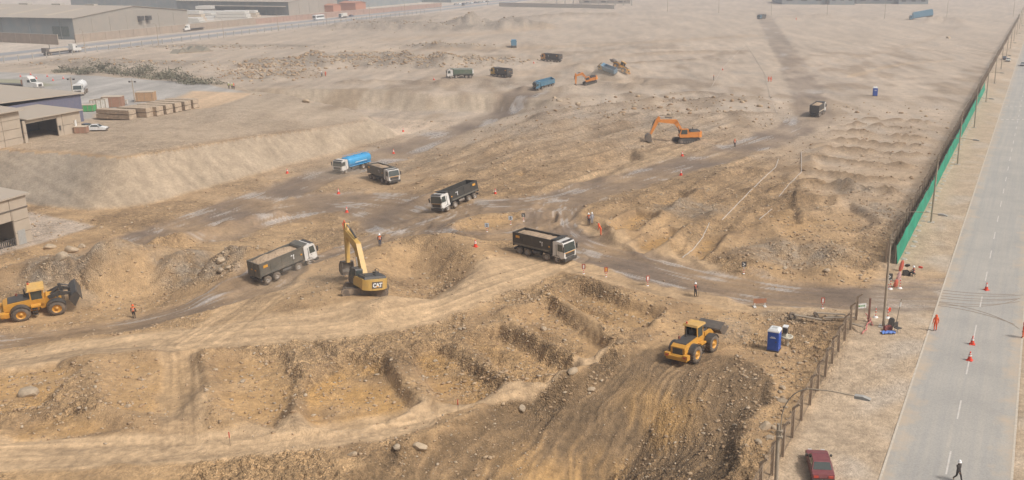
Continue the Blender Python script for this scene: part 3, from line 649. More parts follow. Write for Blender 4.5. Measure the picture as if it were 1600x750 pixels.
def heading(a, b, z=0):
    p = P(*a, z); q = P(*b, z); return math.atan2(q[1]-p[1], q[0]-p[0])
def seat(x, y, hd, L, W):
    """height and tilt that rest a footprint on the ground"""
    c, s = math.cos(hd), math.sin(hd)
    us = np.linspace(-L/2, L/2, 7); ws = np.linspace(-W/2, W/2, 5); U, V = np.meshgrid(us, ws)
    Z = terrain(x+U*c-V*s, y+U*s+V*c)
    a = float((Z*U).sum()/(U*U).sum()); b = float((Z*V).sum()/(V*V).sum())
    e = Matrix.Rotation(hd, 4, 'Z') @ Matrix.Rotation(-math.atan(a), 4, 'Y') @ Matrix.Rotation(math.atan(b), 4, 'X')
    return (x, y, float(Z.mean())+.015), e.to_euler()
_wc = {}
def wheel(parent, x, y, r, w, rim=M_rim, lug=0):
    k = (r, w, rim.name, lug, y > 0)
    if k not in _wc:
        t = MB(); h = w/2
        t.lathe([(r*.56, -h*.9), (r*.9, -h), (r, -h*.7), (r, h*.7), (r*.9, h), (r*.56, h*.9)], 'y', n=24)
        if lug:
            for i in range(lug):
                a = 2*math.pi*i/lug
                for sg in (-1, 1):
                    c, s_ = math.cos(a+sg*.05), math.sin(a+sg*.05); d, e = math.cos(a+sg*.05+.11), math.sin(a+sg*.05+.11); y0, y1 = (0, h*.98) if sg > 0 else (-h*.98, 0)
                    t.add([(r*.985*c, y0, r*.985*s_), (r*.985*d, y0, r*.985*e), (r*.985*d, y1, r*.985*e), (r*.985*c, y1, r*.985*s_), (r*1.045*c, y0, r*1.045*s_), (r*1.045*d, y0, r*1.045*e), (r*1.03*d, y1, r*1.03*e), (r*1.03*c, y1, r*1.03*s_)],
                          [(4, 5, 6, 7), (0, 1, 5, 4), (1, 2, 6, 5), (2, 3, 7, 6), (3, 0, 4, 7)])
        q = MB(); sg = 1 if y > 0 else -1
        q.lathe([(r*.58, sg*h*.88), (r*.52, sg*h*.75), (r*.40, sg*h*.35), (r*.22, sg*h*.45), (r*.2, sg*h*.85), (.001, sg*h*.85)], 'y', n=20)
        q.lathe([(r*.58, -sg*h*.85), (r*.2, -sg*h*.4), (.001, -sg*h*.4)], 'y', n=16)
        a, b = t.mesh('wheel'), q.mesh('rim'); a.materials.append(M_tyre); b.materials.append(rim); _wc[k] = (a, b)
    a, b = _wc[k]
    o = place('wheel', a, None, parent, (x, y, r)); place('rim', b, None, o); return o
def soil_mesh(x0, x1, y0, y1, z0, h, seed, nx=26, ny=16):
    xs = np.linspace(x0, x1, nx); ys = np.linspace(y0, y1, ny); X, Y = np.meshgrid(xs, ys, indexing='ij')
    fx = 1-np.abs((X-(x0+x1)/2)/((x1-x0)/2))**3; fy = 1-np.abs((Y-(y0+y1)/2)/((y1-y0)/2))**2.2
    Z = z0+h*np.clip(fx*fy, 0, 1)*(1+.3*pn(X*.8+seed, Y*.8))+.09*pn(X*2.2+seed*3, Y*2.2)+.06*np.abs(pn(X*4.5, Y*4.5+seed))
    mb = MB(); mb.add(np.stack([X, Y, Z], -1).reshape(-1, 3), [(i*ny+j, (i+1)*ny+j, (i+1)*ny+j+1, i*ny+j+1) for i in range(nx-1) for j in range(ny-1)])
    n = nx*ny
    mb.add([(x0, y0, z0-.6), (x1, y0, z0-.6), (x1, y1, z0-.6), (x0, y1, z0-.6)], [(0, 1, 2, 3)])
    return mb
def cab(t, M, x0=2.55, x1=4.5, W=1.22, ztop=2.95, stripe=True):
    c = MB().prism([(x0, .95), (x1-.25, .72), (x1, .95), (x1+.02, 1.62), (x1-.2, ztop-.18), (x1-.42, ztop), (x0+.12, ztop+.03), (x0, ztop-.12)], -W, W, inset=.07)
    c = c.build('cab', M, t)
    g = MB(); a = (x1+.045, 1.66); b = (x1-.165, ztop-.22)
    g.add([(a[0], -W+.09, a[1]), (a[0], W-.09, a[1]), (b[0], W-.16, b[1]), (b[0], -W+.16, b[1]), (a[0]-.05, -W+.09, a[1]), (a[0]-.05, W-.09, a[1]), (b[0]-.05, W-.16, b[1]), (b[0]-.05, -W+.16, b[1])],
          [(0, 1, 2, 3), (7, 6, 5, 4), (0, 4, 5, 1), (1, 5, 6, 2), (2, 6, 7, 3), (3, 7, 4, 0)]); g.build('windscreen', M_glass, c)
    for s in (-1, 1):
        w = MB(); y = s*(W-.02); yy = s*(W-.065)
        w.add([(x1-.22, y+s*.02, 1.72), (x1-1.12, y+s*.02, 1.72), (x1-1.12, yy+s*.02, ztop-.3), (x1-.38, yy+s*.02, ztop-.3), (x1-.22, y-s*.05, 1.72), (x1-1.12, y-s*.05, 1.72), (x1-1.12, yy-s*.05, ztop-.3), (x1-.38, yy-s*.05, ztop-.3)],
              [(0, 1, 2, 3), (0, 4, 5, 1), (1, 5, 6, 2), (2, 6, 7, 3), (3, 7, 4, 0)]); w.build('side_window', M_glass, c)
        MB().box(x1-.02, x1+.14, s*(W+.05), s*(W+.24), 1.75, 2.45).tube([(x1-.1, s*(W-.05), 2.5), (x1+.05, s*(W+.14), 2.4)], .025, 6).build('mirror', M_charcoal, c)
        MB().box(x1-.06, x1+.06, s*(W-.42), s*(W-.08), .78, .98).build('headlight', M_lamp, c)
        MB().box(x1-1.35, x1-1.3, s*(W-.01), s*(W+.03), 1.0, 2.6).box(x1-.95, x1-.8, s*(W+.005), s*(W+.03), 1.5, 1.55).build('door_trim', M_charcoal, c)
        MB().box(x1-1.2, x1-.75, s*(W-.1), s*(W+.05), .42, .5).box(x1-1.2, x1-.75, s*(W-.1), s*(W+.05), .72, .8).build('step', M_charcoal, c)
    MB().box(x1+.0, x1+.055, -W+.3, W-.3, 1.02, 1.5).build('grille', M_charcoal, c)
    if stripe: MB().box(x1+.0, x1+.06, -W+.14, W-.14, 1.525, 1.59).build('stripe', M_amber, c)
    MB().prism([(x1-.35, .42), (x1+.16, .42), (x1+.18, .78), (x1-.05, .9), (x1-.35, .8)], -W, W).build('bumper', M_charcoal, c)
    MB().box(x1-.7, x1-.25, -W+.2, W-.2, ztop-.02, ztop+.06).build('sun_visor', M_charcoal, c)
    return c
def tee(mb, x, y, z, s, k):
    for a, b, c_, d in ((-.3*k, .22*k, .16*k, .3*k), (.02*k, .16*k, -.3*k, .16*k)):
        mb.add([(x+a*s, y, z+c_), (x+b*s, y, z+c_), (x+b*s, y, z+d), (x+a*s, y, z+d), (x+a*s, y-.01*s, z+c_), (x+b*s, y-.01*s, z+c_), (x+b*s, y-.01*s, z+d), (x+a*s, y-.01*s, z+d)], [(0, 1, 2, 3), (0, 4, 5, 1), (1, 5, 6, 2), (2, 6, 7, 3), (3, 7, 4, 0)])
def dump_truck(spot, hd, label, Mc=M_white, Mb=M_black, load=None, marks=True, group='dump trucks on the site', tip=0., trim=None, lowrail=M_grey, load_label=None, sc=1.0):
    x, y = spot; loc, rot = seat(x, y, hd, 7.5, 2.2)
    t = thing('dump_truck', loc, 0, label, 'dump truck', group, rot)
    MB().box(-4.2, 4.2, -.5, -.35, .72, 1.05).box(-4.2, 4.2, .35, .5, .72, 1.05).box(-4.3, -4.15, -1.15, 1.15, .55, .85).box(2.0, 2.2, -.35, .35, .7, 1.0).build('chassis', M_charcoal, t)
    cab(t, Mc)
    for ax in (3.25, 1.45): [wheel(t, ax, s*1.05, .53, .34) for s in (-1, 1)]
    for ax in (-1.95, -3.35): [wheel(t, ax, s*.95, .53, .58) for s in (-1, 1)]
    for ax in (-1.95, -3.35, 1.45, 3.25):
        for s in (-1, 1): MB().cyl((ax, s*.2, .53), (ax, s*.9, .53), .1, n=8).build('axle', M_charcoal, t)
    for s in (-1, 1):
        MB().cyl((-.9, s*.85, .78), (.35, s*.85, .78), .3, n=14).box(-.95, -.85, s*.6, s*1.05, .6, 1.1).build('fuel_tank', M_steel if s > 0 else M_charcoal, t)
        pr = [(ax+.62*math.cos(a), .55+.62*math.sin(a)) for ax in (3.25,) for a in np.linspace(.25, 2.9, 9)]
        MB().prism(pr+[(p[0]*.985+.04, p[1]-.05) for p in pr[::-1]], s*.9, s*1.23).build('mudguard', M_charcoal, t)
    # tipping body
    tilt = (0, tip, 0)
    b = bpy.data.objects.new('tipping_body', None)
    m = MB(); xr, xf, z0, z1, W = -4.35, 2.25, 1.12, 2.95, 1.25
    prof_out = [(-.85, z0), (.85, z0), (W, z0+.45), (W, z1), (W-.09, z1), (W-.09, z0+.5), (.8, z0+.1), (-.8, z0+.1), (-W+.09, z0+.5), (-W+.09, z1), (-W, z1), (-W, z0+.45)]
    n = len(prof_out); vs = [(xr-.0, a, c) for a, c in prof_out]+[(xf, a, c) for a, c in prof_out]
    fs = [(i, (i+1) % n, (i+1) % n+n, i+n) for i in range(n)]+[tuple(range(n)), tuple(range(2*n-1, n-1, -1))]
    m.add(vs, fs)
    m.prism([(xf-.12, z0+.05), (xf+.02, z0), (xf+.18, z1+.05), (xf+.95, z1+.22), (xf+.95, z1+.30), (xf+.02, z1+.18), (xf-.12, z1)], -W+.05, W-.05)
    m.box(xr, xf+.1, W-.12, W+.03, z1-.02, z1+.1).box(xr, xf+.1, -W-.03, -W+.12, z1-.02, z1+.1)
    for xx in (-2.7, -1.0, .7): m.box(xx-.05, xx+.05, W-.02, W+.035, z0+.5, z1-.03).box(xx-.05, xx+.05, -W-.035, -W+.02, z0+.5, z1-.03)
    body = m.build('tipping_body', Mb, t, (0, 0, 0))
    g = MB().prism([(xr-.08, z0+.02), (xr+.06, z0+.02), (xr+.1, z1+.08), (xr-.02, z1+.08)], -W, W)
    for yy in (-.8, 0, .8): g.box(xr-.1, xr-.02, yy-.05, yy+.05, z0+.15, z1-.1)
    g.build('tailgate', Mb, body)
    for s in (-1, 1):
        MB().prism([(xr+.1, z0+.22), (xf-.2, z0+.22), (xf-.2, z0+.46), (xr+.1, z0+.46)], s*(W-.22), s*(W+.045)).build('side_rail', lowrail, body)
        if marks:
            mk = MB(); tee(mk, xf-1.55, s*(W+.03), 2.25, -s, 1.0); mk.build('letter_mark', M_mark, body)
            MB().box(xr+.55, xr+1.2, s*(W+.0), s*(W+.05), 2.35, 2.68).build('number_plate', M_amber, body)
            MB().box(xf-.35, xf-.12, s*(W+.0), s*(W+.05), 2.0, 2.18).build('reflector', M_amber, body)
        if trim: MB().box(xr, xf, s*(W-.05), s*(W+.05), z1+.1, z1+.17).build('top_rail', trim, body); MB().box(xr-.05, xr+.3, s*(W-.02), s*(W+.06), z0+.5, z1).build('corner_post', trim, body)
    if marks:
        for yy in (-.55, .2): MB().box(xr-.13, xr-.07, yy, yy+.22, 2.0, 2.16).build('tail_reflector', M_amber, body)
    if tip: body.location = (xr+.35, 0, z0); body.rotation_euler = (0, -tip, 0); body.data.transform(Matrix.Translation((-xr-.35, 0, -z0))); [c.data.transform(Matrix.Translation((-xr-.35, 0, -z0))) for c in body.children]
    if load:
        sm = soil_mesh(xr+.12, xf-.14, -W+.1, W-.1, 2.72, load, len(label) % 50)
        sm.build('soil_load', M_soil, None, loc, rot, label='soil heaped in the bed of the '+(load_label or label), cat='soil load')
    t.scale = (sc,)*3
    return t
DT = dump_truck
DT(SPOTS['truck_a'], heading((812, 404), (868, 417)), 'black bodied dump truck with white cab turning right beside the small red signs', load=.25, load_label='dump truck turning by the red signs')
DT(SPOTS['truck_b'], heading((745, 317), (701, 330)), 'empty black dump truck with white cab heading left on the wet junction')
DT(SPOTS['truck_c'], heading((577, 281.5), (602.6, 290.5), -2), 'loaded dark dump truck just right of the blue water tanker', load_label='dump truck next to the water tanker', load=.35, Mb=M_grey)
DT(SPOTS['truck_d'], R(55), 'dusty grey dump truck heaped with soil left of the yellow excavator', load_label='grey dump truck left of the excavator', load=.55, Mb=M_grey)
DT(SPOTS['truck_e'], R(67), 'loaded dump truck seen from behind on the far haul road', load_label='dump truck seen from behind', Mb=M_charcoal, load=.6, marks=False, lowrail=M_pale)
DT(SPOTS['truck_f'], heading((734, 124), (709, 124.8)), 'green dump truck with white cab and pale trim in the distance', Mb=M_green, marks=False, trim=M_mark)
DT(SPOTS['truck_g'], heading((789, 124.2), (768, 121.6)), 'dark dump truck with yellow cab behind the green truck', Mc=paint('cab yellow', (.62, .36, .02)), Mb=M_charcoal, lowrail=M_charcoal)
DT(SPOTS['truck_h'], heading((871, 99.2), (849, 97.6)), 'dark dump truck with orange cab farthest right of the distant row', Mc=paint('cab orange', (.62, .27, .03)), Mb=M_charcoal, lowrail=M_charcoal)
DT(SPOTS['truck_i'], R(96), 'small blue dump truck seen from behind on the far plain', Mb=M_teal, marks=False, lowrail=M_teal)
DT(SPOTS['truck_j'], R(-125), 'dark dump truck driving in at the far end of the haul road', Mb=M_charcoal, marks=False, Mc=M_teal)
DT(SPOTS['truck_k'], heading((863, 133), (841, 135)), 'blue dump truck half hidden behind the heap left of the far excavator', Mb=M_teal, marks=False, Mc=M_teal, lowrail=M_teal, sc=.78)
DT(SPOTS['truck_l'], heading((962, 113.5), (937, 111.5)), 'bright blue dump truck beside the distant wheel loader', Mb=paint('body bright blue', (.06, .23, .38), .3), marks=False, lowrail=M_teal, Mc=M_cat, sc=.78)
# covered blue truck on the horizon
def covered_truck():
    x, y = SPOTS['truck_m']; loc, rot = seat(x, y, R(180), 8, 2.4)
    t = thing('covered_truck', loc, 0, 'big blue covered truck standing alone on the far plain', 'truck', None, rot)
    MB().prism([(-7.5, 1.1), (5.5, 1.1), (5.8, 3.8), (5.0, 4.9), (-7.0, 5.0), (-7.6, 4.4)], -1.5, 1.5, inset=.25).build('cover', M_teal, t)
    cab(t, M_teal, 5.9, 7.9, 1.25, 3.1, False); MB().box(-7.4, 7.5, -.5, .5, .7, 1.08).build('chassis', M_charcoal, t)
    for ax in (6.6, -4.0, -5.3, -6.5): [wheel(t, ax, s*1.1, .53, .34) for s in (-1, 1)]
covered_truck()

def tanker_truck():
    x, y = SPOTS['tanker']; hd = heading((568.5, 266.5), (538, 275), -3); loc, rot = seat(x, y, hd, 7.5, 2.2)
    t = thing('water_tanker', loc, 0, 'white cab tanker with bright blue tank on the muddy haul road', 'tanker', None, rot)
    MB().box(-4.6, 4.2, -.5, -.35, .72, 1.05).box(-4.6, 4.2, .35, .5, .72, 1.05).build('chassis', M_charcoal, t)
    cab(t, M_white, stripe=False, ztop=2.85)
    for ax in (3.25,): [wheel(t, ax, s*1.05, .53, .34) for s in (-1, 1)]
    for ax in (-2.1, -3.45): [wheel(t, ax, s*.95, .53, .58) for s in (-1, 1)]
    k = MB(); n = 26; vs = []
    st = [(-4.75, .78), (-4.7, .92), (-4.55, 1.0), (2.0, 1.0), (2.15, .92), (2.2, .78)]
    for xx, sc in st: vs += [(xx, 1.25*sc*math.copysign(abs(math.cos(a))**.75, math.cos(a)), 2.1+.98*sc*math.copysign(abs(math.sin(a))**.8, math.sin(a))) for a in np.linspace(0, 2*math.pi, n, endpoint=False)]
    k.add(vs, [(j*n+i, j*n+(i+1) % n, (j+1)*n+(i+1) % n, (j+1)*n+i) for j in range(len(st)-1) for i in range(n)], 0, True)
    k.add(vs, [tuple(range(n-1, -1, -1)), tuple(range(len(vs)-n, len(vs)))]); tank = k.build('tank', M_blue, t)
    for xx in (-3.2, -.9, 1.1): MB().cyl((xx, 0, 3.0), (xx, 0, 3.2), .3, n=14).build('hatch', M_blue, tank)
    for s in (-1, 1):
        MB().tube([(-4.6, s*.6, 3.05), (-4.6, s*.6, 3.32), (2.0, s*.6, 3.32), (2.0, s*.6, 3.05)], .03, 6).build('guard_rail', M_blue, tank)
        MB().box(-4.6, 2.0, s*1.0, s*1.22, 1.18, 1.32).build('running_board', M_blue, t)
        MB().box(-3.2, .4, s*1.235, s*1.262, 1.82, 1.92).build('lettering_band', M_mark, tank)
        MB().cyl((-.9, s*.8, .75), (1.2, s*.8, .75), .26, n=12).build('fuel_tank', M_charcoal, t)
tanker_truck()

# ------------------------------------------------------------------ excavators
def track_mesh(L, r, w):
    m = MB(); pts = []
    for a in np.linspace(-math.pi/2, math.pi/2, 9): pts.append((L/2-r+r*math.cos(a), r+r*math.sin(a)))
    for a in np.linspace(math.pi/2, 3*math.pi/2, 9): pts.append((-L/2+r+r*math.cos(a), r+r*math.sin(a)))
    m.prism(pts, -w/2, w/2)
    return m
def excavator(spot, hd, under, label, M, pose, logo=None, name='excavator', roll=0., group='excavators digging on the site'):
    x, y = spot; loc, rot = seat(x, y, under, 4.6, 3)
    t = thing(name, loc, 0, label, 'excavator', group, (0, 0, hd))
    t.rotation_euler = (Matrix.Rotation(0, 4, 'Z') @ Euler_to(rot, under) @ Matrix.Rotation(hd, 4, 'Z') @ Matrix.Rotation(roll, 4, 'X')).to_euler()
    d = under-hd
    for s in (-1, 1):
        tr = track_mesh(5.2, .52, .62).build('track', M_charcoal if M is not M_cat else mat('dusty track', (.12, .10, .08), .9, dust=.6), t, (-math.sin(d)*s*1.35, math.cos(d)*s*1.35, 0), (0, 0, d))
        pad = MB()
        for i in range(22):
            xx = -2.05+i*.195
            for zz in (1.04, 0.0): pad.box(xx, xx+.14, -.33, .33, zz-.02, zz+.035)
        for a in np.linspace(-1.3, 1.3, 7):
            for sg in (-1, 1):
                cx = sg*(2.08+.54*math.cos(a)); cz = .52+.54*math.sin(a); pad.box(cx-.05, cx+.05, -.33, .33, cz-.06, cz+.06)
        pad.build('track_shoes', M_steel, tr)
        rl = MB()
        for i in range(7): rl.cyl((-1.8+i*.6, s*.1, .3), (-1.8+i*.6, s*.33, .3), .17, n=10)
        rl.cyl((-2.1, s*.1, .52), (-2.1, s*.335, .52), .34, n=14); rl.cyl((2.1, s*.1, .52), (2.1, s*.335, .52), .34, n=14); rl.build('rollers', M_steel, tr)
    MB().box(-1.3, 1.3, -1.1, 1.1, .35, .95).cyl((0, 0, .9), (0, 0, 1.25), .75, n=18).build('undercarriage', M_charcoal, t, None, (0, 0, d))
    h = MB(); h.prism([(-2.6, 1.25), (1.55, 1.25), (1.55, 1.75), (.3, 1.85), (-.2, 2.45), (-2.6, 2.45)], -1.45, .25).prism([(-2.6, 1.25), (.2, 1.25), (.2, 2.3), (-2.6, 2.45)], .25, 1.45)
    h.build('house', M, t)
    cw = MB(); n = 13; ys = np.linspace(-1.5, 1.5, n); xo = [-2.6-.75*(1-abs(v/1.5)**3.0)-.1 for v in ys]
    vs = [(xo[i], ys[i], 1.2) for i in range(n)]+[(xo[i], ys[i], 2.42) for i in range(n)]+[(-2.5, ys[i], 1.2) for i in range(n)]+[(-2.5, ys[i], 2.42) for i in range(n)]
    fs = [(i, i+1, n+i+1, n+i) for i in range(n-1)]+[(n+i, n+i+1, 3*n+i+1, 3*n+i) for i in range(n-1)]+[(i+1, i, 2*n+i, 2*n+i+1) for i in range(n-1)]+[(0, n, 3*n, 2*n), (n-1, 2*n-1, 4*n-1, 3*n-1)]
    cwo = cw.add(vs, fs).build('counterweight', M, t)
    hood = MB().prism([(-2.9, 2.43), (-.7, 2.47), (-.75, 2.7), (-2.8, 2.72)], -1.35, 1.35, inset=.1)
    hood.box(-2.5, -1.6, -1.0, -.2, 2.7, 2.78).box(-2.4, -1.4, .2, 1.0, 2.7, 2.77).box(-1.3, -.8, -1.1, -.5, 2.69, 2.85); hood.build('engine_hood', M_charcoal, t)
    MB().cyl((-1.5, -.55, 2.7), (-1.5, -.55, 3.25), .07, n=8).build('exhaust', M_charcoal, t)
    MB().tube([(-.6, -1.35, 2.45), (-.6, -1.35, 3.0), (.1, -1.35, 3.0), (.9, -1.35, 2.5), (.9, -1.35, 1.9)], .03, 6).build('handrail', M_charcoal, t)
    Mcab = M if M is M_org else M_charcoal
    c = MB().prism([(-.25, 1.25), (1.65, 1.25), (1.72, 2.0), (1.35, 3.05), (1.2, 3.12), (-.2, 3.12), (-.3, 3.0)], .45, 1.45, inset=.05).build('cab', Mcab, t)
    for yy, s in ((1.43, 1), (.46, -1)):
        MB().prism([(.0, 2.0), (1.45, 2.0), (1.2, 2.95), (.0, 2.95)], yy-.045, yy+.045).build('cab_window', M_glass, c)
    MB().add([(1.745, .55, 2.0), (1.745, 1.35, 2.0), (1.41, 1.32, 2.98), (1.41, .58, 2.98), (1.6, .55, 2.0), (1.6, 1.35, 2.0), (1.3, 1.32, 2.98), (1.3, .58, 2.98)], [(0, 1, 2, 3), (0, 4, 5, 1), (1, 5, 6, 2), (2, 6, 7, 3), (3, 7, 4, 0)]).build('cab_window', M_glass, c)
    MB().box(-.34, -.26, .6, 1.3, 2.1, 2.95).build('cab_window', M_glass, c)
    # boom, stick, bucket in the x-z plane at y = -.15
    f, kk, tipb, e, bk, ang = pose      # foot, knee, boom tip, stick end, bucket size, bucket angle
    yb = -.15
    V = lambda p, dy=0: (p[0], yb+dy, p[1])
    bm_ = MB().beam(V(f), V(kk), .62, .6, 1.0).beam(V(kk), V(tipb), .6, 1.0, .55).cyl(V(kk, -.31), V(kk, .31), .5, n=14).build('boom', M, t)
    dx, dz = tipb[0]-e[0], tipb[1]-e[1]; Ls = math.hypot(dx, dz); ux, uz = dx/Ls, dz/Ls; hd_ = (tipb[0]+ux*1.0, tipb[1]+uz*1.0)
    MB().beam(V(hd_), V(tipb), .44, .45, .85).beam(V(tipb), V(e), .44, .85, .42).build('stick', M, t)
    def ram(a, b, dy, r=.11, nm='hydraulic_ram'):
        a = Vector(V(a, dy)); b = Vector(V(b, dy)); m_ = a.lerp(b, .58); o = MB().cyl(a, m_, r, n=10).build(nm, M_charcoal, t); MB().cyl(m_, b, r*.6, n=8).build('ram_rod', M_chrome, o)
    midk = ((f[0]*.35+kk[0]*.65), f[1]*.35+kk[1]*.65)
    for s in (-1, 1): ram((f[0]+.75, f[1]-.35), (midk[0], midk[1]), s*.45, .13)
    nx, nz = -(tipb[1]-kk[1]), tipb[0]-kk[0]; nl = math.hypot(nx, nz); nx, nz = nx/nl, nz/nl
    ram((kk[0]*.8+tipb[0]*.2+nx*.75, kk[1]*.8+tipb[1]*.2+nz*.75), hd_, 0, .13)
    px_, pz_ = -uz, ux
    if px_ < 0: px_, pz_ = -px_, -pz_
    ram((tipb[0]+px_*.6, tipb[1]+pz_*.6), (e[0]+ux*.9+px_*.45, e[1]+uz*.9+pz_*.45), 0, .10)
    q = MB(); pr = [(0, .1), (.55, .35), (1.15, .0), (1.35, -.75), (.85, -1.35), (.25, -1.5), (.1, -1.2), (.7, -1.0), (.95, -.6), (.8, -.1), (.35, -.05)]
    q.prism([(a*bk, b*bk) for a, b in pr], -.75*bk, .75*bk)
    outline = [(a*bk, b*bk) for a, b in pr[:6]]
    for s in (-1, 1): q.prism([(0, .1*bk), (.55*bk, .35*bk), (1.15*bk, 0), (1.35*bk, -.75*bk), (.85*bk, -1.35*bk), (.25*bk, -1.5*bk)], s*.72*bk-.03, s*.72*bk+.03)
    bo = q.build('bucket', M_steel, t, V(e), (0, ang, 0))
    for i in range(5): MB().prism([(.25*bk, -1.5*bk), (.32*bk, -1.38*bk), (-.08*bk, -1.62*bk)], (-.66+i*.33)*bk-.05, (-.66+i*.33)*bk+.05).build('tooth', M_chrome, bo)
    if logo:
        pl = MB().box(-3.475, -3.40, -.62, .62, 1.45, 2.22).build('badge', mat('badge black', (.06, .055, .05), .5, dust=.2), cwo)
        cu = bpy.data.curves.new('lettering', 'FONT'); cu.body = logo; cu.size = .66; cu.align_x = 'CENTER'; cu.extrude = .012; cu.offset = .028; cu.space_character = .95
        tmp = bpy.data.objects.new('lettering', cu); COL.objects.link(tmp)
        me = bpy.data.meshes.new_from_object(tmp.evaluated_get(bpy.context.evaluated_depsgraph_get())); bpy.data.objects.remove(tmp)
        o = place('lettering', me, M_mark, cwo, (-3.49, 0, 1.60), (R(90), 0, R(-90))); o.scale = (.88, 1, 1)
        MB().add([(-3.512, .22, 1.60), (-3.512, -.22, 1.60), (-3.512, 0, 1.80), (-3.49, .22, 1.60), (-3.49, -.22, 1.60), (-3.49, 0, 1.80)], [(0, 1, 2), (0, 3, 4, 1), (1, 4, 5, 2), (2, 5, 3, 0)]).build('badge_triangle', M_amber, cwo)
    return t
def Euler_to(rot, under):
    return rot.to_matrix().to_4x4() @ Matrix.Rotation(-under, 4, 'Z')
excavator(SPOTS['cat'], R(125), R(190), 'yellow excavator with a lettered counterweight seen from behind at its pit', M_cat,
          ((.6, 1.9), (3.1, 5.2), (6.6, 6.4), (6.0, 2.6), 1.0, R(20)), 'CAT', roll=R(-8))
excavator(SPOTS['hyu'], R(187), R(205), 'orange excavator with arched boom digging beside the haul road', M_org,
          ((.6, 1.9), (2.4, 4.6), (6.4, 4.9), (7.9, 2.0), 1.05, R(15)))
excavator(SPOTS['exf'], R(188), R(196), 'small orange excavator far off beside the blue dump trucks', M_org,
          ((.6, 1.9), (2.2, 4.6), (4.9, 4.4), (5.6, 1.2), .9, R(30))).scale = (.8, .8, .8)

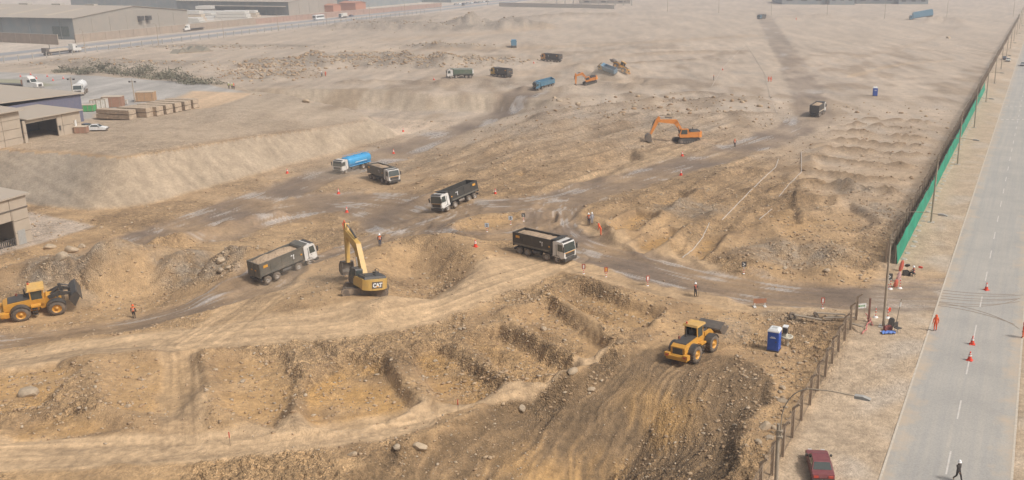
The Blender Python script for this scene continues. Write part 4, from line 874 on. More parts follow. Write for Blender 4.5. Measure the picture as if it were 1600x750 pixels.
# ------------------------------------------------------------------ wheel loaders
def wheel_loader(spot, hd, label, bucket_up, steer=0., hoodM=M_charcoal):
    x, y = spot; loc, rot = seat(x, y, hd, 4.2, 2.2)
    t = thing('wheel_loader', loc, 0, label, 'wheel loader', 'wheel loaders moving soil', rot)
    RR = .86
    for s in (-1, 1): wheel(t, -1.65, s*1.12, RR, .66, M_yel, 22); wheel(t, 1.75, s*1.12, RR, .66, M_yel, 22)
    MB().prism([(-2.9, .75), (.1, .75), (.2, 1.35), (-.2, 1.5), (-2.9, 1.5)], -.75, .75).build('rear_frame', M_yel, t)
    hood = MB().prism([(-3.15, 1.2), (-.45, 1.35), (-.45, 2.2), (-2.75, 2.05), (-3.15, 1.85)], -.82, .82, inset=.08).build('hood', M_yel, t)
    MB().prism([(-2.7, 2.06), (-.5, 2.20), (-.5, 2.30), (-2.6, 2.15)], -.66, .66).build('hood_top', hoodM, hood)
    MB().box(-3.19, -3.1, -.55, .55, 1.0, 1.75).build('radiator_grille', M_charcoal, hood)
    MB().prism([(-3.5, .62), (-2.7, .62), (-2.7, 1.1), (-3.35, 1.15), (-3.5, 1.0)], -1.15, 1.15).box(-3.55, -3.1, -1.3, -.75, .85, 1.25).box(-3.55, -3.1, .75, 1.3, .85, 1.25).build('counterweight', M_yel, t)
    for s in (-1, 1): MB().box(-3.6, -3.53, s*1.0-.15, s*1.0+.15, .97, 1.12).build('tail_light', M_red, t)
    MB().cyl((-1.0, .3, 2.2), (-1.0, .3, 3.0), .08, n=10).cyl((-1.0, .3, 2.2), (-1.0, .3, 2.35), .16, n=10).build('exhaust', M_charcoal, t)
    MB().cyl((-1.8, .62, 2.1), (-1.8, .62, 2.45), .12, n=10).build('air_intake', mat('rust cap', (.25, .07, .04), .7), t)
    for s in (-1, 1):
        for cx, m in ((-1.65, M_charcoal), (1.75, M_charcoal)):
            pr = [(cx+(RR+.16)*math.cos(a), RR+(RR+.16)*math.sin(a)) for a in np.linspace(.35, 2.75, 10)]
            q = [(cx+(RR+.10)*math.cos(a), RR+(RR+.10)*math.sin(a)) for a in np.linspace(2.75, .35, 10)]
            MB().prism(pr+q, s*.72, s*1.44).build('mudguard', m, t)
        lad = MB()
        for i in range(3): lad.box(-.5, -.05, s*1.0, s*1.3, .5+i*.35, .55+i*.35)
        lad.box(-.52, -.47, s*1.02, s*1.07, .5, 1.6).box(-.08, -.03, s*1.02, s*1.07, .5, 1.6).build('ladder', M_charcoal, t)
        MB().box(-.6, .35, s*.75, s*1.25, 1.42, 1.6).build('platform', M_yel, t)
    # cab
    c = MB().box(-.55, .75, -.72, .72, 1.45, 2.05).build('cab', M_yel, t)
    for px, py in ((-.5, -.68), (-.5, .68), (.68, -.62), (.68, .62)): MB().beam((px, py, 2.0), (px*.96+.0, py*.97, 3.22), .12, .13).build('cab_pillar', M_yel, c)
    MB().box(-.48, .66, -.67, -.63, 2.05, 3.15).build('cab_window', M_glass, c); MB().box(-.48, .66, .63, .67, 2.05, 3.15).build('cab_window', M_glass, c)
    MB().box(.66, .70, -.6, .6, 2.05, 3.15).build('cab_window', M_glass, c)
    MB().box(-.4, .1, -.3, .3, 2.05, 2.25).box(-.45, -.3, -.3, .3, 2.25, 2.8).build('driver_seat', M_charcoal, c)
    rf = MB().prism([(-.75, 3.2), (.95, 3.2), (.9, 3.38), (-.65, 3.40)], -.86, .86, inset=.05).build('roof', mat('pale yellow roof', (.70, .40, .08), .5, dust=.35), c)  # cab roof in a lighter yellow than the body
    MB().cyl((-.5, .5, 3.4), (-.5, .5, 3.58), .09, n=10).build('beacon', M_red, rf)
    # front frame, arms, bucket
    MB().prism([(.25, .8), (2.3, .7), (2.35, 1.3), (1.5, 2.1), (.95, 2.15), (.25, 1.4)], -.55, .55).build('front_frame', M_yel, t)
    A = (1.15, 1.95); B = (3.3, 1.5 if not bucket_up else 2.35); ba = 0. if not bucket_up else R(55)
    for s in (-1, 1): MB().beam((A[0], s*.55, A[1]), ((A[0]+B[0])/2, s*.55, (A[1]+B[1])/2+.2), .16, .42, .5).beam(((A[0]+B[0])/2, s*.55, (A[1]+B[1])/2+.2), (B[0], s*.55, B[1]-.3), .16, .5, .3).build('lift_arm', M_charcoal if bucket_up else M_yel, t)
    MB().cyl((1.0, 0, 1.7), (2.4, 0, B[1]+.55), .12, n=10).beam((2.35, 0, B[1]+.8), (2.55, 0, B[1]-.1), .2, .3).cyl((2.4, 0, B[1]+.75), (3.25, 0, B[1]+.45), .08, n=8).build('tilt_linkage', M_charcoal, t)
    for s in (-1, 1): MB().cyl((1.5, s*.35, .9), (2.3, s*.5, B[1]), .1, n=10).build('lift_ram', M_chrome, t)
    pr = [(0, .65), (.12, .7), (1.15, .45), (1.2, .38), (.2, .55), (.12, .1), (.35, -.38), (1.3, -.62), (1.3, -.68), (.25, -.5), (0, 0)]
    q = MB().prism(pr, -1.42, 1.42)
    for s in (-1, 1): q.prism([(0, .65), (.12, .7), (.75, .5), (1.3, -.65), (.25, -.5), (0, 0)], s*1.4-.03, s*1.4+.03)
    bo = q.build('bucket', M_steel if not bucket_up else M_charcoal, t, (B[0]+.02, 0, B[1]-.1), (0, -R(38) if not bucket_up else ba, 0))
    for i in range(8): MB().prism([(1.28, -.68), (1.28, -.60), (1.5, -.68)], -1.3+i*.371-.06, -1.3+i*.371+.06).build('tooth', M_chrome, bo)
    return t
wheel_loader(SPOTS['load_a'], heading((1088, 571), (1115, 553)), 'yellow wheel loader with raised bucket near the blue toilet cabin', False)
wheel_loader(SPOTS['load_b'], R(30), 'yellow wheel loader at the left edge tipping its dark bucket', True).scale = (1.12, 1.12, 1.12)
wheel_loader(SPOTS['load_c'], R(150), 'distant wheel loader standing behind the bright blue dump truck', False)
# ------------------------------------------------------------------ roadside fences
M_post = mat('weathered post', (.23, .17, .115), .85, dust=.45, var=.2); M_wire = mat('dusty wire', (.20, .15, .105), .8, dust=.4)
M_net = mat('green screen', (.0, .235, .14), .7, dust=.05, var=.25, scale=.5); M_pole = mat('lamp pole', (.36, .30, .225), .75, dust=.3, var=.15); M_conc = mat('concrete', (.42, .40, .36), .9, dust=.3, var=.2)
def fence_meshes(step, H, t=.006):
    p = MB().box(-.12, .12, -.11, .11, -.4, H); p.add([(-.12, -.11, H), (.12, -.11, H), (.12, .11, H), (-.12, .11, H), (.40, -.09, H+.46), (.53, -.09, H+.36), (.53, .09, H+.36), (.40, .09, H+.46)], [(0, 1, 5, 4), (1, 2, 6, 5), (2, 3, 7, 6), (3, 0, 4, 7), (4, 5, 6, 7)])
    w = MB(); n = 24
    L = step-.18; h = H-.25
    for i in range(-n, n):              # chain-link diagonals, both ways
        for sg in (-1, 1):
            a = i/n*L*1.0; pts = []
            y0 = a; y1 = a+h
            ya, yb = max(0, y0), min(L, y1)
            if yb-ya < .05: continue
            za, zb = ya-y0, yb-y0
            if sg < 0: ya, yb = L-ya, L-yb
            w.add([(0, .09+ya-t, .12+za), (0, .09+ya+t, .12+za), (0, .09+yb+t, .12+zb), (0, .09+yb-t, .12+zb)], [(0, 1, 2, 3)])
    for zz in (.12, .12+h/2, .12+h): w.box(-.012, .012, .09, .09+L, zz-.015, zz+.015)
    for k in range(2): w.box(.2+.2*k, .22+.2*k, -.0, L+.1, H+.17+.17*k, H+.185+.17*k)
    a, b = p.mesh('post'), w.mesh('mesh_panel'); a.materials.append(M_post); b.materials.append(M_wire); return a, b
def fence(label, Y0, Y1, w, H, step, group=None, limit=300):
    u0, u1 = u_at_Y(Y0, w), u_at_Y(Y1, w); n = int((u1-u0)/step)
    x, y = RW(u0, w); t = thing('fence', (x, y, 0), rzR, label, 'fence', group)
    a, b = fence_meshes(step, H, .006 if Y0 < 100 else .014)
    for i in range(n+1):
        z = hz(*RW(u0+i*step, w)) if i*step < 130 else 0.
        jt = random.uniform(-.02, .02)
        place('post', a, None, t, (0, i*step, z-.05), (jt, random.uniform(-.03, .03), 0))
        if i < n: place('mesh_panel', b, None, t, (0, i*step, z))
    return t, u0, n
fence('brown mesh fence with bent post tops beside the red sedan', 60, 100.5, -7.8, 2.75, 3.3)
far_f, fu0, fn = fence('long mesh fence running into the distance behind green screening', 120, 690, -7.9, 2.75, 3.3)
# green screen hung on the outside of the far fence, a little slack between posts
def screen():
    u0, u1 = u_at_Y(119.6, -6.5), u_at_Y(297, -6.5); n = 64; mb = MB(); vs = []
    for i in range(n+1):
        u = u0+(u1-u0)*i/n
        for j, z in enumerate((0.02, .8, 1.6, 2.3)): vs.append((*RW(u, -6.45-.12*math.sin(i*1.7)*(j in (1, 2))-.25*(j/3)), z+(.05+.04*j)*math.sin(i*2.3+j*.4)+.05*j*math.sin(i*.31)))
    for i in range(n+1):
        u = u0+(u1-u0)*i/n
        for j, z in enumerate((0.02, .8, 1.6, 2.3)): vs.append((*RW(u, -6.47-.12*math.sin(i*1.7)*(j in (1, 2))-.25*(j/3)), z+(.05+.04*j)*math.sin(i*2.3+j*.4)+.05*j*math.sin(i*.31)))
    o = (n+1)*4
    for b0 in (0, o): mb.add(vs if b0 == 0 else [], [(b0+i*4+j, b0+(i+1)*4+j, b0+(i+1)*4+j+1, b0+i*4+j+1) for i in range(n) for j in range(3)] if b0 == 0 else [])
    mb.f += [(o+i*4+j, o+(i+1)*4+j, o+(i+1)*4+j+1, o+i*4+j+1) for i in range(n) for j in range(3)]; mb.m += [0]*(n*3); mb.s += [False]*(n*3)
    x, y = RW(u0, -6.45); t = thing('screen_fence', (0, 0, 0), 0, 'long green fabric screen hung along the roadside fence', 'screen fence')
    mb.build('fabric', M_net, t)
    pm = MB().cyl((0, 0, -.2), (0, 0, 2.4), .045, n=6).mesh('screen_post'); pm.materials.append(M_post)
    for i in range(0, n+1, 1): place('screen_post', pm, None, t, (*RW(u0+(u1-u0)*i/n, -6.75), 0))
    fm = MB().add([(.5*math.cos(a)*(1+.2*math.sin(3*a)), .42*math.sin(a), -.05) for a in np.linspace(0, 6.28, 9)[:-1]]+[(.36*math.cos(a), .3*math.sin(a), .09) for a in np.linspace(0, 6.28, 9)[:-1]], [(i, (i+1) % 8, (i+1) % 8+8, i+8) for i in range(8)]+[tuple(range(8, 16))]).mesh('footing'); fm.materials.append(M_conc)
    for i in range(0, n+1, 1): place('footing', fm, None, t, (*RW(u0+(u1-u0)*i/n+random.uniform(-.4, .4), -5.9+random.uniform(-.2, .3)), 0), (0, 0, random.uniform(0, 6)))
screen()
# ------------------------------------------------------------------ street lamps
def lamp_meshes():
    p = MB().cyl((0, 0, -.3), (0, 0, 10.4), .17, .11, n=12)
    arc = [(0, 0, 9.6)]+[(1.9-1.9*math.cos(a), 0, 10.6+2.5*math.sin(a)) for a in np.linspace(0, math.pi/2, 10)]+[(3.0, 0, 13.16), (3.9, 0, 13.12), (4.5, 0, 13.08)]
    arc = [(x+.16, y, z) for x, y, z in arc]
    a = MB().tube(arc, .038, 8); h = MB().prism([(4.5, 12.98), (5.4, 12.96), (5.45, 13.04), (5.0, 13.18), (4.5, 13.16)], -.16, .16); c = MB().box(-.08, .28, -.14, .14, 9.9, 10.0).box(-.08, .28, -.14, .14, 9.5, 9.6)
    f = MB().box(-.5, .5, -.5, .5, -.1, .08)
    out = []
    for nm, mb, m in (('pole', p, M_pole), ('arm', a, M_pole), ('lamp_head', h, mat('lamp head', (.36, .36, .34), .5, dust=.25)), ('clamp', c, M_pole), ('footing', f, M_conc)):
        me = mb.mesh(nm); me.materials.append(m); out.append((nm, me))
    return out
LM = lamp_meshes()
ordn = ['nearest street lamp with its curved arm reaching over the red sedan', 'tall street lamp standing at the site gate', 'street lamp beside the near end of the green screen', 'street lamp halfway along the green screen', 'street lamp near the far end of the green screen']
nth = 'sixth seventh eighth ninth tenth eleventh twelfth thirteenth fourteenth'.split()
for k in range(14):
    Yp = 54+43.3*k; x, y = RW(u_at_Y(Yp, -4.7), -4.7)
    lab = ordn[k] if k < 5 else f'{nth[k-5]} street lamp from the front along the roadside fence'
    t = thing('street_lamp', (x, y, 0), rzR, lab, 'street lamp', 'street lamps along the right road', (random.uniform(-.012, .012), random.uniform(-.02, .02), rzR))
    for nm, me in LM:
        place(nm, me, None, t)
# ------------------------------------------------------------------ left road: wire fence and lamps
def left_fence():
    t = thing('fence', (*LW(-40, 0), 0), 0, 'low post and wire fence along the far left road', 'fence')
    t.rotation_euler = (0, 0, -math.atan2(LD[0], LD[1]))
    pm = MB().box(-.12, .12, -.12, .12, -.3, 2.5).mesh('post'); pm.materials.append(M_conc)
    wm = MB()
    for z in (.5, 1.0, 1.5, 2.0): wm.box(-.015, .015, 0, 7, z, z+.025)
    wm = wm.mesh('wire'); wm.materials.append(M_wire)
    for i in range(62): place('post', pm, None, t, (0, i*7, 0)); place('wire', wm, None, t, (0, i*7, 0))
left_fence()
def sp_lamp(x, y, h, label, arm=1.6, group='lamp poles by the far left road', rz=0):
    t = thing('lamp_pole', (x, y, hz(x, y)), rz, label, 'lamp pole', group)
    MB().cyl((0, 0, -.3), (0, 0, h), .17, .1, n=8).build('pole', M_pole, t)
    MB().tube([(0, 0, h-.2), (arm*.5, 0, h+.35), (arm, 0, h+.45)], .05, 6).build('arm', M_pole, t)
    MB().prism([(arm, h+.4), (arm+.7, h+.42), (arm+.6, h+.55), (arm, h+.54)], -.13, .13).build('lamp_head', M_conc, t)
far_l = [(134, 83), (248, 71), (350, 60), (435, 49), (511, 40), (578, 30), (633, 25), (689, 18), (762, 8)]
wh = 'first second third fourth fifth sixth seventh eighth ninth'.split()
for i, (a, b) in enumerate(far_l): sp_lamp(*P(a, b), 9.5, f'{wh[i]} thin lamp pole from the left along the far left road', rz=2.6)
for i, (a, b) in enumerate([(1205, 24), (1292, 28), (1382, 30), (1479, 30), (1583, 26), (1043, 18), (1123, 20)]): sp_lamp(*P(a, b), 12, ['thin pole left of the far haul road end', 'thin pole above the low far heaps', 'middle thin pole on the far plain', 'thin pole right of the blue covered truck', 'thin pole beside the far end of the right fence', 'leftmost thin pole on the far middle plain', 'thin pole between the far middle plain and the haul road'][i], group='thin poles on the far plain')
def yard_lamp(px, py, h, label):
    x, y, z = G(px, py, False); t = thing('yard_lamp', (x, y, z), 0, label, 'lamp pole', 'lamp poles in the yard')
    MB().cyl((0, 0, -.3), (0, 0, h), .14, .09, n=8).build('pole', M_pole, t); MB().box(-.7, .7, -.05, .05, h-.6, h-.5).build('crossbar', M_pole, t)
    for s in (-1, 1): MB().box(s*.7-.2, s*.7+.2, -.12, .25, h-.75, h-.4).build('floodlight', M_charcoal, t)
yard_lamp(118, 173, 8.2, 'yard lamp pole right of the blue walled shed'); yard_lamp(211, 161, 6.0, 'yard lamp pole behind the stacked crates')

# ------------------------------------------------------------------ toilets, gate clutter, signs, cones
M_tb = mat('toilet blue', (.015, .09, .42), .45, dust=.06, var=.06); M_tw = mat('toilet white', (.74, .74, .72), .5, dust=.1)
def toilet(key, rz, label, scale=1.):
    x, y = SPOTS[key]; t = thing('portable_toilet', (x, y, hz(x, y)), rz, label, 'portable toilet', 'portable toilets'); t.scale = (scale,)*3
    MB().box(-.55, .55, -.55, .55, .12, 2.05).build('cabin', M_tb, t)
    MB().box(-.6, .6, -.6, .6, 0, .13).build('base', M_charcoal, t)
    rf = MB().add([(-.6, -.6, 2.05), (.6, -.6, 2.05), (.6, .6, 2.05), (-.6, .6, 2.05), (-.58, -.58, 2.17), (.58, -.58, 2.17), (.58, .58, 2.17), (-.58, .58, 2.17), (-.4, -.45, 2.36), (.4, -.45, 2.36), (.4, .45, 2.36), (-.4, .45, 2.36)],
                  [(0, 1, 5, 4), (1, 2, 6, 5), (2, 3, 7, 6), (3, 0, 4, 7), (4, 5, 9, 8), (5, 6, 10, 9), (6, 7, 11, 10), (7, 4, 8, 11), (8, 9, 10, 11)]).build('roof', M_tw, t)
    MB().box(-.25, .25, -.25, .25, 2.355, 2.375).build('skylight', mat('skylight', (.45, .48, .48), .5), rf)
    MB().box(-.44, .44, -.585, -.545, .2, 1.95).build('door', mat('toilet door', (.016, .085, .40), .4, dust=.05), t)
    d = MB().box(.28, .38, -.61, -.57, 1.0, 1.15).build('door_handle', M_charcoal, t)
    for s in (-.56, .56):
        for z in (.55, 1.0, 1.45): MB().box(s-.02, s+.02, -.42, .42, z, z+.3).build('panel_rib', M_tb, t)
    MB().box(-.3, .3, -.592, -.58, 1.42, 1.48).box(-.2, .2, -.592, -.58, 1.52, 1.58).build('door_lettering', M_mark, t)
toilet('toilet_a', R(-24), 'blue portable toilet with white roof near the wheel loader', 1.03)
toilet('toilet_b', R(-8), 'blue portable toilet alone on the far open ground', 1.15)
def wash_stand():
    x, y, z = G(1229, 541); t = thing('wash_stand', (x, y, z), R(-24), 'cream wash stand with black top box right of the near toilet', 'wash stand')
    M_cream = mat('cream plastic', (.62, .58, .47), .55, dust=.25)
    MB().lathe([(.12, 0), (.2, .2), (.22, .7), (.62, 1.0), (.64, 1.12), (.5, 1.14), (.46, 1.02), (.02, .98)], 'z', n=18).build('basin', M_cream, t)
    MB().prism([(-.35, 1.1), (.0, 1.1), (-.05, 1.5), (-.3, 1.5)], -.25, .25).build('back_panel', M_cream, t)
    MB().box(-.42, .02, -.32, .32, 1.48, 2.1).build('tank_box', M_charcoal, t); MB().box(-.46, .06, -.36, .36, 2.1, 2.2).build('tank_lid', M_tw, t)
wash_stand()
M_sign = mat('faded red board', (.38, .075, .045), .6, dust=.2); M_cone = mat('cone red', (.78, .055, .02), .55, dust=.08); M_rw = mat('white band', (.75, .74, .7), .6, dust=.15)
def cone_mesh():
    c = MB().lathe([(.001, .95), (.04, .95), (.06, .85), (.24, .06), (.24, .05)], 'z', n=16).mesh('cone'); c.materials.append(M_cone)
    b = MB().box(-.28, .28, -.28, .28, 0, .06).mesh('base'); b.materials.append(M_cone)
    s = MB().lathe([(.125, .62), (.165, .48)], 'z', n=16).mesh('stripe'); s.materials.append(M_rw)
    s2 = MB().lathe([(.09, .77), (.112, .70)], 'z', n=16).mesh('stripe'); s2.materials.append(M_rw)
    return c, b, s, s2
CM = cone_mesh()
def cone(px, py, label, group, sc=1.0, z=None):
    if z is None: x, y, z = G(px, py, False)
    else: x, y = P(px, py, z)
    t = thing('traffic_cone', (x, y, z), random.uniform(0, 1.5), label, 'traffic cone', group); t.scale = (sc,)*3
    place('cone', CM[0], None, t); place('base', CM[1], None, t); place('stripe', CM[2], None, t).scale = (1.06, 1.06, 1); place('stripe', CM[3], None, t).scale = (1.1, 1.1, 1)
for i, (a, b) in enumerate([(1515, 563), (1519, 538), (1541, 453)]): cone(a, b, ['traffic cone on the lane line nearest the camera', 'traffic cone just beyond the nearest one on the lane line', 'traffic cone on the lane line above the gate tyre marks'][i], 'cones on the road lane line', z=.036)
site_c = [(542, 332, 'orange cone below the muddy turn left of the trucks'), (529, 303, 'orange cone in the mud below the blue tanker'), (630, 206, 'orange marker at the foot of the tan pad'), (449, 271, 'orange cone at the foot of the grey bank'),
          (615, 240, 'orange cone right behind the loaded dump truck'), (743, 386, 'small orange cone on the heap left of the loaded truck'), (1064, 274, 'orange cone beside the wet track below the orange excavator'), (774, 304, 'orange cone right of the empty black dump truck'),
          (834, 99, 'orange cone left of the orange cabbed dump truck'), (1129, 110, 'orange cone on the far white tape'), (678, 125, 'orange cone left of the green dump truck'), (1066, 244, 'orange cone just below the orange excavator tracks')]
for a, b, l in site_c: cone(a, b, l, 'cones about the site', 1.05)
for i, (a, b) in enumerate([(32, 120), (48, 117), (57, 123), (74, 120), (83, 126), (99, 123)]): cone(a, b, f'{wh[i]} small red cone from the left on the yard paving', 'cones on the yard paving', .95)

def board_sign(px, py, label, w=.45, h=.68, z0=.62, rz=0., col=M_sign, mark='bar', group='warning boards beside the wet track', text=None, feet=True):
    x, y, z = G(px, py); t = thing('warning_sign', (x, y, z), rz, label, 'sign', group)
    MB().cyl((0, 0, -.1), (0, 0, z0+.1), .04, n=8).build('post', M_rw, t)
    for k in range(2): MB().cyl((0, 0, .1+k*.3), (0, 0, .25+k*.3), .046, n=8).build('band', M_cone, t)
    if feet: MB().lathe([(.02, .08), (.1, .07), (.16, 0)], 'z', n=12).build('foot', M_rw, t)
    b = MB().box(-w/2, w/2, -.03, .03, z0, z0+h).build('board', col, t)
    if mark == 'bar': MB().box(-w*.2, w*.2, -.036, -.029, z0+h*.18, z0+h*.82).build('inner_panel', M_amber if 'second' in label else M_rw, b)
    if text:
        cu = bpy.data.curves.new('numeral', 'FONT'); cu.body = text; cu.size = h*1.0; cu.align_x = 'CENTER'; cu.extrude = .008; cu.offset = .02
        tmp = bpy.data.objects.new('numeral', cu); COL.objects.link(tmp); me = bpy.data.meshes.new_from_object(tmp.evaluated_get(bpy.context.evaluated_depsgraph_get())); bpy.data.objects.remove(tmp)
        place('numeral', me, M_charcoal, b, (0, -.038, z0+h*.15), (R(90), 0, 0))
    if mark == 'arrow':
        MB().add([(-.22, -.034, z0+.15), (-.08, -.034, z0+.15), (.2, -.034, z0+h/2), (-.08, -.034, z0+h-.15), (-.22, -.034, z0+h-.15), (.04, -.034, z0+h/2)], [(0, 1, 2, 5), (5, 2, 3, 4)]).build('chevron', M_rw, b)
    return t
board_sign(912, 428, 'first small red sign from the left beside the wet track'); board_sign(947, 433, 'second small red sign from the left with an amber centre', rz=.2); board_sign(1012, 447, 'third small red sign from the left beside the wet track', rz=.5)
board_sign(1285, 482, 'small red sign just left of the gate rubble', rz=.1)
M_num = mat('pale number board', (.55, .60, .66), .6, dust=.1)
board_sign(761, 362, 'pale board with numeral two on the island in the junction', .6, .6, .7, col=M_num, mark='', text='2', group='numbered boards on the junction island')
board_sign(798, 351, 'pale board with numeral five on the island in the junction', .6, .6, .7, col=M_num, mark='', text='5', group='numbered boards on the junction island')
board_sign(818, 346, 'dark board with pale arrow at the right of the junction island', .55, .55, .7, col=M_charcoal, mark='arrow', group='numbered boards on the junction island')
board_sign(1162, 428, 'dark arrow board beyond the wet track left of the heaps', .6, .7, .9, col=M_charcoal, mark='arrow')
board_sign(1388, 451, 'dark arrow board standing at the gate pole', .8, .8, 1.1, col=M_charcoal, mark='arrow', group='boards and posts at the gate')
def low_board():
    x, y, z = G(1187, 480); t = thing('site_board', (x, y, z), .1, 'wide rusty brown board low on the verge left of the gate', 'board')
    MB().box(-.75, .75, -.03, .03, .45, 1.0).build('panel', mat('rust board', (.40, .15, .07), .7), t)
    for s in (-.6, .6): MB().box(s-.04, s+.04, -.05, .05, -.2, .5).box(s-.15, s+.15, -.3, .3, 0, .1).build('leg', M_rw, t)
low_board()
def delineator(px, py, label, h=1.25, flag=False):
    x, y, z = G(px, py); t = thing('marker_post', (x, y, z), 0, label, 'marker post', 'boards and posts at the gate')
    MB().cyl((0, 0, 0), (0, 0, h), .045, n=8).build('post', M_rw, t)
    for k in range(3): MB().cyl((0, 0, .2+k*.36), (0, 0, .38+k*.36), .052, n=8).build('band', M_cone, t)
    MB().lathe([(.02, .16), (.22, .13), (.3, 0)], 'z', n=12).build('base', M_rw, t)
    if flag: MB().add([(0, 0, h), (.3, .05, h-.05), (.28, .05, h-.5), (0, 0, h-.5), (0, .03, h), (.3, .08, h-.05), (.28, .08, h-.5), (0, .03, h-.5)], [(0, 1, 2, 3), (7, 6, 5, 4), (0, 4, 5, 1), (1, 5, 6, 2), (2, 6, 7, 3)]).build('flag', M_cone, t)
delineator(1368, 496, 'striped marker post left of the gate lamp pole'); delineator(1387, 497, 'striped marker post with a red flag right of the gate lamp pole', flag=True)
delineator(1406, 451, 'striped marker post below the orange bags'); delineator(1391, 452, 'striped marker post behind the gate arrow board')
def gate_bits():
    x, y, z = G(1357, 503); t = thing('gate_post', (x, y, z), 0, 'dark red gate post beside the small white sign', 'gate post')
    MB().box(-.09, .09, -.09, .09, -.3, 2.75).build('post', mat('red oxide', (.17, .05, .035), .7), t)
    x, y, z = G(1399, 512); t = thing('gate_post', (x, y, z), 0, 'thin dark pole leaning at the gate opening right of the lamp', 'gate post', rot=(0, R(7), 0))
    MB().cyl((0, 0, -.2), (0, 0, 3.3), .06, n=8).build('post', M_pole, t); MB().box(-.07, .07, -.08, .08, 2.4, 2.9).build('plate', M_rw, t)
    x, y, z = G(1345, 493); t = thing('site_sign', (x, y, z), .25, 'small white sign with green lettering at the fence end', 'sign')
    for s in (-.4, .4): MB().cyl((s, 0, -.1), (s, 0, 1.3), .035, n=8).build('leg', M_pole, t)
    b = MB().box(-.58, .58, -.02, .02, .85, 1.4).build('board', M_tw, t)
    MB().box(-.42, -.12, -.03, -.018, 1.05, 1.22).box(-.05, .12, -.03, -.018, 1.05, 1.22).box(.2, .42, -.03, -.018, 1.05, 1.22).build('lettering', mat('sign green', (.06, .28, .1), .6), b)
    # chair, bag, blue sheet, black case
    x, y, z = G(1402, 520); t = thing('folding_chair', (x, y, z), .5, 'black folding chair with metal legs right of the gate lamp', 'chair')
    for sx in (-.22, .22):
        for sy in (-.22, .22): MB().cyl((sx*1.2, sy*1.2, 0), (sx*.9, sy*.9, .5), .025, n=6).build('leg', M_chrome, t)
    MB().box(-.3, .3, -.3, .3, .5, .58).build('seat', M_charcoal, t); MB().box(-.3, .3, .26, .34, .6, 1.1).build('backrest', M_charcoal, t)
    x, y, z = G(1387, 516); t = thing('tote_bag', (x, y, z), .2, 'dark red bag on the ground at the foot of the gate lamp', 'bag')
    MB().prism([(-.4, 0), (.4, 0), (.44, .35), (.3, .55), (-.34, .5), (-.45, .3)], -.25, .25, inset=.08).build('bag_body', mat('maroon cloth', (.24, .03, .035), .8, bump=.4), t); MB().tube([(-.2, 0, .5), (-.1, 0, .75), (.1, 0, .75), (.2, 0, .5)], .025, 6).build('handle', M_charcoal, t)
    x, y, z = G(1390, 513); t = thing('black_case', (x, y, z), .1, 'tall black case standing behind the dark red bag', 'case', rot=(0, R(10), .1))
    MB().prism([(-.25, 0), (.28, 0), (.3, 1.0), (.2, 1.15), (-.18, 1.15), (-.27, 1.0)], -.15, .15, inset=.03).build('case_body', M_charcoal, t); MB().tube([(-.1, 0, 1.14), (-.08, 0, 1.24), (.08, 0, 1.24), (.1, 0, 1.14)], .02, 6).build('handle', M_charcoal, t)
    x, y, z = G(1388, 521); mb = MB(); n = 9
    vs = [(-.75+1.5*i/(n-1), -.4+.8*j/4, .06+.12*abs(math.sin(i*1.3+j*2.1))+.1*(j == 2)) for i in range(n) for j in range(5)]
    mb.add(vs+[(a, b, 0) for a, b, c in vs], [(i*5+j, (i+1)*5+j, (i+1)*5+j+1, i*5+j+1) for i in range(n-1) for j in range(4)]); mb.build('blue_tarp', mat('tarp blue', (.02, .16, .55), .5), None, (x, y, z), (0, 0, .1), label='crumpled blue sheet lying in front of the dark red bag', cat='tarp')
    # red mesh bags and barrier tape
    for px, py, h, lab in ((1406, 424, 1.5, 'orange bag of netting tied at the end of the green screen'), (1402, 440, 1.3, 'pink and white wrapped bundle below the orange bag'), (1398, 449, 1.0, 'red folded barrier leaning below the wrapped bundle')):
        x, y, z = G(px, py); mb = MB(); n = 10; vs = []
        prof = [(.12, 0), (.25, .2), (.27, .55), (.2, .85), (.07, 1.0)]
        for r, q in prof: vs += [(r*(1+.25*math.sin(3*a+q*5))*math.cos(a), r*(.7+.2*math.sin(2*a))*math.sin(a), q*h) for a in np.linspace(0, 2*math.pi, n, endpoint=False)]
        mb.add(vs, [(j*n+i, j*n+(i+1) % n, (j+1)*n+(i+1) % n, (j+1)*n+i) for j in range(4) for i in range(n)]+[tuple(range(4*n, 5*n))])
        mb.build('tied_bundle', mat('netting red', (.62, .10, .06), .8) if 'pink' not in lab else mat('pink wrap', (.62, .36, .34), .7), None, (x, y, z), (0, R(12), 0), label=lab, cat='bundle')
    # plank heap left of the gate
    for i, (px, py, L, rz) in enumerate(((1298, 497, 3.2, .05), (1262, 503, 3.0, -.45), (1312, 503, 3.4, -.1), (1338, 515, 2.2, -1.1))):
        x, y, z = G(px, py); MB().box(-L/2, L/2, -.13, .13, 0, .09).build('plank', mat('grey timber', (.30, .25, .19), .85), None, (x, y, z+.45), (R(8), R(5-4*i), rz), label=['long plank on top of the rubble left of the gate', 'plank slanting down the left end of the gate rubble', 'plank lying across the right end of the gate rubble', 'pale plank leaning against the last fence post'][i], cat='plank', group='planks on the gate rubble')
    for s, (px, py) in enumerate(((1238, 498), (1275, 497))):
        x, y, z = G(px, py); MB().lathe([(.18, -.14), (.38, -.14), (.46, 0), (.38, .14), (.18, .14), (.18, -.14)], 'z', n=18).build('old_tyre', M_tyre, None, (x, y, z+.3), (R(50), R(20), s), label=['dusty tyre at the left end of the gate rubble', 'dusty tyre in the middle of the gate rubble'][s], cat='tyre', group='old tyres in the gate rubble')
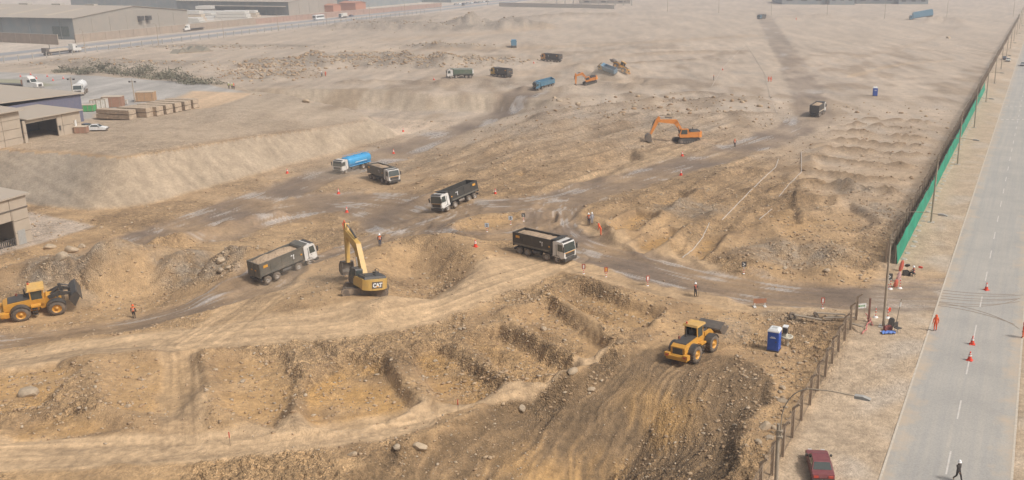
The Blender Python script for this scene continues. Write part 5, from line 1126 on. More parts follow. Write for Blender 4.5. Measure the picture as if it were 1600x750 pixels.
    for i, (pa, pb, lab) in enumerate((((1360, 505), (1348, 523), 'red and white barrier tape trailing below the red gate post'), ((1352, 498), (1365, 510), 'red barrier tape sagging beside the red gate post'))):
        pts = []
        for k in range(7):
            f = k/6; x, y, z = G(pa[0]+(pb[0]-pa[0])*f+2*math.sin(k*2), pa[1]+(pb[1]-pa[1])*f); pts.append((x, y, z+.12+.5*(1-f)**2))
        MB().tube(pts, .07, 5).build('barrier_tape', mat('tape pink', (.60, .16, .15), .6), None, label=lab, cat='tape', group='barrier tape at the gate')
gate_bits()
# white tape lines laid over the worked ground
M_tape = mat('white tape', (.62, .59, .55), .7, dust=.35)
def tape_line(pix, label, w=.14):
    pts = []
    for (a, b), (c, d) in zip(pix[:-1], pix[1:]):
        for k in range(8): pts.append(G(a+(c-a)*k/8, b+(d-b)*k/8))
    pts.append(G(*pix[-1]))
    MB().tube([(x, y, z+.10) for x, y, z in pts], w, 5).build('marking_tape', M_tape, None, label=label, cat='tape', group='white tape lines on the ground')
tape_line([(1216, 250), (1212, 262), (1190, 282), (1150, 322), (1128, 345)], 'long white tape running down past the right hand trenches', .06)
tape_line([(1108, 350), (1098, 372), (1082, 392), (1066, 404)], 'white tape crossing the nearest ochre trench', .06)
tape_line([(1252, 238), (1252, 270), (1232, 290), (1217, 308)], 'white tape right of the longest one', .05); tape_line([(1206, 328), (1186, 344)], 'short pale tape between the two white tapes', .05)
tape_line([(1165, 69), (1150, 85), (1128, 108), (1112, 136)], 'left side of the far white tape wedge', .04); tape_line([(1165, 69), (1180, 92), (1196, 118), (1203, 150), (1215, 180)], 'right side of the far white tape wedge', .035)
# survey stakes
for i, (a, b) in enumerate([(716, 645), (360, 697)]):
    x, y, z = G(a, b); t = thing('survey_stake', (x, y, z), 0, ['red topped survey stake beside the front excavation', 'survey stake with a red ribbon on the lower left track'][i], 'stake', 'survey stakes')
    MB().box(-.02, .02, -.02, .02, -.1, 1.2).build('stake', M_post, t); MB().box(-.035, .035, -.03, .03, .75, 1.25).build('ribbon', M_red, t)
# ------------------------------------------------------------------ buildings
def cladding(name, col, dust=.25, ribs=1.4, vert=True):
    """sheet cladding: fine ribs and uneven tone"""
    if name in MATS: return MATS[name]
    m, N, L, b = principled(name); tc = N.new('ShaderNodeTexCoord')
    wv = N.new('ShaderNodeTexWave'); wv.inputs['Scale'].default_value = ribs; wv.bands_direction = 'Y' if vert else 'Z'; L.new(tc.outputs['Object'], wv.inputs['Vector'])
    ns = N.new('ShaderNodeTexNoise'); ns.inputs['Scale'].default_value = .25; ns.inputs['Detail'].default_value = 7; L.new(tc.outputs['Object'], ns.inputs['Vector'])
    r = N.new('ShaderNodeMapRange'); r.inputs[3].default_value = .9; r.inputs[4].default_value = 1.05; L.new(wv.outputs['Fac'], r.inputs[0])
    mx = N.new('ShaderNodeMix'); mx.data_type = 'RGBA'; mx.blend_type = 'MULTIPLY'; mx.inputs[0].default_value = 1; mx.inputs[6].default_value = (*col, 1); L.new(r.outputs[0], mx.inputs[7])
    r2 = N.new('ShaderNodeMapRange'); r2.inputs[1].default_value = .35; r2.inputs[2].default_value = .7; r2.inputs[3].default_value = dust*.4; r2.inputs[4].default_value = dust*1.5; L.new(ns.outputs['Fac'], r2.inputs[0])
    m2 = N.new('ShaderNodeMix'); m2.data_type = 'RGBA'; L.new(r2.outputs[0], m2.inputs[0]); L.new(mx.outputs[2], m2.inputs[6]); m2.inputs[7].default_value = (.42, .34, .26, 1); L.new(m2.outputs[2], b.inputs['Base Color'])
    b.inputs['Roughness'].default_value = .65; MATS[name] = m; return m
C_blue = cladding('blue grey sheet', (.19, .235, .25)); C_tan = cladding('tan sheet', (.30, .27, .23)); C_dark = cladding('dark sheet', (.10, .13, .14)); C_roof = cladding('dusty roof sheet', (.42, .36, .29), .5, .6)
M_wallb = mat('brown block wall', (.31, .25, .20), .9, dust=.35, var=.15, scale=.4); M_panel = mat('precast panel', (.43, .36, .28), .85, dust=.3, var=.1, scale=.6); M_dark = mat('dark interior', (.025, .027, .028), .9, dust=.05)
M_cobble = mat('violet shed wall', (.11, .12, .19), .7, dust=.15)
rzL = -math.atan2(LD[0], LD[1])
def local(o): return o
def shed(name, label, corner, along, deep, h, ridge, Mw, Mr, overhang=.6, Mg=None, bays=0, pitch_along=True, z=0.):
    """corner = nearest corner; +y runs with the left road, -x runs away to the left. The gable faces the road (+x) when pitch_along is False"""
    t = thing(name, (corner[0], corner[1], z), rzL, label, 'building', 'buildings beyond the left road')
    Mg = Mg or Mw
    x0, x1, y0, y1 = -deep, 0, 0, along
    MB().box(x0, x0+.3, y0, y1, -1, h).build('wall', Mw, t); MB().box(x0+.3, x1-.3, y1-.3, y1, -1, h).build('wall', Mw, t)
    MB().box(x0+.3, x1-.3, y0, y0+.3, -1, h).build('wall', Mw, t)
    # gable wall toward the road, ridge runs along x
    ym = (y0+y1)/2
    MB().add([(x1-.3, y0, -1), (x1, y0, -1), (x1, y1, -1), (x1-.3, y1, -1), (x1-.3, y0, h), (x1, y0, h), (x1, y1, h), (x1-.3, y1, h), (x1-.3, ym, h+ridge), (x1, ym, h+ridge)],
             [(1, 2, 6, 9, 5), (3, 0, 4, 8, 7), (0, 1, 5, 4), (2, 3, 7, 6), (4, 5, 9, 8), (6, 7, 8, 9)]).build('wall', Mg, t)
    e = overhang
    for ya, yb in ((y0-e, ym), (ym, y1+e)):
        za, zb = (h-.1, h+ridge) if ya < ym-1e-6 and yb == ym else (h+ridge, h-.1)
        MB().add([(x0-e, ya, za+.05), (x1+e, ya, za+.05), (x1+e, yb, zb+.05), (x0-e, yb, zb+.05), (x0-e, ya, za+.25), (x1+e, ya, za+.25), (x1+e, yb, zb+.25), (x0-e, yb, zb+.25)],
                 [(3, 2, 1, 0), (4, 5, 6, 7), (0, 1, 5, 4), (1, 2, 6, 5), (2, 3, 7, 6), (3, 0, 4, 7)]).build('roof', Mr, t)
    for i in range(bays):
        yy = y0+(i+1)*(along)/(bays+1); MB().box(x1, x1+.12, yy-.15, yy+.15, -1, h-.2).build('wall_rib', Mg, t)
    for i in range(bays):
        xx = x0+(i+1)*deep/(bays+1); MB().box(xx-.15, xx+.15, y0-.12, y0, -1, h-.3).build('wall_rib', Mw, t)
    return t
W = shed('warehouse', 'largest grey blue warehouse with dusty roof at the top left', P(118, 62), 88, 190, 10.5, 4.2, C_blue, C_roof, Mg=C_tan, bays=6)
MB().box(-13, -3, -.25, -.1, 1.5, 6.5).build('loading_door', mat('dark teal door', (.03, .075, .075), .6), W)
for i in range(2): MB().box(.1, 2.0, 46+i*6, 49+i*6, 6.8, 9.2).build('roof_vent', M_charcoal, W)
for s in range(7):      # translucent strips and ridge vents on the roof, gutters on the eaves
    y_a = 44; MB().add([(-24-s*24, 6, 10.5+.6+.27), (-21-s*24, 6, 10.5+.6+.27), (-21-s*24, 36, 10.5+3.4+.27), (-24-s*24, 36, 10.5+3.4+.27), (-24-s*24, 6, 10.9), (-21-s*24, 6, 10.9), (-21-s*24, 36, 13.6), (-24-s*24, 36, 13.6)], [(0, 1, 2, 3), (0, 4, 5, 1), (1, 5, 6, 2), (2, 6, 7, 3), (3, 7, 4, 0)]).build('roof_light', M_pale, W)
    MB().box(-30-s*22, -24-s*22, 42.5, 45.5, 14.4, 15.6).build('ridge_vent', M_conc, W)
MB().box(-190, .6, -.85, -.6, 10.1, 10.5).build('gutter', C_dark, W)
for s in range(5): MB().box(-8-s*36, -7.6-s*36, -.4, -.12, 0, 10.2).build('downpipe', C_dark, W)
B2 = shed('warehouse', 'tall blue grey hall behind the largest warehouse', P(330, 19), 150, 130, 15, 4, C_blue, C_roof, bays=7)
MB().box(.12, .3, 12, 20, 1, 9).build('loading_door', M_dark, B2)
B3 = shed('warehouse', 'pale roofed open shed right of the tall blue grey hall', P(452, 24), 70, 95, 9.5, 3.5, C_dark, C_roof, Mg=C_tan, bays=4)  # dark walls stand in for the shadow of the open side
MB().box(-70, -2, -6, -.2, 6.3, 6.6).build('canopy', C_roof, B3)
B4 = shed('warehouse', 'long grey hall behind the red sheds by the far road', P(545, 14), 230, 120, 14, 4, C_blue, C_roof, bays=8)
B5 = shed('warehouse', 'small grey hall at the far bend of the left road', P(705, 4), 160, 90, 9, 3, C_blue, C_roof)
for i, (a, b, w_, h_) in enumerate(((521, 13, 12, 5), (556, 11, 17, 6))):
    t = shed('brick_shed', ['smaller orange red shed behind the far wall', 'larger orange red shed behind the far wall'][i], P(a, b+6), w_, 14, h_, 1.0, mat('orange shed', (.42, .16, .09), .8, dust=.25), mat('orange shed', (.42, .16, .09)))
def wall_line(p0, p1, h, label, M=M_wallb, th=.35, piers=10):
    a = np.array(p0); b = np.array(p1); L = float(np.linalg.norm(b-a)); t = thing('boundary_wall', (a[0], a[1], 0), math.atan2(b[1]-a[1], b[0]-a[0]), label, 'wall', 'boundary walls by the left road')
    MB().box(0, L, -th/2, th/2, -.5, h).build('wall', M, t); MB().box(0, L, -th/2-.06, th/2+.06, h, h+.14).build('coping', M_conc, t)
    for i in range(int(L/piers)+1): MB().box(min(L-.4, i*piers), min(L-.4, i*piers)+.4, -th/2-.1, th/2+.1, -.5, h+.06).build('pier', M, t)
wall_line(P(118, 67), P(400, 38), 4.0, 'brown boundary wall in front of the largest warehouse'); wall_line(P(400, 38), P(690, 11), 3.6, 'reddish boundary wall running on toward the far bend', mat('red block wall', (.34, .215, .175), .9, dust=.3, var=.2, scale=.5), piers=14)
wall_line(P(-60, 63), P(92, 70), 4.6, 'brown yard wall at the top left corner'); wall_line(P(780, 10), P(960, 14), 3.2, 'long grey wall across the far middle plain', M_conc)
# sheet-roofed lean-to behind the yard wall
t = thing('lean_to', (*P(0, 58), 0), rzL, 'pale roofed lean to behind the top left yard wall', 'building'); MB().add([(-6, 0, 5.4), (30, -3, 4.9), (30, 4, 5.6), (-6, 7, 6.1), (-6, 0, 5.6), (30, -3, 5.1), (30, 4, 5.8), (-6, 7, 6.3)], [(3, 2, 1, 0), (4, 5, 6, 7), (0, 1, 5, 4), (1, 2, 6, 5), (2, 3, 7, 6), (3, 0, 4, 7)]).build('roof', M_tw, t, None, (0, 0, -rzL))
for a in (-4, 8, 20, 28): MB().box(a-.15, a+.15, 1.4, 1.7, -.5, 5.3).build('post', M_conc, t, None, (0, 0, -rzL))
# far skyline blocks
def far_block(px0, px1, py, h, d, label, M=C_blue, roof=C_roof):
    a = P(px0, py); b = P(px1, py); L = b[0]-a[0]; t = thing('far_building', (a[0], a[1], 0), 0, label, 'building', 'low buildings on the far plain')
    MB().box(0, L, 0, d, -2, h).build('wall', M, t); MB().prism([(-1, h-.2), (L+1, h-.2), (L+1, h+.4), (L/2, h+2.0), (-1, h+.4)], -1, d+1).build('roof', roof, t)
    n = max(3, int(L/14))
    for i in range(n): MB().box(L*(i+.3)/n, L*(i+.7)/n, -.15, .05, h*.45, h*.75).build('window', M_dark, t)
far_block(1222, 1290, 7, 7, 60, 'long pale roofed building on the right skyline'); far_block(1296, 1335, 7.5, 8, 50, 'blue building with dark base on the right skyline')
far_block(1338, 1400, 6, 6, 50, 'broad low building right of the blue one on the skyline', C_dark); far_block(1404, 1450, 6.5, 5, 50, 'last low building on the right skyline'); far_block(905, 985, 6, 3.2, 8, 'row of low grey sheds on the middle skyline', M_conc)
for i, px in enumerate(range(870, 1000, 13)):
    x, y = P(px, 8.5); MB().box(-.6, .6, -.6, .6, -1, 11).box(-.9, .9, -.9, .9, -1, .3).build('column', M_conc, None, (x, y, 0), label=f'{["first","second","third","fourth","fifth","sixth","seventh","eighth","ninth","tenth"][i]} concrete column from the left on the middle skyline', cat='column', group='unfinished columns on the skyline')

# ------------------------------------------------------------------ precast buildings at the left edge
def panel_wall(t, x, ya, yb, z0, z1, rows, step, opening=None, M=M_panel):
    """wall in the plane x, built panel by panel with open joints; opening = (y0, y1, z0, z1)"""
    MB().box(x-.22, x-.12, ya, (opening[0] if opening else yb), z0-1, z1).build('wall_core', M_dark if False else mat('joint', (.24, .20, .16), .9), t)
    if opening:
        MB().box(x-.22, x-.12, opening[1], yb, z0-1, z1).build('wall_core', mat('joint', (.24, .20, .16), .9), t); MB().box(x-.22, x-.12, opening[0], opening[1], opening[3], z1).build('wall_core', mat('joint', (.24, .20, .16), .9), t)
    n = max(1, round((yb-ya)/step))
    for i in range(n):
        for j in range(rows):
            a = ya+(yb-ya)*i/n+.05; b = ya+(yb-ya)*(i+1)/n-.05; c = z0+(z1-z0)*j/rows+.05; d = z0+(z1-z0)*(j+1)/rows-.05
            cuts = [(a, b, c, d)]
            if opening:
                o = opening
                if b > o[0] and a < o[1] and d > o[2] and c < o[3]:
                    cuts = []
                    if a < o[0]-.1: cuts.append((a, o[0]-.05, c, d))
                    if b > o[1]+.1: cuts.append((o[1]+.05, b, c, d))
                    if d > o[3]+.1: cuts.append((max(a, o[0]), min(b, o[1]), o[3]+.05, d))
            for a, b, c, d in cuts: MB().box(x-.12, x, a, b, c, d).build('wall_panel', M, t)
def slab_roof(t, pts, th, M=C_roof):
    n = len(pts); mb = MB().add([p for p in pts]+[(p[0], p[1], p[2]+th) for p in pts], [tuple(range(n-1, -1, -1)), tuple(range(n, 2*n))]+[(i, (i+1) % n, (i+1) % n+n, i+n) for i in range(n)]); return mb.build('roof', M, t)
# middle left workshop: tall block, lower bay with the big door, violet shed behind
c0 = np.array(P(38, 226, 2.8)); z0 = 2.6
t = thing('workshop', (c0[0], c0[1], z0), rzL, 'precast panel workshop with a big open door on the plateau edge', 'building', 'precast workshops at the left edge')
panel_wall(t, 0, -22, 0, 0, 7.2, 4, 4.2); MB().box(.0, .06, -9, -5.5, 4.2, 5.6).build('vent_window', M_steel, t)
panel_wall(t, .4, 0, 15, 0, 4.9, 2, 4.5, (.8, 8.6, -1, 4.2))
slab_roof(t, [(.9, -23, 7.1), (.9, .5, 7.1), (-24, .5, 9.0), (-24, -23, 9.0)], .25); slab_roof(t, [(1.0, .55, 5.0), (1.0, 15.4, 4.9), (-14, 15.4, 5.8), (-14, .55, 5.8)], .22)
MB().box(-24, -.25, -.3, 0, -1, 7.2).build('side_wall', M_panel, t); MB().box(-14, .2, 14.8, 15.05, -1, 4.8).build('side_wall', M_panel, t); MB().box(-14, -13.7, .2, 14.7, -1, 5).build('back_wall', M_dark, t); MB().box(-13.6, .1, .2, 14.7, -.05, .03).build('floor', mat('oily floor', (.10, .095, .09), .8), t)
for i in range(5): MB().cyl((-6, 1.6+i*.9, 0), (-6, 1.6+i*.9, 1.6+.3*(i % 2)), .28, n=10).build('gas_bottle', M_tw, t)
MB().box(.42, .5, 8.9, 9.3, 1.6, 2.6).build('wall_box', M_charcoal, t)
c1 = np.array(P(100, 196, 2.8)); t = thing('violet_shed', (c1[0], c1[1], 2.6), rzL, 'shed with violet blue side wall and dusty roof behind the workshop', 'building', 'precast workshops at the left edge')
MB().box(-34, 0, -24, -23.7, -1, 7.0).build('wall', M_cobble, t); MB().box(-.3, 0, -23.7, 6, -1, 6.4).build('wall', M_cobble, t); MB().box(-34, -.3, 5.7, 6, -1, 6.0).build('wall', M_cobble, t)
slab_roof(t, [(.6, -25, 7.6), (.6, 6.6, 6.5), (-34, 6.6, 8.2), (-34, -25, 9.2)], .25)
# near left building
c2 = np.array(P(51, 371, -3.6)); z2 = hz(*c2)-.1
t = thing('workshop', (c2[0], c2[1], z2), rzL, 'precast panel building with dark opening cut off by the left edge', 'building', 'precast workshops at the left edge')
panel_wall(t, 0, -16, 0, 0, 7.6, 4, 3.0, (-11.5, -3.0, -1, 4.0)); MB().box(-12, -.25, -.3, 0, -1, 7.6).build('side_wall', M_panel, t)
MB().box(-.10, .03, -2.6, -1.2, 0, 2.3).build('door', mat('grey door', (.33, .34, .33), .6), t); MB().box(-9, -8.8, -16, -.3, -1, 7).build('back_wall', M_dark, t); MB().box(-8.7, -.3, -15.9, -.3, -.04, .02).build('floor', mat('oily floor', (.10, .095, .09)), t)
fb = MB()
for i in range(24): fb.box(-.05, .03, -11.4+i*.35, -11.25+i*.35, 0, 1.3)
fb.box(-.06, .04, -11.5, -3.0, 1.25, 1.35).build('railing', M_charcoal, t)
slab_roof(t, [(.4, -16.5, 7.5), (.4, .4, 7.5), (-14, .4, 8.9), (-14, -16.5, 8.9)], .25); MB().box(-.05, .1, -16, 0, 5.55, 5.75).build('band', M_steel, t)

# ------------------------------------------------------------------ yard: crates, boxes, bushes, lorries
def crate_stack(px, py, label, n=2, L=6.0, w=2.6, h=1.0, rz=None):
    x, y, z = G(px, py, False); t = thing('crate_stack', (x, y, z), rzL if rz is None else rz, label, 'crate stack', 'timber crate stacks in the yard')
    M1 = mat('crate timber', (.44, .345, .25), .85, dust=.25, var=.25, scale=1.5)
    for k in range(n):
        for j in range(3):
            c = MB().box(-L+j*L/3+.06, -L+(j+1)*L/3-.06, 0, w, k*h+.1, (k+1)*h-.04).build('crate', M1, t, None, (0, 0, random.uniform(-.01, .01)))
            b = MB()
            for zz in (.22, .55, .85): b.box(-L+j*L/3+.03, -L+(j+1)*L/3-.03, -.03, 0, k*h+zz*h-.06, k*h+zz*h+.06)
            b.build('slat', mat('crate slat', (.33, .23, .15), .85), c)
    MB().box(-L, 0, .2, .4, 0, .1).box(-L, 0, w-.4, w-.2, 0, .1).build('pallet', M_post, t)
for i, (a, b) in enumerate([(203, 188), (230, 184.5), (246, 182), (261, 179), (275, 176), (290, 173), (303, 170)]):
    crate_stack(a, b, f'{wh[i]} timber crate stack counting from the left', n=2, L=9.0 if i == 0 else 8.0, w=2.3, h=1.12)
def yard_box(px, py, sx, sy, sz, M, label, rz=.2):
    x, y, z = G(px, py, False); t = thing('yard_box', (x, y, z), rz, label, 'box', 'boxes in the yard')
    MB().box(-sx/2, sx/2, -sy/2, sy/2, .12, sz).build('body', M, t); MB().box(-sx/2-.05, sx/2+.05, -sy/2-.05, sy/2+.05, sz, sz+.1).build('lid', M_pale, t)
    for s in (-1, 1): MB().box(s*sx*.4-.08, s*sx*.4+.08, -sy/2+.05, sy/2-.05, 0, .12).build('runner', M_post, t)
    for s in (-1, 0, 1): MB().box(s*sx*.4-.06, s*sx*.4+.06, -sy/2-.04, -sy/2, .15, sz-.05).build('batten', M_post, t)
M_rb = mat('rusty crate', (.30, .15, .10), .8, dust=.25); M_ob = mat('orange crate', (.42, .25, .13), .8, dust=.25); M_gb = mat('green crate', (.03, .34, .10), .6, dust=.15); M_wb = mat('white sack', (.62, .61, .57), .8, dust=.25)
yard_box(178, 167, 4.6, 3, 2.6, M_rb, 'rusty brown box behind the stacked crates'); yard_box(229, 158, 4.4, 3, 2.4, M_ob, 'orange and grey box behind the yard lamp pole')
yard_box(140, 174, 2.6, 2.2, 1.6, M_gb, 'bright green box beside the white sacks'); yard_box(129, 173, 2, 2, 1.4, M_rb, 'small brown box left of the green box'); yard_box(115, 178, 1.6, 1.6, 1.4, M_rb, 'small dark red box at the foot of the left yard lamp')
for i, a in enumerate((149, 156, 163)): yard_box(a, 171.5-i*.8, 1.7, 2, 2.4, M_wb, f'{wh[i]} tall white sack from the left right of the green box')
yard_box(195, 163, 1.4, 1.2, 1.0, M_wb, 'small pale box right of the rusty brown box'); yard_box(113, 207, 2.6, 2.4, 2.8, M_tw, 'white cabinet right of the workshop wall'); yard_box(128, 208, 2.4, 2, 1.4, M_rb, 'brown box below the parked blue car')
# tents of folded sheet on the plain
for i, (a, b, s) in enumerate(((287, 82, 1), (300, 81, 1.2), (312, 79, 1), (318, 80, .9), (278, 83, .8))):
    x, y = P(a, b); z = hz(x, y); t = thing('sheet_shelter', (x, y, z), .4+.2*i, f'{wh[i]} low folded sheet shelter in the cluster on the left plain', 'shelter', 'low sheet shelters on the plain')
    MB().add([(-3*s, -3*s, 0), (0, -3*s, 2.2*s), (3*s, -3*s, 0), (-3*s, 3*s, 0), (0, 3*s, 2.0*s), (3*s, 3*s, 0)], [(0, 1, 4, 3), (1, 2, 5, 4), (0, 2, 1), (3, 4, 5)]).build('sheet', mat('grey sheet', (.24, .225, .18), .8), t); MB().box(-3.2*s, 3.2*s, -3.2*s, -3.0*s, 0, .3).build('sill', M_post, t)
# bushes
M_leaf = [mat('dusty leaf %d' % i, c, .8, dust=.18, var=.3, scale=1.2, dustcol=(.30, .26, .19)) for i, c in enumerate([(.17, .16, .105), (.22, .20, .145), (.12, .118, .078)])]
def bush(px, py, rx, rz_, label, i, n=620):
    x, y, z = G(px, py, False); t = thing('bush', (x, y, z), 0, label, 'bush', 'dusty bushes along the yard edge'); rg = np.random.default_rng(i+50)
    mb = MB(); cl = rg.normal(0, .42, (9, 3)); cl[:, 2] = np.abs(cl[:, 2])
    for k in range(n):
        c = cl[k % 9]+rg.normal(0, .22, 3); p = np.array([c[0]*rx*(.7+.5*((i*37) % 10)/10), c[1]*rx*.7, rz_*(.5+.9*((i*53) % 10)/10)*(.08+.7*abs(c[2]))]); s = rg.uniform(.18, .42)
        a = rg.normal(0, 1, 3); a /= np.linalg.norm(a); b = np.cross(a, rg.normal(0, 1, 3)); b /= np.linalg.norm(b)
        mb.add([p-a*s, p+b*s*.45, p+a*s, p-b*s*.45], [(0, 1, 2, 3)], int(rg.integers(0, 3)))
    me = mb.mesh('crown'); place('crown', me, M_leaf, t)
    tr = MB()
    for k in range(5): a = k*1.26; tr.tube([(0, 0, -.1), (math.cos(a)*rx*.2, math.sin(a)*rx*.2, rz_*.35), (math.cos(a)*rx*.5, math.sin(a)*rx*.4, rz_*.6)], [.1, .07, .03], 5)
    tr.build('trunk', M_post, t)
bp = [(104, 112, 5.5), (122, 113, 6), (138, 116, 5.5), (160, 113, 4), (184, 115, 6), (204, 118, 6.5), (224, 119, 6), (244, 122, 6.5), (262, 124, 6), (280, 127, 6), (298, 129, 5.5), (315, 131, 5)]
for i, (a, b, r) in enumerate(bp): bush(a, b, r, 3.8 if i < 10 else 2.8, f'{(wh+["tenth", "eleventh", "twelfth"])[i]} dusty bush from the left along the yard edge', i)
def far_lorry(px, py, hd, label, trailer, Mc=M_white, z=None, name='semi_truck', L=11, nose=True, group='lorries on the left road and yard'):
    if z is None: x, y, z = G(px, py, False)
    else: x, y = P(px, py, z)
    t = thing(name, (x, y, z+.05), hd, label, 'truck', group)
    x1 = L/2
    MB().box(-L/2, x1-.3, -.45, .45, .75, 1.1).build('chassis', M_charcoal, t)
    c = MB().prism([(x1-4.6, .9), (x1, .7), (x1+.05, 1.55), (x1-.1, 1.85), (x1-1.7, 2.05), (x1-2.2, 3.0), (x1-2.9, 3.7), (x1-4.6, 3.75)] if nose else [(x1-2.2, .8), (x1, .7), (x1, 1.7), (x1-.25, 2.9), (x1-2.2, 3.0)], -1.2, 1.2, inset=.1).build('cab', Mc, t)
    if nose:
        MB().add([(x1-1.68, -1.0, 2.1), (x1-1.68, 1.0, 2.1), (x1-2.15, .95, 2.95), (x1-2.15, -.95, 2.95), (x1-1.9, -1, 2.1), (x1-1.9, 1, 2.1), (x1-2.4, .95, 2.95), (x1-2.4, -.95, 2.95)], [(0, 1, 2, 3), (0, 4, 5, 1), (1, 5, 6, 2), (2, 6, 7, 3), (3, 7, 4, 0)]).build('windscreen', M_glass, c)
        MB().box(x1+.02, x1+.1, -.6, .6, .95, 1.6).build('grille', M_charcoal, c)
        for s in (-1, 1): MB().box(x1-3.0, x1-2.1, s*1.14-.04, s*1.14+.04, 2.05, 2.75).build('side_window', M_glass, c)
    else:
        MB().add([(x1+.03, -1.05, 1.72), (x1+.03, 1.05, 1.72), (x1-.2, 1, 2.75), (x1-.2, -1, 2.75), (x1-.1, -1.05, 1.72), (x1-.1, 1.05, 1.72), (x1-.4, 1, 2.75), (x1-.4, -1, 2.75)], [(0, 1, 2, 3), (0, 4, 5, 1), (1, 5, 6, 2), (2, 6, 7, 3), (3, 7, 4, 0)]).build('windscreen', M_glass, c); MB().box(x1, x1+.08, -.8, .8, .85, 1.45).build('grille', M_charcoal, c)
        for s in (-1, 1): MB().box(x1-1.3, x1-.5, s*1.16-.04, s*1.16+.04, 1.8, 2.6).build('side_window', M_glass, c)
    MB().box(x1-.1, x1+.22, -1.2, 1.2, .45, .85).build('bumper', M_chrome, c)
    for ax in (x1-1.1, x1-4.2, -L/2+.9, -L/2+2.2): [wheel(t, ax, s*1.0, .5, .4) for s in (-1, 1)]
    xb = x1-(4.9 if nose else 2.4)
    if trailer == 'flat': MB().box(-L/2-.3, xb, -1.25, 1.25, 1.15, 1.4).build('flatbed', M_charcoal, t); MB().box(xb-.15, xb, -1.25, 1.25, 1.4, 2.7).build('headboard', M_rb, t)
    if trailer == 'load':
        MB().box(-L/2-.3, xb, -1.25, 1.25, 1.15, 1.4).build('flatbed', M_charcoal, t)
        for k in range(4): MB().box(-L/2+.3, xb-2.5, -1.1+k*.55, -.65+k*.55, 1.4, 2.2+.15*(k % 2)).build('girder', M_pale, t)
        MB().box(-L/2-.3, -L/2+1.4, -1.2, 1.2, 1.4, 3.1).build('machine_block', M_steel, t); MB().cyl((-L/2+3, 0, 1.4), (-L/2+3, 0, 4.4), .12, n=8).build('mast', M_steel, t)
    if trailer == 'tank':
        MB().cyl((-L/2, 0, 2.15), (xb-.2, 0, 2.15), 1.15, n=20).build('tank', M_tw, t)
        for k in range(3): MB().cyl((-L/2+1.2+k*2, 0, 3.2), (-L/2+1.2+k*2, 0, 3.5), .4, n=12).build('hatch', M_tw, t)
    if trailer == 'box': MB().box(-L/2-.2, xb, -1.2, 1.2, 1.15, 3.3).build('cargo_box', M_wb, t)
lroad = math.atan2(LD[1], LD[0])
far_lorry(302, 48, lroad+math.pi, 'white nosed flatbed lorry on the far left road', 'flat', z=.05, L=17); far_lorry(98, 84, lroad, 'lorry carrying long grey steelwork beside the left fence', 'load', z=.05, L=19)
far_lorry(26, 139, R(-12), 'white sleeper cab lorry with red headboard at the left yard edge', 'flat', L=16); far_lorry(127, 147, R(-70), 'white tank lorry facing the camera in the yard', 'tank', nose=False, L=9.5)
far_lorry(536, 28, lroad+math.pi, 'small white box lorry behind the bus on the far road', 'box', z=.05, nose=False, L=8)
def bus(px, py):
    x, y = P(px, py); t = thing('bus', (x, y, .08), lroad+math.pi, 'white bus with dark window band on the far left road', 'bus')
    MB().prism([(-5.6, .4), (5.4, .4), (5.65, 1.2), (5.5, 3.1), (5.2, 3.3), (-5.5, 3.3), (-5.65, 3.0)], -1.25, 1.25, inset=.06).build('body', M_tw, t)
    for s in (-1, 1):
        for k in range(6): MB().box(-5.2+k*1.65, -3.75+k*1.65, s*1.22-.04, s*1.22+.05, 1.55, 2.7).build('window', M_glass, t)
    MB().box(5.5, 5.68, -1.05, 1.05, 1.45, 2.8).build('windscreen', M_glass, t)
    for ax in (3.6, -3.2): [wheel(t, ax, s*1.08, .48, .32) for s in (-1, 1)]
bus(498, 31)
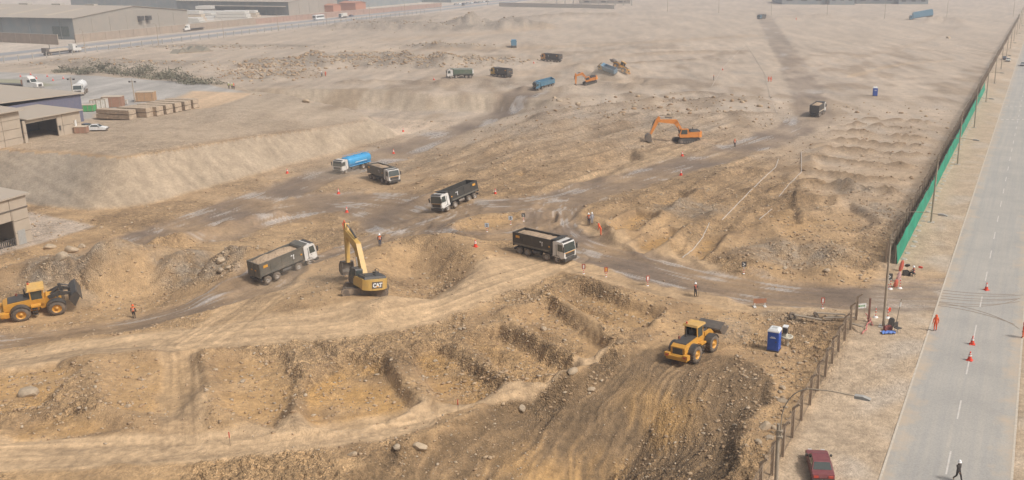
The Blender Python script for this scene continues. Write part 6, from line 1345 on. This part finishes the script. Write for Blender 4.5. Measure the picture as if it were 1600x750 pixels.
def car(x, y, z, hd, M, label, group=None, detail=True, pickup=False):
    t = thing('parked_car' if not pickup else 'pickup_truck', (x, y, z), hd, label, 'car' if not pickup else 'pickup', group)
    W = .84
    lower = [(-2.15, .35), (-2.2, .62), (-2.12, .86), (-1.35, .93), (.85, .90), (1.75, .80), (2.1, .66), (2.15, .4), (1.9, .26), (-1.9, .26)]
    b = MB(); n = len(lower)
    rows = []
    for yv, k in ((-W, .96), (-W*.93, 1.0), (W*.93, 1.0), (W, .96)): rows.append([(a*(.985 if abs(yv) == W else 1.0), yv, .26+(c-.26)*k) for a, c in lower])
    vs = [p for r_ in rows for p in r_]
    b.add(vs, [(j*n+i, j*n+(i+1) % n, (j+1)*n+(i+1) % n, (j+1)*n+i) for j in range(3) for i in range(n)]+[tuple(range(n-1, -1, -1)), tuple(range(3*n, 4*n))])
    body = b.build('body', M, t)
    r0, r1, f0, f1 = (-1.55, -1.0, .28, 1.0) if not pickup else (-.35, -.2, .5, 1.1)
    cb = MB().add([(r0, -W*.95, .88), (f1, -W*.95, .87), (f0, -W*.76, 1.38), (r1, -W*.76, 1.36), (r0, W*.95, .88), (f1, W*.95, .87), (f0, W*.76, 1.38), (r1, W*.76, 1.36)], [(0, 1, 2, 3), (7, 6, 5, 4), (0, 4, 5, 1), (1, 5, 6, 2), (2, 6, 7, 3), (3, 7, 4, 0)]).build('cabin', M, t)
    def quad(nm, a, b_, c, d, off):
        o = Vector(off); MB().add([Vector(a)+o, Vector(b_)+o, Vector(c)+o, Vector(d)+o, Vector(a)-o*2, Vector(b_)-o*2, Vector(c)-o*2, Vector(d)-o*2], [(0, 1, 2, 3), (0, 4, 5, 1), (1, 5, 6, 2), (2, 6, 7, 3), (3, 7, 4, 0)]).build(nm, M_glass, cb)
    quad('rear_window', (r0+.06, -W*.84, .93), (r0+.06, W*.84, .93), (r1-.04, W*.70, 1.33), (r1-.04, -W*.70, 1.33), (-.012, 0, .012)); quad('windscreen', (f1-.08, -W*.86, .91), (f1-.08, W*.86, .91), (f0+.05, W*.70, 1.35), (f0+.05, -W*.70, 1.35), (.012, 0, .012))
    for s in (-1, 1):
        quad('side_window', (r0+.4, s*W*.93, .93), (f1-.25, s*W*.93, .92), (f0-.02, s*W*.775, 1.33), (r1+.08, s*W*.775, 1.32), (0, s*.012, .004))
        MB().box(f1-.35, f1-.18, s*(W+.02), s*(W+.2), .88, 1.02).build('mirror', M_charcoal, cb)
        MB().box(2.06, 2.16, s*.5-.16, s*.5+.16, .58, .72).build('headlight', M_lamp, body); MB().box(-2.21, -2.13, s*.55-.18, s*.55+.18, .6, .78).build('tail_light', M_red, body)
    MB().prism([(2.0, .3), (2.24, .34), (2.24, .52), (2.05, .56)], -W, W).build('bumper', M_charcoal, body); MB().prism([(-2.0, .3), (-2.28, .34), (-2.28, .52), (-2.1, .56)], -W, W).build('bumper', M_charcoal, body)
    for ax in (1.35, -1.3): [wheel(t, ax, s*(W-.1), .3, .2) for s in (-1, 1)]
    return t
M_maroon = mat('faded red paint', (.175, .028, .042), .4, dust=.14, var=.1, spec=.5); M_silver = mat('silver paint', (.42, .43, .44), .35, .3, dust=.2); M_navy = mat('navy paint', (.035, .06, .12), .35, dust=.15)
x, y = P(1280, 735); car(x, y, hz(x, y), math.atan2(RD[1], RD[0])+.34, M_maroon, 'faded red sedan seen from above at the bottom edge by the fence')
x, y = P(1575, 96); car(x, y, .0, math.atan2(RD[1], RD[0])+math.pi, M_wb, 'white car on the verge far up the right road')
x, y = P(1569, 93); car(x, y, .0, math.atan2(RD[1], RD[0]), M_navy, 'dark car on the verge beside the white one')
x, y = P(1598, 103); car(x, y, .04, math.atan2(RD[1], RD[0])+math.pi, M_silver, 'silver car on the right road at the photo edge')
x, y, z = G(137, 203, False); car(x, y, z, R(-20), M_navy, 'blue car parked right of the workshop'); x, y, z = G(152, 204, False); car(x, y, z, R(10), M_tw, 'white car nose showing right of the blue one')
x, y = P(450, 33); car(x, y, .05, lroad+math.pi, M_silver, 'silver car left of the bus on the far road'); x, y = P(549, 26); car(x, y, .05, lroad, M_navy, 'dark car behind the white box lorry')
for i in range(9):
    x, y = P(712+i*6.2, 7.5-i*.55); car(x, y, 0, 1.1, (M_silver, M_tw, M_navy)[i % 3], f'{wh[i]} car from the left in the far parked row', 'cars parked at the far bend')
x, y = P(724, 9); car(x, y, 0.05, lroad, M_charcoal, 'black car alone on the far bend of the left road')
# stacked goods in the yard behind the boundary wall
for i, (a, b, sx, sy, sz, M) in enumerate(((286, 37, 26, 10, 4, M_wb), (296, 33, 20, 8, 7, M_pale), (312, 31, 24, 12, 5, M_tw), (328, 28, 20, 12, 5, M_teal), (345, 29, 18, 10, 4, M_pale), (365, 31, 22, 10, 6, M_wb), (376, 27, 26, 8, 5, M_pale), (322, 24, 14, 9, 7, M_steel))):
    x, y = P(a, b); t = thing('goods_stack', (x, y, 0), rzL+.3, f'{wh[i]} stack of pale goods from the left behind the warehouse wall', 'stack', 'goods stacked behind the wall')
    for k in range(3): MB().box(-sx/2+k*.8, sx/2-k*.8, -sy/2, sy/2, sz*k/3, sz*(k+1)/3-.2).build('layer', M if k < 2 else M_wb, t)
# ------------------------------------------------------------------ people
def body_mesh(pose):
    """one continuous skinned body; returns mesh with slots 0 sleeves 1 trousers 2 boots 3 skin 4 torso"""
    J = {'pelvis': (0, 0, .95, .15), 'waist': (0, 0, 1.08, .145), 'chest': (0, .0, 1.30, .175), 'neck': (0, 0, 1.47, .065), 'head': (.015, 0, 1.60, .10), 'crown': (.0, 0, 1.70, .085), 'nose': (.115, 0, 1.60, .018)}
    for s, n in ((1, 'l'), (-1, 'r')):
        J.update({'sh'+n: (0, s*.20, 1.40, .075), 'el'+n: (-.03, s*.27, 1.13, .055), 'wr'+n: (.04, s*.29, .88, .04), 'pa'+n: (.06, s*.29, .79, .042), 'hip'+n: (0, s*.10, .88, .105), 'kn'+n: (.02, s*.11, .49, .075), 'an'+n: (-.01, s*.11, .10, .055), 'to'+n: (.15, s*.12, .045, .045)})
    if pose == 'walk':
        J['knl'] = (.20, .10, .50, .075); J['anl'] = (.30, .10, .11, .055); J['tol'] = (.46, .10, .06, .045); J['knr'] = (-.05, -.10, .50, .075); J['anr'] = (-.36, -.10, .16, .055); J['tor'] = (-.24, -.10, .05, .045)
        J['ell'] = (-.16, .27, 1.15, .055); J['wrl'] = (-.12, .28, .90, .04); J['pal'] = (-.10, .28, .82, .042); J['elr'] = (.10, -.27, 1.14, .055); J['wrr'] = (.27, -.24, .97, .04); J['par'] = (.34, -.23, .92, .042)
    if pose == 'work':
        J['ell'] = (.08, .28, 1.14, .055); J['wrl'] = (.30, .20, 1.05, .04); J['pal'] = (.37, .17, 1.03, .042); J['elr'] = (.06, -.28, 1.14, .055); J['wrr'] = (.27, -.20, 1.0, .04); J['par'] = (.34, -.17, .98, .042); J['knl'] = (.10, .13, .49, .075); J['anl'] = (.10, .14, .10, .055); J['tol'] = (.26, .15, .045, .045)
    if pose == 'lean':
        for k in ('waist', 'chest', 'neck', 'head', 'crown', 'nose', 'shl', 'shr'): q = J[k]; h = q[2]-.95; J[k] = (q[0]+h*.5, q[1], .95+h*.87, q[3])
        for s, n in ((1, 'l'), (-1, 'r')): J['el'+n] = (.28, s*.25, 1.04, .055); J['wr'+n] = (.36, s*.22, .82, .04); J['pa'+n] = (.38, s*.21, .73, .042)
    if pose == 'sit':
        for k, q in list(J.items()): J[k] = (q[0], q[1], q[2]-.42, q[3])
        for s, n in ((1, 'l'), (-1, 'r')): J['kn'+n] = (.42, s*.13, .52, .08); J['an'+n] = (.45, s*.13, .10, .055); J['to'+n] = (.61, s*.14, .045, .045); J['el'+n] = (.10, s*.28, .74, .055); J['wr'+n] = (.32, s*.17, .70, .04); J['pa'+n] = (.39, s*.14, .70, .042)
    E = [('pelvis', 'waist', 4), ('waist', 'chest', 4), ('chest', 'neck', 4), ('neck', 'head', 3), ('head', 'crown', 3), ('head', 'nose', 3)]
    for n in 'lr': E += [('chest', 'sh'+n, 4), ('sh'+n, 'el'+n, 0), ('el'+n, 'wr'+n, 0), ('wr'+n, 'pa'+n, 3), ('pelvis', 'hip'+n, 1), ('hip'+n, 'kn'+n, 1), ('kn'+n, 'an'+n, 1), ('an'+n, 'to'+n, 2)]
    names = list(J); ix = {n: i for i, n in enumerate(names)}
    me = bpy.data.meshes.new('sk'); me.from_pydata([J[n][:3] for n in names], [(ix[a], ix[b]) for a, b, _ in E], []); ob = bpy.data.objects.new('sk', me); COL.objects.link(ob)
    md = ob.modifiers.new('s', 'SKIN'); md.use_smooth_shade = True
    for i, n in enumerate(names):
        r = J[n][3]; fl = .72 if n in ('pelvis', 'waist', 'chest') else 1.
        me.skin_vertices[0].data[i].radius = (r, r*fl) if n in ('pelvis', 'waist', 'chest') else (r, r); me.skin_vertices[0].data[i].use_root = (n == 'pelvis')
    sb = ob.modifiers.new('u', 'SUBSURF'); sb.levels = 1; sb.render_levels = 1
    out = bpy.data.meshes.new_from_object(ob.evaluated_get(bpy.context.evaluated_depsgraph_get())); bpy.data.objects.remove(ob)
    mb = MB(); vs = [tuple(v.co) for v in out.vertices]
    segs = [(np.array(J[a][:3]), np.array(J[b][:3]), m) for a, b, m in E]
    fs = []; ms = []
    for p in out.polygons:
        c = np.array(p.center); best = 1e9
        for a, b, m in segs:
            d = b-a; t = np.clip((c-a)@d/(d@d), 0, 1); q = np.linalg.norm(c-a-t*d)
            if q < best: best = q; mi = m
        fs.append(tuple(p.vertices)); ms.append(mi)
    mb.add(vs, fs, 0, True); mb.m = ms
    for n, s in (('l', 1), ('r', -1)):      # five fingers on each palm
        w = Vector(J['wr'+n][:3]); p = Vector(J['pa'+n][:3]); d = (p-w).normalized(); side = d.cross(Vector((0, 1, 0))); side = side.normalized() if side.length > .1 else Vector((1, 0, 0)); cu = Vector((0, -s, 0))
        for k, L in enumerate((.075, .085, .08, .062)):
            a = p+side*(.027-.018*k)+d*.03; mb.tube([a, a+d*L*.55+cu*.006, a+d*L*.9+cu*.03], [.010, .009, .007], 6, 3)
        a = p+side*.03-d*.02; mb.tube([a, a+side*.03+d*.03, a+side*.035+d*.06+cu*.015], [.012, .010, .008], 6, 3)
    return mb.mesh('body'), J
POSES = {}
def cloth(n, c): return mat(n, c, .85, dust=.1, var=.12, scale=6)
C_or = cloth('orange cloth', (.78, .10, .02)); C_vest = cloth('hi-vis vest', (.85, .16, .03)); C_yv = cloth('yellow vest', (.62, .66, .10)); C_jean = cloth('denim', (.05, .075, .13)); C_blk = cloth('black cloth', (.016, .017, .022)); C_boot = cloth('boots', (.06, .04, .03)); C_skin = mat('skin', (.30, .16, .10), .6, dust=0.); C_tan2 = cloth('tan boots', (.30, .19, .09)); C_greyc = cloth('grey cloth', (.35, .36, .40)); C_navy = cloth('navy cloth', (.03, .045, .09))
M_hw = mat('white helmet', (.85, .85, .83), .35, dust=.03); M_ho = mat('orange helmet', (.80, .12, .02), .35, dust=.03)
HMESH = {}
def person(px, py, face, pose, label, sleeves, trousers, torso, helmet=None, boots=C_boot, hood=None, z=None, sc=1.0, group='site workers on foot', at=None):
    if at: x, y, z = at
    elif z is None: x, y, z = G(px, py)
    else: x, y = P(px, py, z)
    if pose not in POSES: POSES[pose] = body_mesh(pose)
    me, J = POSES[pose]
    t = thing('person', (x, y, z), face, label, 'person', group); t.scale = (sc,)*3
    o = bpy.data.objects.new('body', me); COL.objects.link(o); o.parent = t
    if len(me.materials) < 5:
        for _ in range(5): me.materials.append(None)
    for i, m in enumerate((sleeves, trousers, boots, C_skin, torso)): o.material_slots[i].link = 'OBJECT'; o.material_slots[i].material = m
    hx, hy, hz_ = J['head'][:3]
    if helmet:
        if 'h' not in HMESH: HMESH['h'] = MB().lathe([(.001, .20), (.06, .19), (.105, .14), (.125, .06), (.13, .03), (.165, .015), (.165, .0), (.11, .0)], 'z', n=16).mesh('helmet')
        h = bpy.data.objects.new('helmet', HMESH['h']); COL.objects.link(h); h.parent = t; h.location = (hx+.01, hy, hz_+.03)
        if not HMESH['h'].materials: HMESH['h'].materials.append(None)
        h.material_slots[0].link = 'OBJECT'; h.material_slots[0].material = helmet
    if hood:
        if 'd' not in HMESH: HMESH['d'] = MB().lathe([(.001, .17), (.07, .155), (.12, .09), (.135, .0), (.12, -.09), (.16, -.2)], 'z', n=16).mesh('hood')
        h = bpy.data.objects.new('hood', HMESH['d']); COL.objects.link(h); h.parent = t; h.location = (hx-.035, hy, hz_)
        if not HMESH['d'].materials: HMESH['d'].materials.append(None)
        h.material_slots[0].link = 'OBJECT'; h.material_slots[0].material = hood
    if torso in (C_vest, C_yv):
        sb = MB()
        for zz in (1.12, 1.26):
            zz -= .42 if pose == 'sit' else 0
            sb.lathe([(.162, zz), (.164, zz+.045)], 'z', n=16)
        if pose != 'lean': q = sb.build('reflective_band', M_rw, t); q.scale = (.82, 1.12, 1)
    return t
person(1496, 752, R(-60), 'walk', 'person in black clothes and white helmet walking on the road', C_blk, C_blk, C_blk, M_hw, C_tan2, z=.035)
person(1461, 517, R(95), 'stand', 'person in hooded orange suit standing at the road edge', C_or, C_or, C_or, hood=C_or, z=.03, sc=1.06)
person(1598, 528, R(150), 'stand', 'person in orange suit cut off by the right edge', C_or, C_or, C_or, hood=C_or, z=.03, sc=1.06)
person(1427, 432, R(175), 'sit', 'seated person in orange vest and white helmet by the green screen', C_navy, C_blk, C_vest, M_hw)
person(1086, 464, R(-35), 'work', 'person in white helmet walking with a stick beside the wet track', C_blk, C_blk, cloth('dull vest', (.42, .10, .06)), M_hw)
person(920, 351, R(-100), 'stand', 'person in orange vest and white helmet left of the orange suited one', C_greyc, C_jean, C_vest, M_hw)
person(925, 350, R(-80), 'stand', 'person in pale grey clothes close behind the orange vested one', C_greyc, C_greyc, C_greyc, M_hw)
person(939, 368, R(170), 'lean', 'person in full orange suit bending forward by the ochre trench', C_or, C_or, C_or, hood=C_or, sc=1.08)
person(594, 385, R(-95), 'stand', 'person in orange vest and jeans standing behind the yellow excavator', C_blk, C_jean, C_vest, M_hw)
person(538, 360, R(-60), 'lean', 'person in orange bending above the excavator boom tip', C_or, C_or, C_or, M_ho)
person(210, 498, R(95), 'stand', 'person with red helmet and orange vest on the left track', C_blk, C_blk, C_vest, M_ho)
person(1148, 230, R(-100), 'stand', 'person in dark clothes and orange vest right of the orange excavator', C_blk, C_blk, C_vest, M_ho)
person(503, 120, R(-90), 'stand', 'left person of the distant pair below the rubble', C_blk, C_blk, C_greyc, M_hw); person(509, 119.5, R(-110), 'stand', 'right person in orange of the distant pair below the rubble', C_or, C_or, C_or, M_ho)
person(358, 139, R(-90), 'stand', 'left person in yellow vest at the yard corner', C_blk, C_blk, C_yv, M_hw); person(363, 139.5, R(-60), 'stand', 'middle person in yellow vest at the yard corner', C_blk, C_blk, C_yv, M_hw); person(366, 140, R(-60), 'stand', 'right person in orange vest at the yard corner', C_blk, C_blk, C_vest, M_ho)
person(1201, 128, R(-90), 'stand', 'left orange suited person on the far white tape', C_or, C_or, C_or, M_ho); person(1204.5, 128, R(-60), 'stand', 'right orange suited person on the far white tape', C_or, C_or, C_or, M_ho)
person(1115, 126, R(0), 'stand', 'person in dark clothes on the far left tape', C_blk, C_blk, cloth('dull vest', (.42, .10, .06)), M_ho); person(1244, 32, R(-90), 'stand', 'tiny orange person near the far end of the haul road', C_or, C_or, C_or, M_ho, sc=1.1)
def seat_items():
    x, y, z = G(1427, 432)
    t = thing('stool', (x+.02, y, z), R(175), 'black folding stool under the seated worker', 'stool')
    MB().box(-.22, .2, -.22, .22, .34, .40).build('seat', M_charcoal, t)
    for sx in (-.18, .17):
        for sy in (-.18, .18): MB().cyl((sx, sy, 0), (sx*.9, sy*.9, .36), .02, n=6).build('leg', M_charcoal, t)
    x2, y2, z2 = G(1415, 430); t = thing('black_crate', (x2, y2, z2), .2, 'small black crate left of the seated worker', 'crate'); MB().box(-.35, .35, -.28, .28, 0, .06).build('base', M_charcoal, t)
    for a in (-.33, .31): MB().box(a, a+.03, -.28, .28, .06, .6).build('side', M_charcoal, t)
    for a in (-.28, .25): MB().box(-.30, .31, a, a+.03, .06, .6).build('side', M_charcoal, t)
    t = thing('stop_paddle', (x+.35, y+.15, z), 0, 'orange paddle sign held out beside the seated worker', 'sign'); MB().cyl((-.2, 0, .7), (.3, 0, 1.05), .02, n=6).build('handle', M_post, t); MB().cyl((.5, -.02, 1.12), (.52, .02, 1.17), .3, n=8).build('disc', M_cone, t)
    t = thing('round_sign', (x-.8, y+.2, z), 0, 'black round sign on a stick left of the seated worker', 'sign'); MB().cyl((0, 0, 0), (0, 0, 1.2), .02, n=6).build('handle', M_post, t); MB().cyl((0, -.05, 1.35), (0, .02, 1.42), .34, n=10).build('disc', M_charcoal, t)
    x, y, z = G(1086, 464); t = thing('walking_stick', (x+.42, y-.1, z), 0, 'pale measuring stick held by the person by the wet track', 'stick', rot=(R(6), R(-6), 0)); MB().cyl((0, 0, 0), (0, 0, 1.35), .03, n=6).build('shaft', M_post, t); MB().cyl((0, 0, 1.35), (0, 0, 1.45), .05, n=6).build('grip', M_charcoal, t)
seat_items()

# ------------------------------------------------------------------ stones
def stone_mesh(seed, sub=1, flat=.7):
    bm = bmesh.new(); bmesh.ops.create_icosphere(bm, subdivisions=sub, radius=1.0); rg = random.Random(seed)
    ax = [Vector((rg.gauss(0, 1), rg.gauss(0, 1), rg.gauss(0, 1))).normalized() for _ in range(9)]; lim = [rg.uniform(.55, .9) for _ in ax]
    for v in bm.verts:
        p = v.co.copy()
        for a, l in zip(ax, lim):
            d = p.dot(a)
            if d > l: p -= a*(d-l)*.92
        v.co = Vector((p.x*rg.uniform(.95, 1.05), p.y*.85, p.z*flat))
    me = bpy.data.meshes.new('stone'); bm.to_mesh(me); bm.free(); return me
M_stone = mat('boulder', (.43, .33, .22), .9, dust=.3, var=.22, scale=2., bump=.6); M_stone2 = mat('grey stone', (.38, .30, .21), .9, dust=.25, var=.2, scale=3., bump=.5)
bould = [(45, 617, 1.25, 'large pale boulder on the lower left ground'), (78, 388, 1.3, 'large round boulder left on the heap above the loader'), (112, 392, 1.5, 'biggest round boulder on the heap above the loader'), (96, 402, 1.2, 'flat boulder below the round ones on the left heap'), (128, 386, .9, 'small round boulder right on the left heap'),
         (656, 699, .8, 'dark boulder on the rim of the front excavation'), (620, 700, .5, 'small rock left on the rim of the front excavation'), (550, 712, .6, 'grey rock at the lower left rim of the front excavation'), (895, 581, .75, 'angular pale boulder below the ochre trenches'), (815, 641, .6, 'tan boulder on the left slope of the front excavation'), (925, 610, .55, 'flat brown rock in the front excavation'),
         (1222, 607, .55, 'boulder by the fence below the near toilet'), (1223, 628, .65, 'second boulder by the fence below the near toilet'), (1195, 668, .9, 'big boulder beside the lower fence'), (1208, 669, .45, 'small stone right of the big fence boulder'), (1203, 685, .5, 'stone below the big fence boulder'), (1185, 692, .5, 'stone left of the lowest fence stones'),
         (1292, 424, .6, 'boulder on the right heap beyond the wet track'), (1226, 420, .5, 'stone left on the heap beyond the wet track'), (1394, 328, .8, 'boulder near the far fence beside the trenches'), (345, 408, .9, 'upper boulder of the cluster right of the left mound'), (346, 424, .8, 'lower boulder of the cluster right of the left mound'), (358, 420, .7, 'right boulder of the cluster right of the left mound'),
         (1482, 60, 2.0, 'lone boulder heap on the far right plain'), (873, 158, 1.2, 'pale block beside the top of the wet road'), (866, 153, .9, 'white block above the top of the wet road'), (478, 160, 1.6, 'pale block standing alone on the plateau'), (680, 565, .4, 'stone between two trenches in the middle front'), (849, 515, .6, 'rock on the ridge between middle trenches'), (200, 636, .45, 'stone on the left foreground slope'), (380, 597, .5, 'grey stone at the edge of a left trench')]
for i, (a, b, r, l) in enumerate(bould):
    x, y, z = G(a, b); me = stone_mesh(i*7+3, 3, .72); o = place('boulder', me, M_stone if i % 3 else M_stone2, None, (x, y, z+r*.08), (.2, .1*(i % 4), i*1.3), label=l, cat='boulder', group='boulders about the site'); r *= .72; o.scale = (r*1.15, r, r)
def scatter():
    """loose stones and clods, too many to count"""
    rg = np.random.default_rng(3); base = []
    for k in range(8):
        me = stone_mesh(k+90, 1, .75); base.append((np.array([v.co[:] for v in me.vertices]), np.array([p.vertices[:] for p in me.polygons]))); bpy.data.meshes.remove(me)
    rg2 = np.random.default_rng(8)
    pts = []; 
    def add(px, py, n, sx, sy, r0, r1, z=0):
        c = P(px, py, z); a = rg2.normal(0, 1, (n, 2))*np.array([sx, sy]); pts.append(np.column_stack([c[0]+a[:, 0], c[1]+a[:, 1], r0*(r1/r0)**rg2.random(n)**2.2]))
    # all over the worked ground
    NN = 32000; s = rg2.uniform(230, 880, NN); Yr = CAMH*1600/s; t = rg2.uniform(-.68, .36, NN); X = Yr*t
    pts.append(np.column_stack([X, Yr, .031*(Yr/70)**.85*(6 ** (rg2.random(NN)**4))]))
    for px, py, n, sx, sy in ((230, 450, 500, 12, 6), (90, 400, 260, 9, 6), (340, 410, 250, 6, 5), (860, 585, 260, 4, 1.6), (780, 500, 160, 5, 3), (900, 470, 220, 7, 3), (960, 500, 200, 5, 3), (1200, 640, 360, 3, 5), (1240, 570, 260, 4, 3), (1180, 520, 120, 4, 2), (1280, 497, 260, 5, 1.2), (1240, 410, 600, 9, 5), (1330, 410, 400, 6, 5), (1350, 360, 300, 6, 6), (1240, 300, 200, 6, 5), (1370, 330, 250, 6, 7), (1090, 320, 200, 5, 5), (1000, 370, 160, 5, 4), (640, 440, 200, 6, 4), (740, 600, 160, 4, 2), (560, 640, 120, 4, 2), (420, 560, 200, 8, 3), (60, 590, 300, 7, 4), (220, 620, 320, 9, 4), (950, 690, 130, 8, 4), (700, 700, 130, 5, 3), (780, 352, 160, 5, 2), (740, 430, 160, 5, 3), (850, 470, 160, 5, 2), (700, 330, 80, 10, 8), (800, 240, 900, 22, 22), (920, 200, 700, 22, 22), (1000, 320, 500, 12, 10), (1120, 330, 500, 12, 10)):
        add(px, py, int(n*1.3), sx, sy, .055, .30 if py > 330 or px > 1200 else .22)
    for px, py, n, sx, sy in ((560, 92, 420, 15, 16), (650, 98, 420, 15, 11), (730, 96, 300, 11, 8), (460, 100, 420, 12, 12), (420, 118, 260, 9, 8), (400, 108, 200, 8, 8), (690, 72, 120, 12, 6), (640, 40, 240, 30, 25), (200, 100, 200, 26, 8), (330, 74, 160, 34, 6), (1060, 165, 200, 22, 12)):
        add(px, py, n, sx, sy, .25, 1.0)
    A = np.vstack(pts); X, Y, r = A.T
    ok = (Y > 45)&(np.abs(X) < Y*.8); w = (X-R0[0])*RN[0]+(Y-R0[1])*RN[1]; ok &= (w < -8.6); ok &= inside_dist(X, Y, YARD) < 0
    for (fx, fy, fr) in FOOT: ok &= np.hypot(X-fx, Y-fy) > fr*.9
    for pts_, c in TRACKS_W:
        d, _, _ = poly_lines(X, Y, pts_); ok &= (d > c[2]*.95) | ((rg2.random(len(X)) < .12) & (r < .2))
    ok &= ~((inside_dist(X, Y, PLATA) > -12) & (inside_dist(X, Y, PLATA) < 40) & (r > .12) & (Y < 260))
    X, Y, r = X[ok], Y[ok], r[ok]; z = terrain(X, Y)
    V = []; F = []; M = []; off = 0
    for i in range(len(X)):
        b, f = base[i % 8]; a = rg2.random()*6.28; c, s_ = math.cos(a), math.sin(a); q = b*r[i]*np.array([1.25, .9, 1.0]); q = np.column_stack([q[:, 0]*c-q[:, 1]*s_+X[i], q[:, 0]*s_+q[:, 1]*c+Y[i], q[:, 2]*rg2.uniform(.5, 1)+z[i]+r[i]*.2])
        V.append(q); F.append(f+off); off += len(b); M.append(np.full(len(f), rg2.integers(0, 4)))
    V = np.vstack(V).astype(np.float32); F = np.vstack(F).astype(np.int32); M = np.concatenate(M).astype(np.int32)
    me = bpy.data.meshes.new('loose_stones'); me.vertices.add(len(V)); me.vertices.foreach_set('co', V.ravel()); me.loops.add(F.size); me.loops.foreach_set('vertex_index', F.ravel()); me.polygons.add(len(F)); me.polygons.foreach_set('loop_start', np.arange(0, F.size, 3, dtype=np.int32)); me.polygons.foreach_set('material_index', M); me.update(calc_edges=True)
    place('loose_stones', me, [mat('stone a', (.44, .31, .185), .95, dust=.3, var=.2), mat('stone b', (.34, .23, .13), .95, dust=.3, var=.2), mat('stone c', (.42, .33, .23), .95, dust=.2, var=.2), mat('clod', (.33, .21, .11), .95, dust=.3, var=.2)], kind='stuff')
    print('stones', len(X))
scatter()
# ------------------------------------------------------------------ haze
hm = bpy.data.materials.new('haze'); hm.use_nodes = True; hn = hm.node_tree.nodes; hl = hm.node_tree.links
hn.remove(hn['Principled BSDF']); pv = hn.new('ShaderNodeVolumePrincipled'); pv.inputs['Density'].default_value = HAZE_DENSITY
pv.inputs['Color'].default_value = (.84, .90, 1.0, 1); pv.inputs['Anisotropy'].default_value = .15
hl.new(pv.outputs[0], hn['Material Output'].inputs['Volume'])
MB().box(-9500, 9500, -60, 9000, -40, 41).build('haze', hm, kind='stuff')

# dust thrown up by wheels and buckets
def dust(px, py, zc, sx, sy, sz, dens):
    x, y, z = G(px, py, False); m = bpy.data.materials.new('dust'); m.use_nodes = True; n = m.node_tree.nodes; n.remove(n['Principled BSDF']); v = n.new('ShaderNodeVolumePrincipled')
    v.inputs['Density'].default_value = dens; v.inputs['Color'].default_value = (.90, .80, .66, 1); m.node_tree.links.new(v.outputs[0], n['Material Output'].inputs['Volume'])
    bm = bmesh.new(); bmesh.ops.create_icosphere(bm, subdivisions=3, radius=1.0)
    for q in bm.verts:
        k = 1+.25*float(pn(np.array([q.co.x*1.7+px]), np.array([q.co.y*1.7+q.co.z*2.1]))[0]); q.co = Vector((q.co.x*sx*k, q.co.y*sy*k, q.co.z*sz*k))
    me = bpy.data.meshes.new('dust_cloud'); bm.to_mesh(me); bm.free(); place('dust_cloud', me, m, None, (x, y, z+zc), kind='stuff')
dust(112, 478, .8, 3.2, 2.2, 1.7, .10); dust(500, 446, 1.2, 7, 5, 2.6, .020); dust(528, 280, 1.0, 7, 5, 2.2, .022); dust(1142, 532, 1.0, 2.6, 2.2, 1.6, .06); dust(955, 122, 1.2, 8, 5, 3, .03)
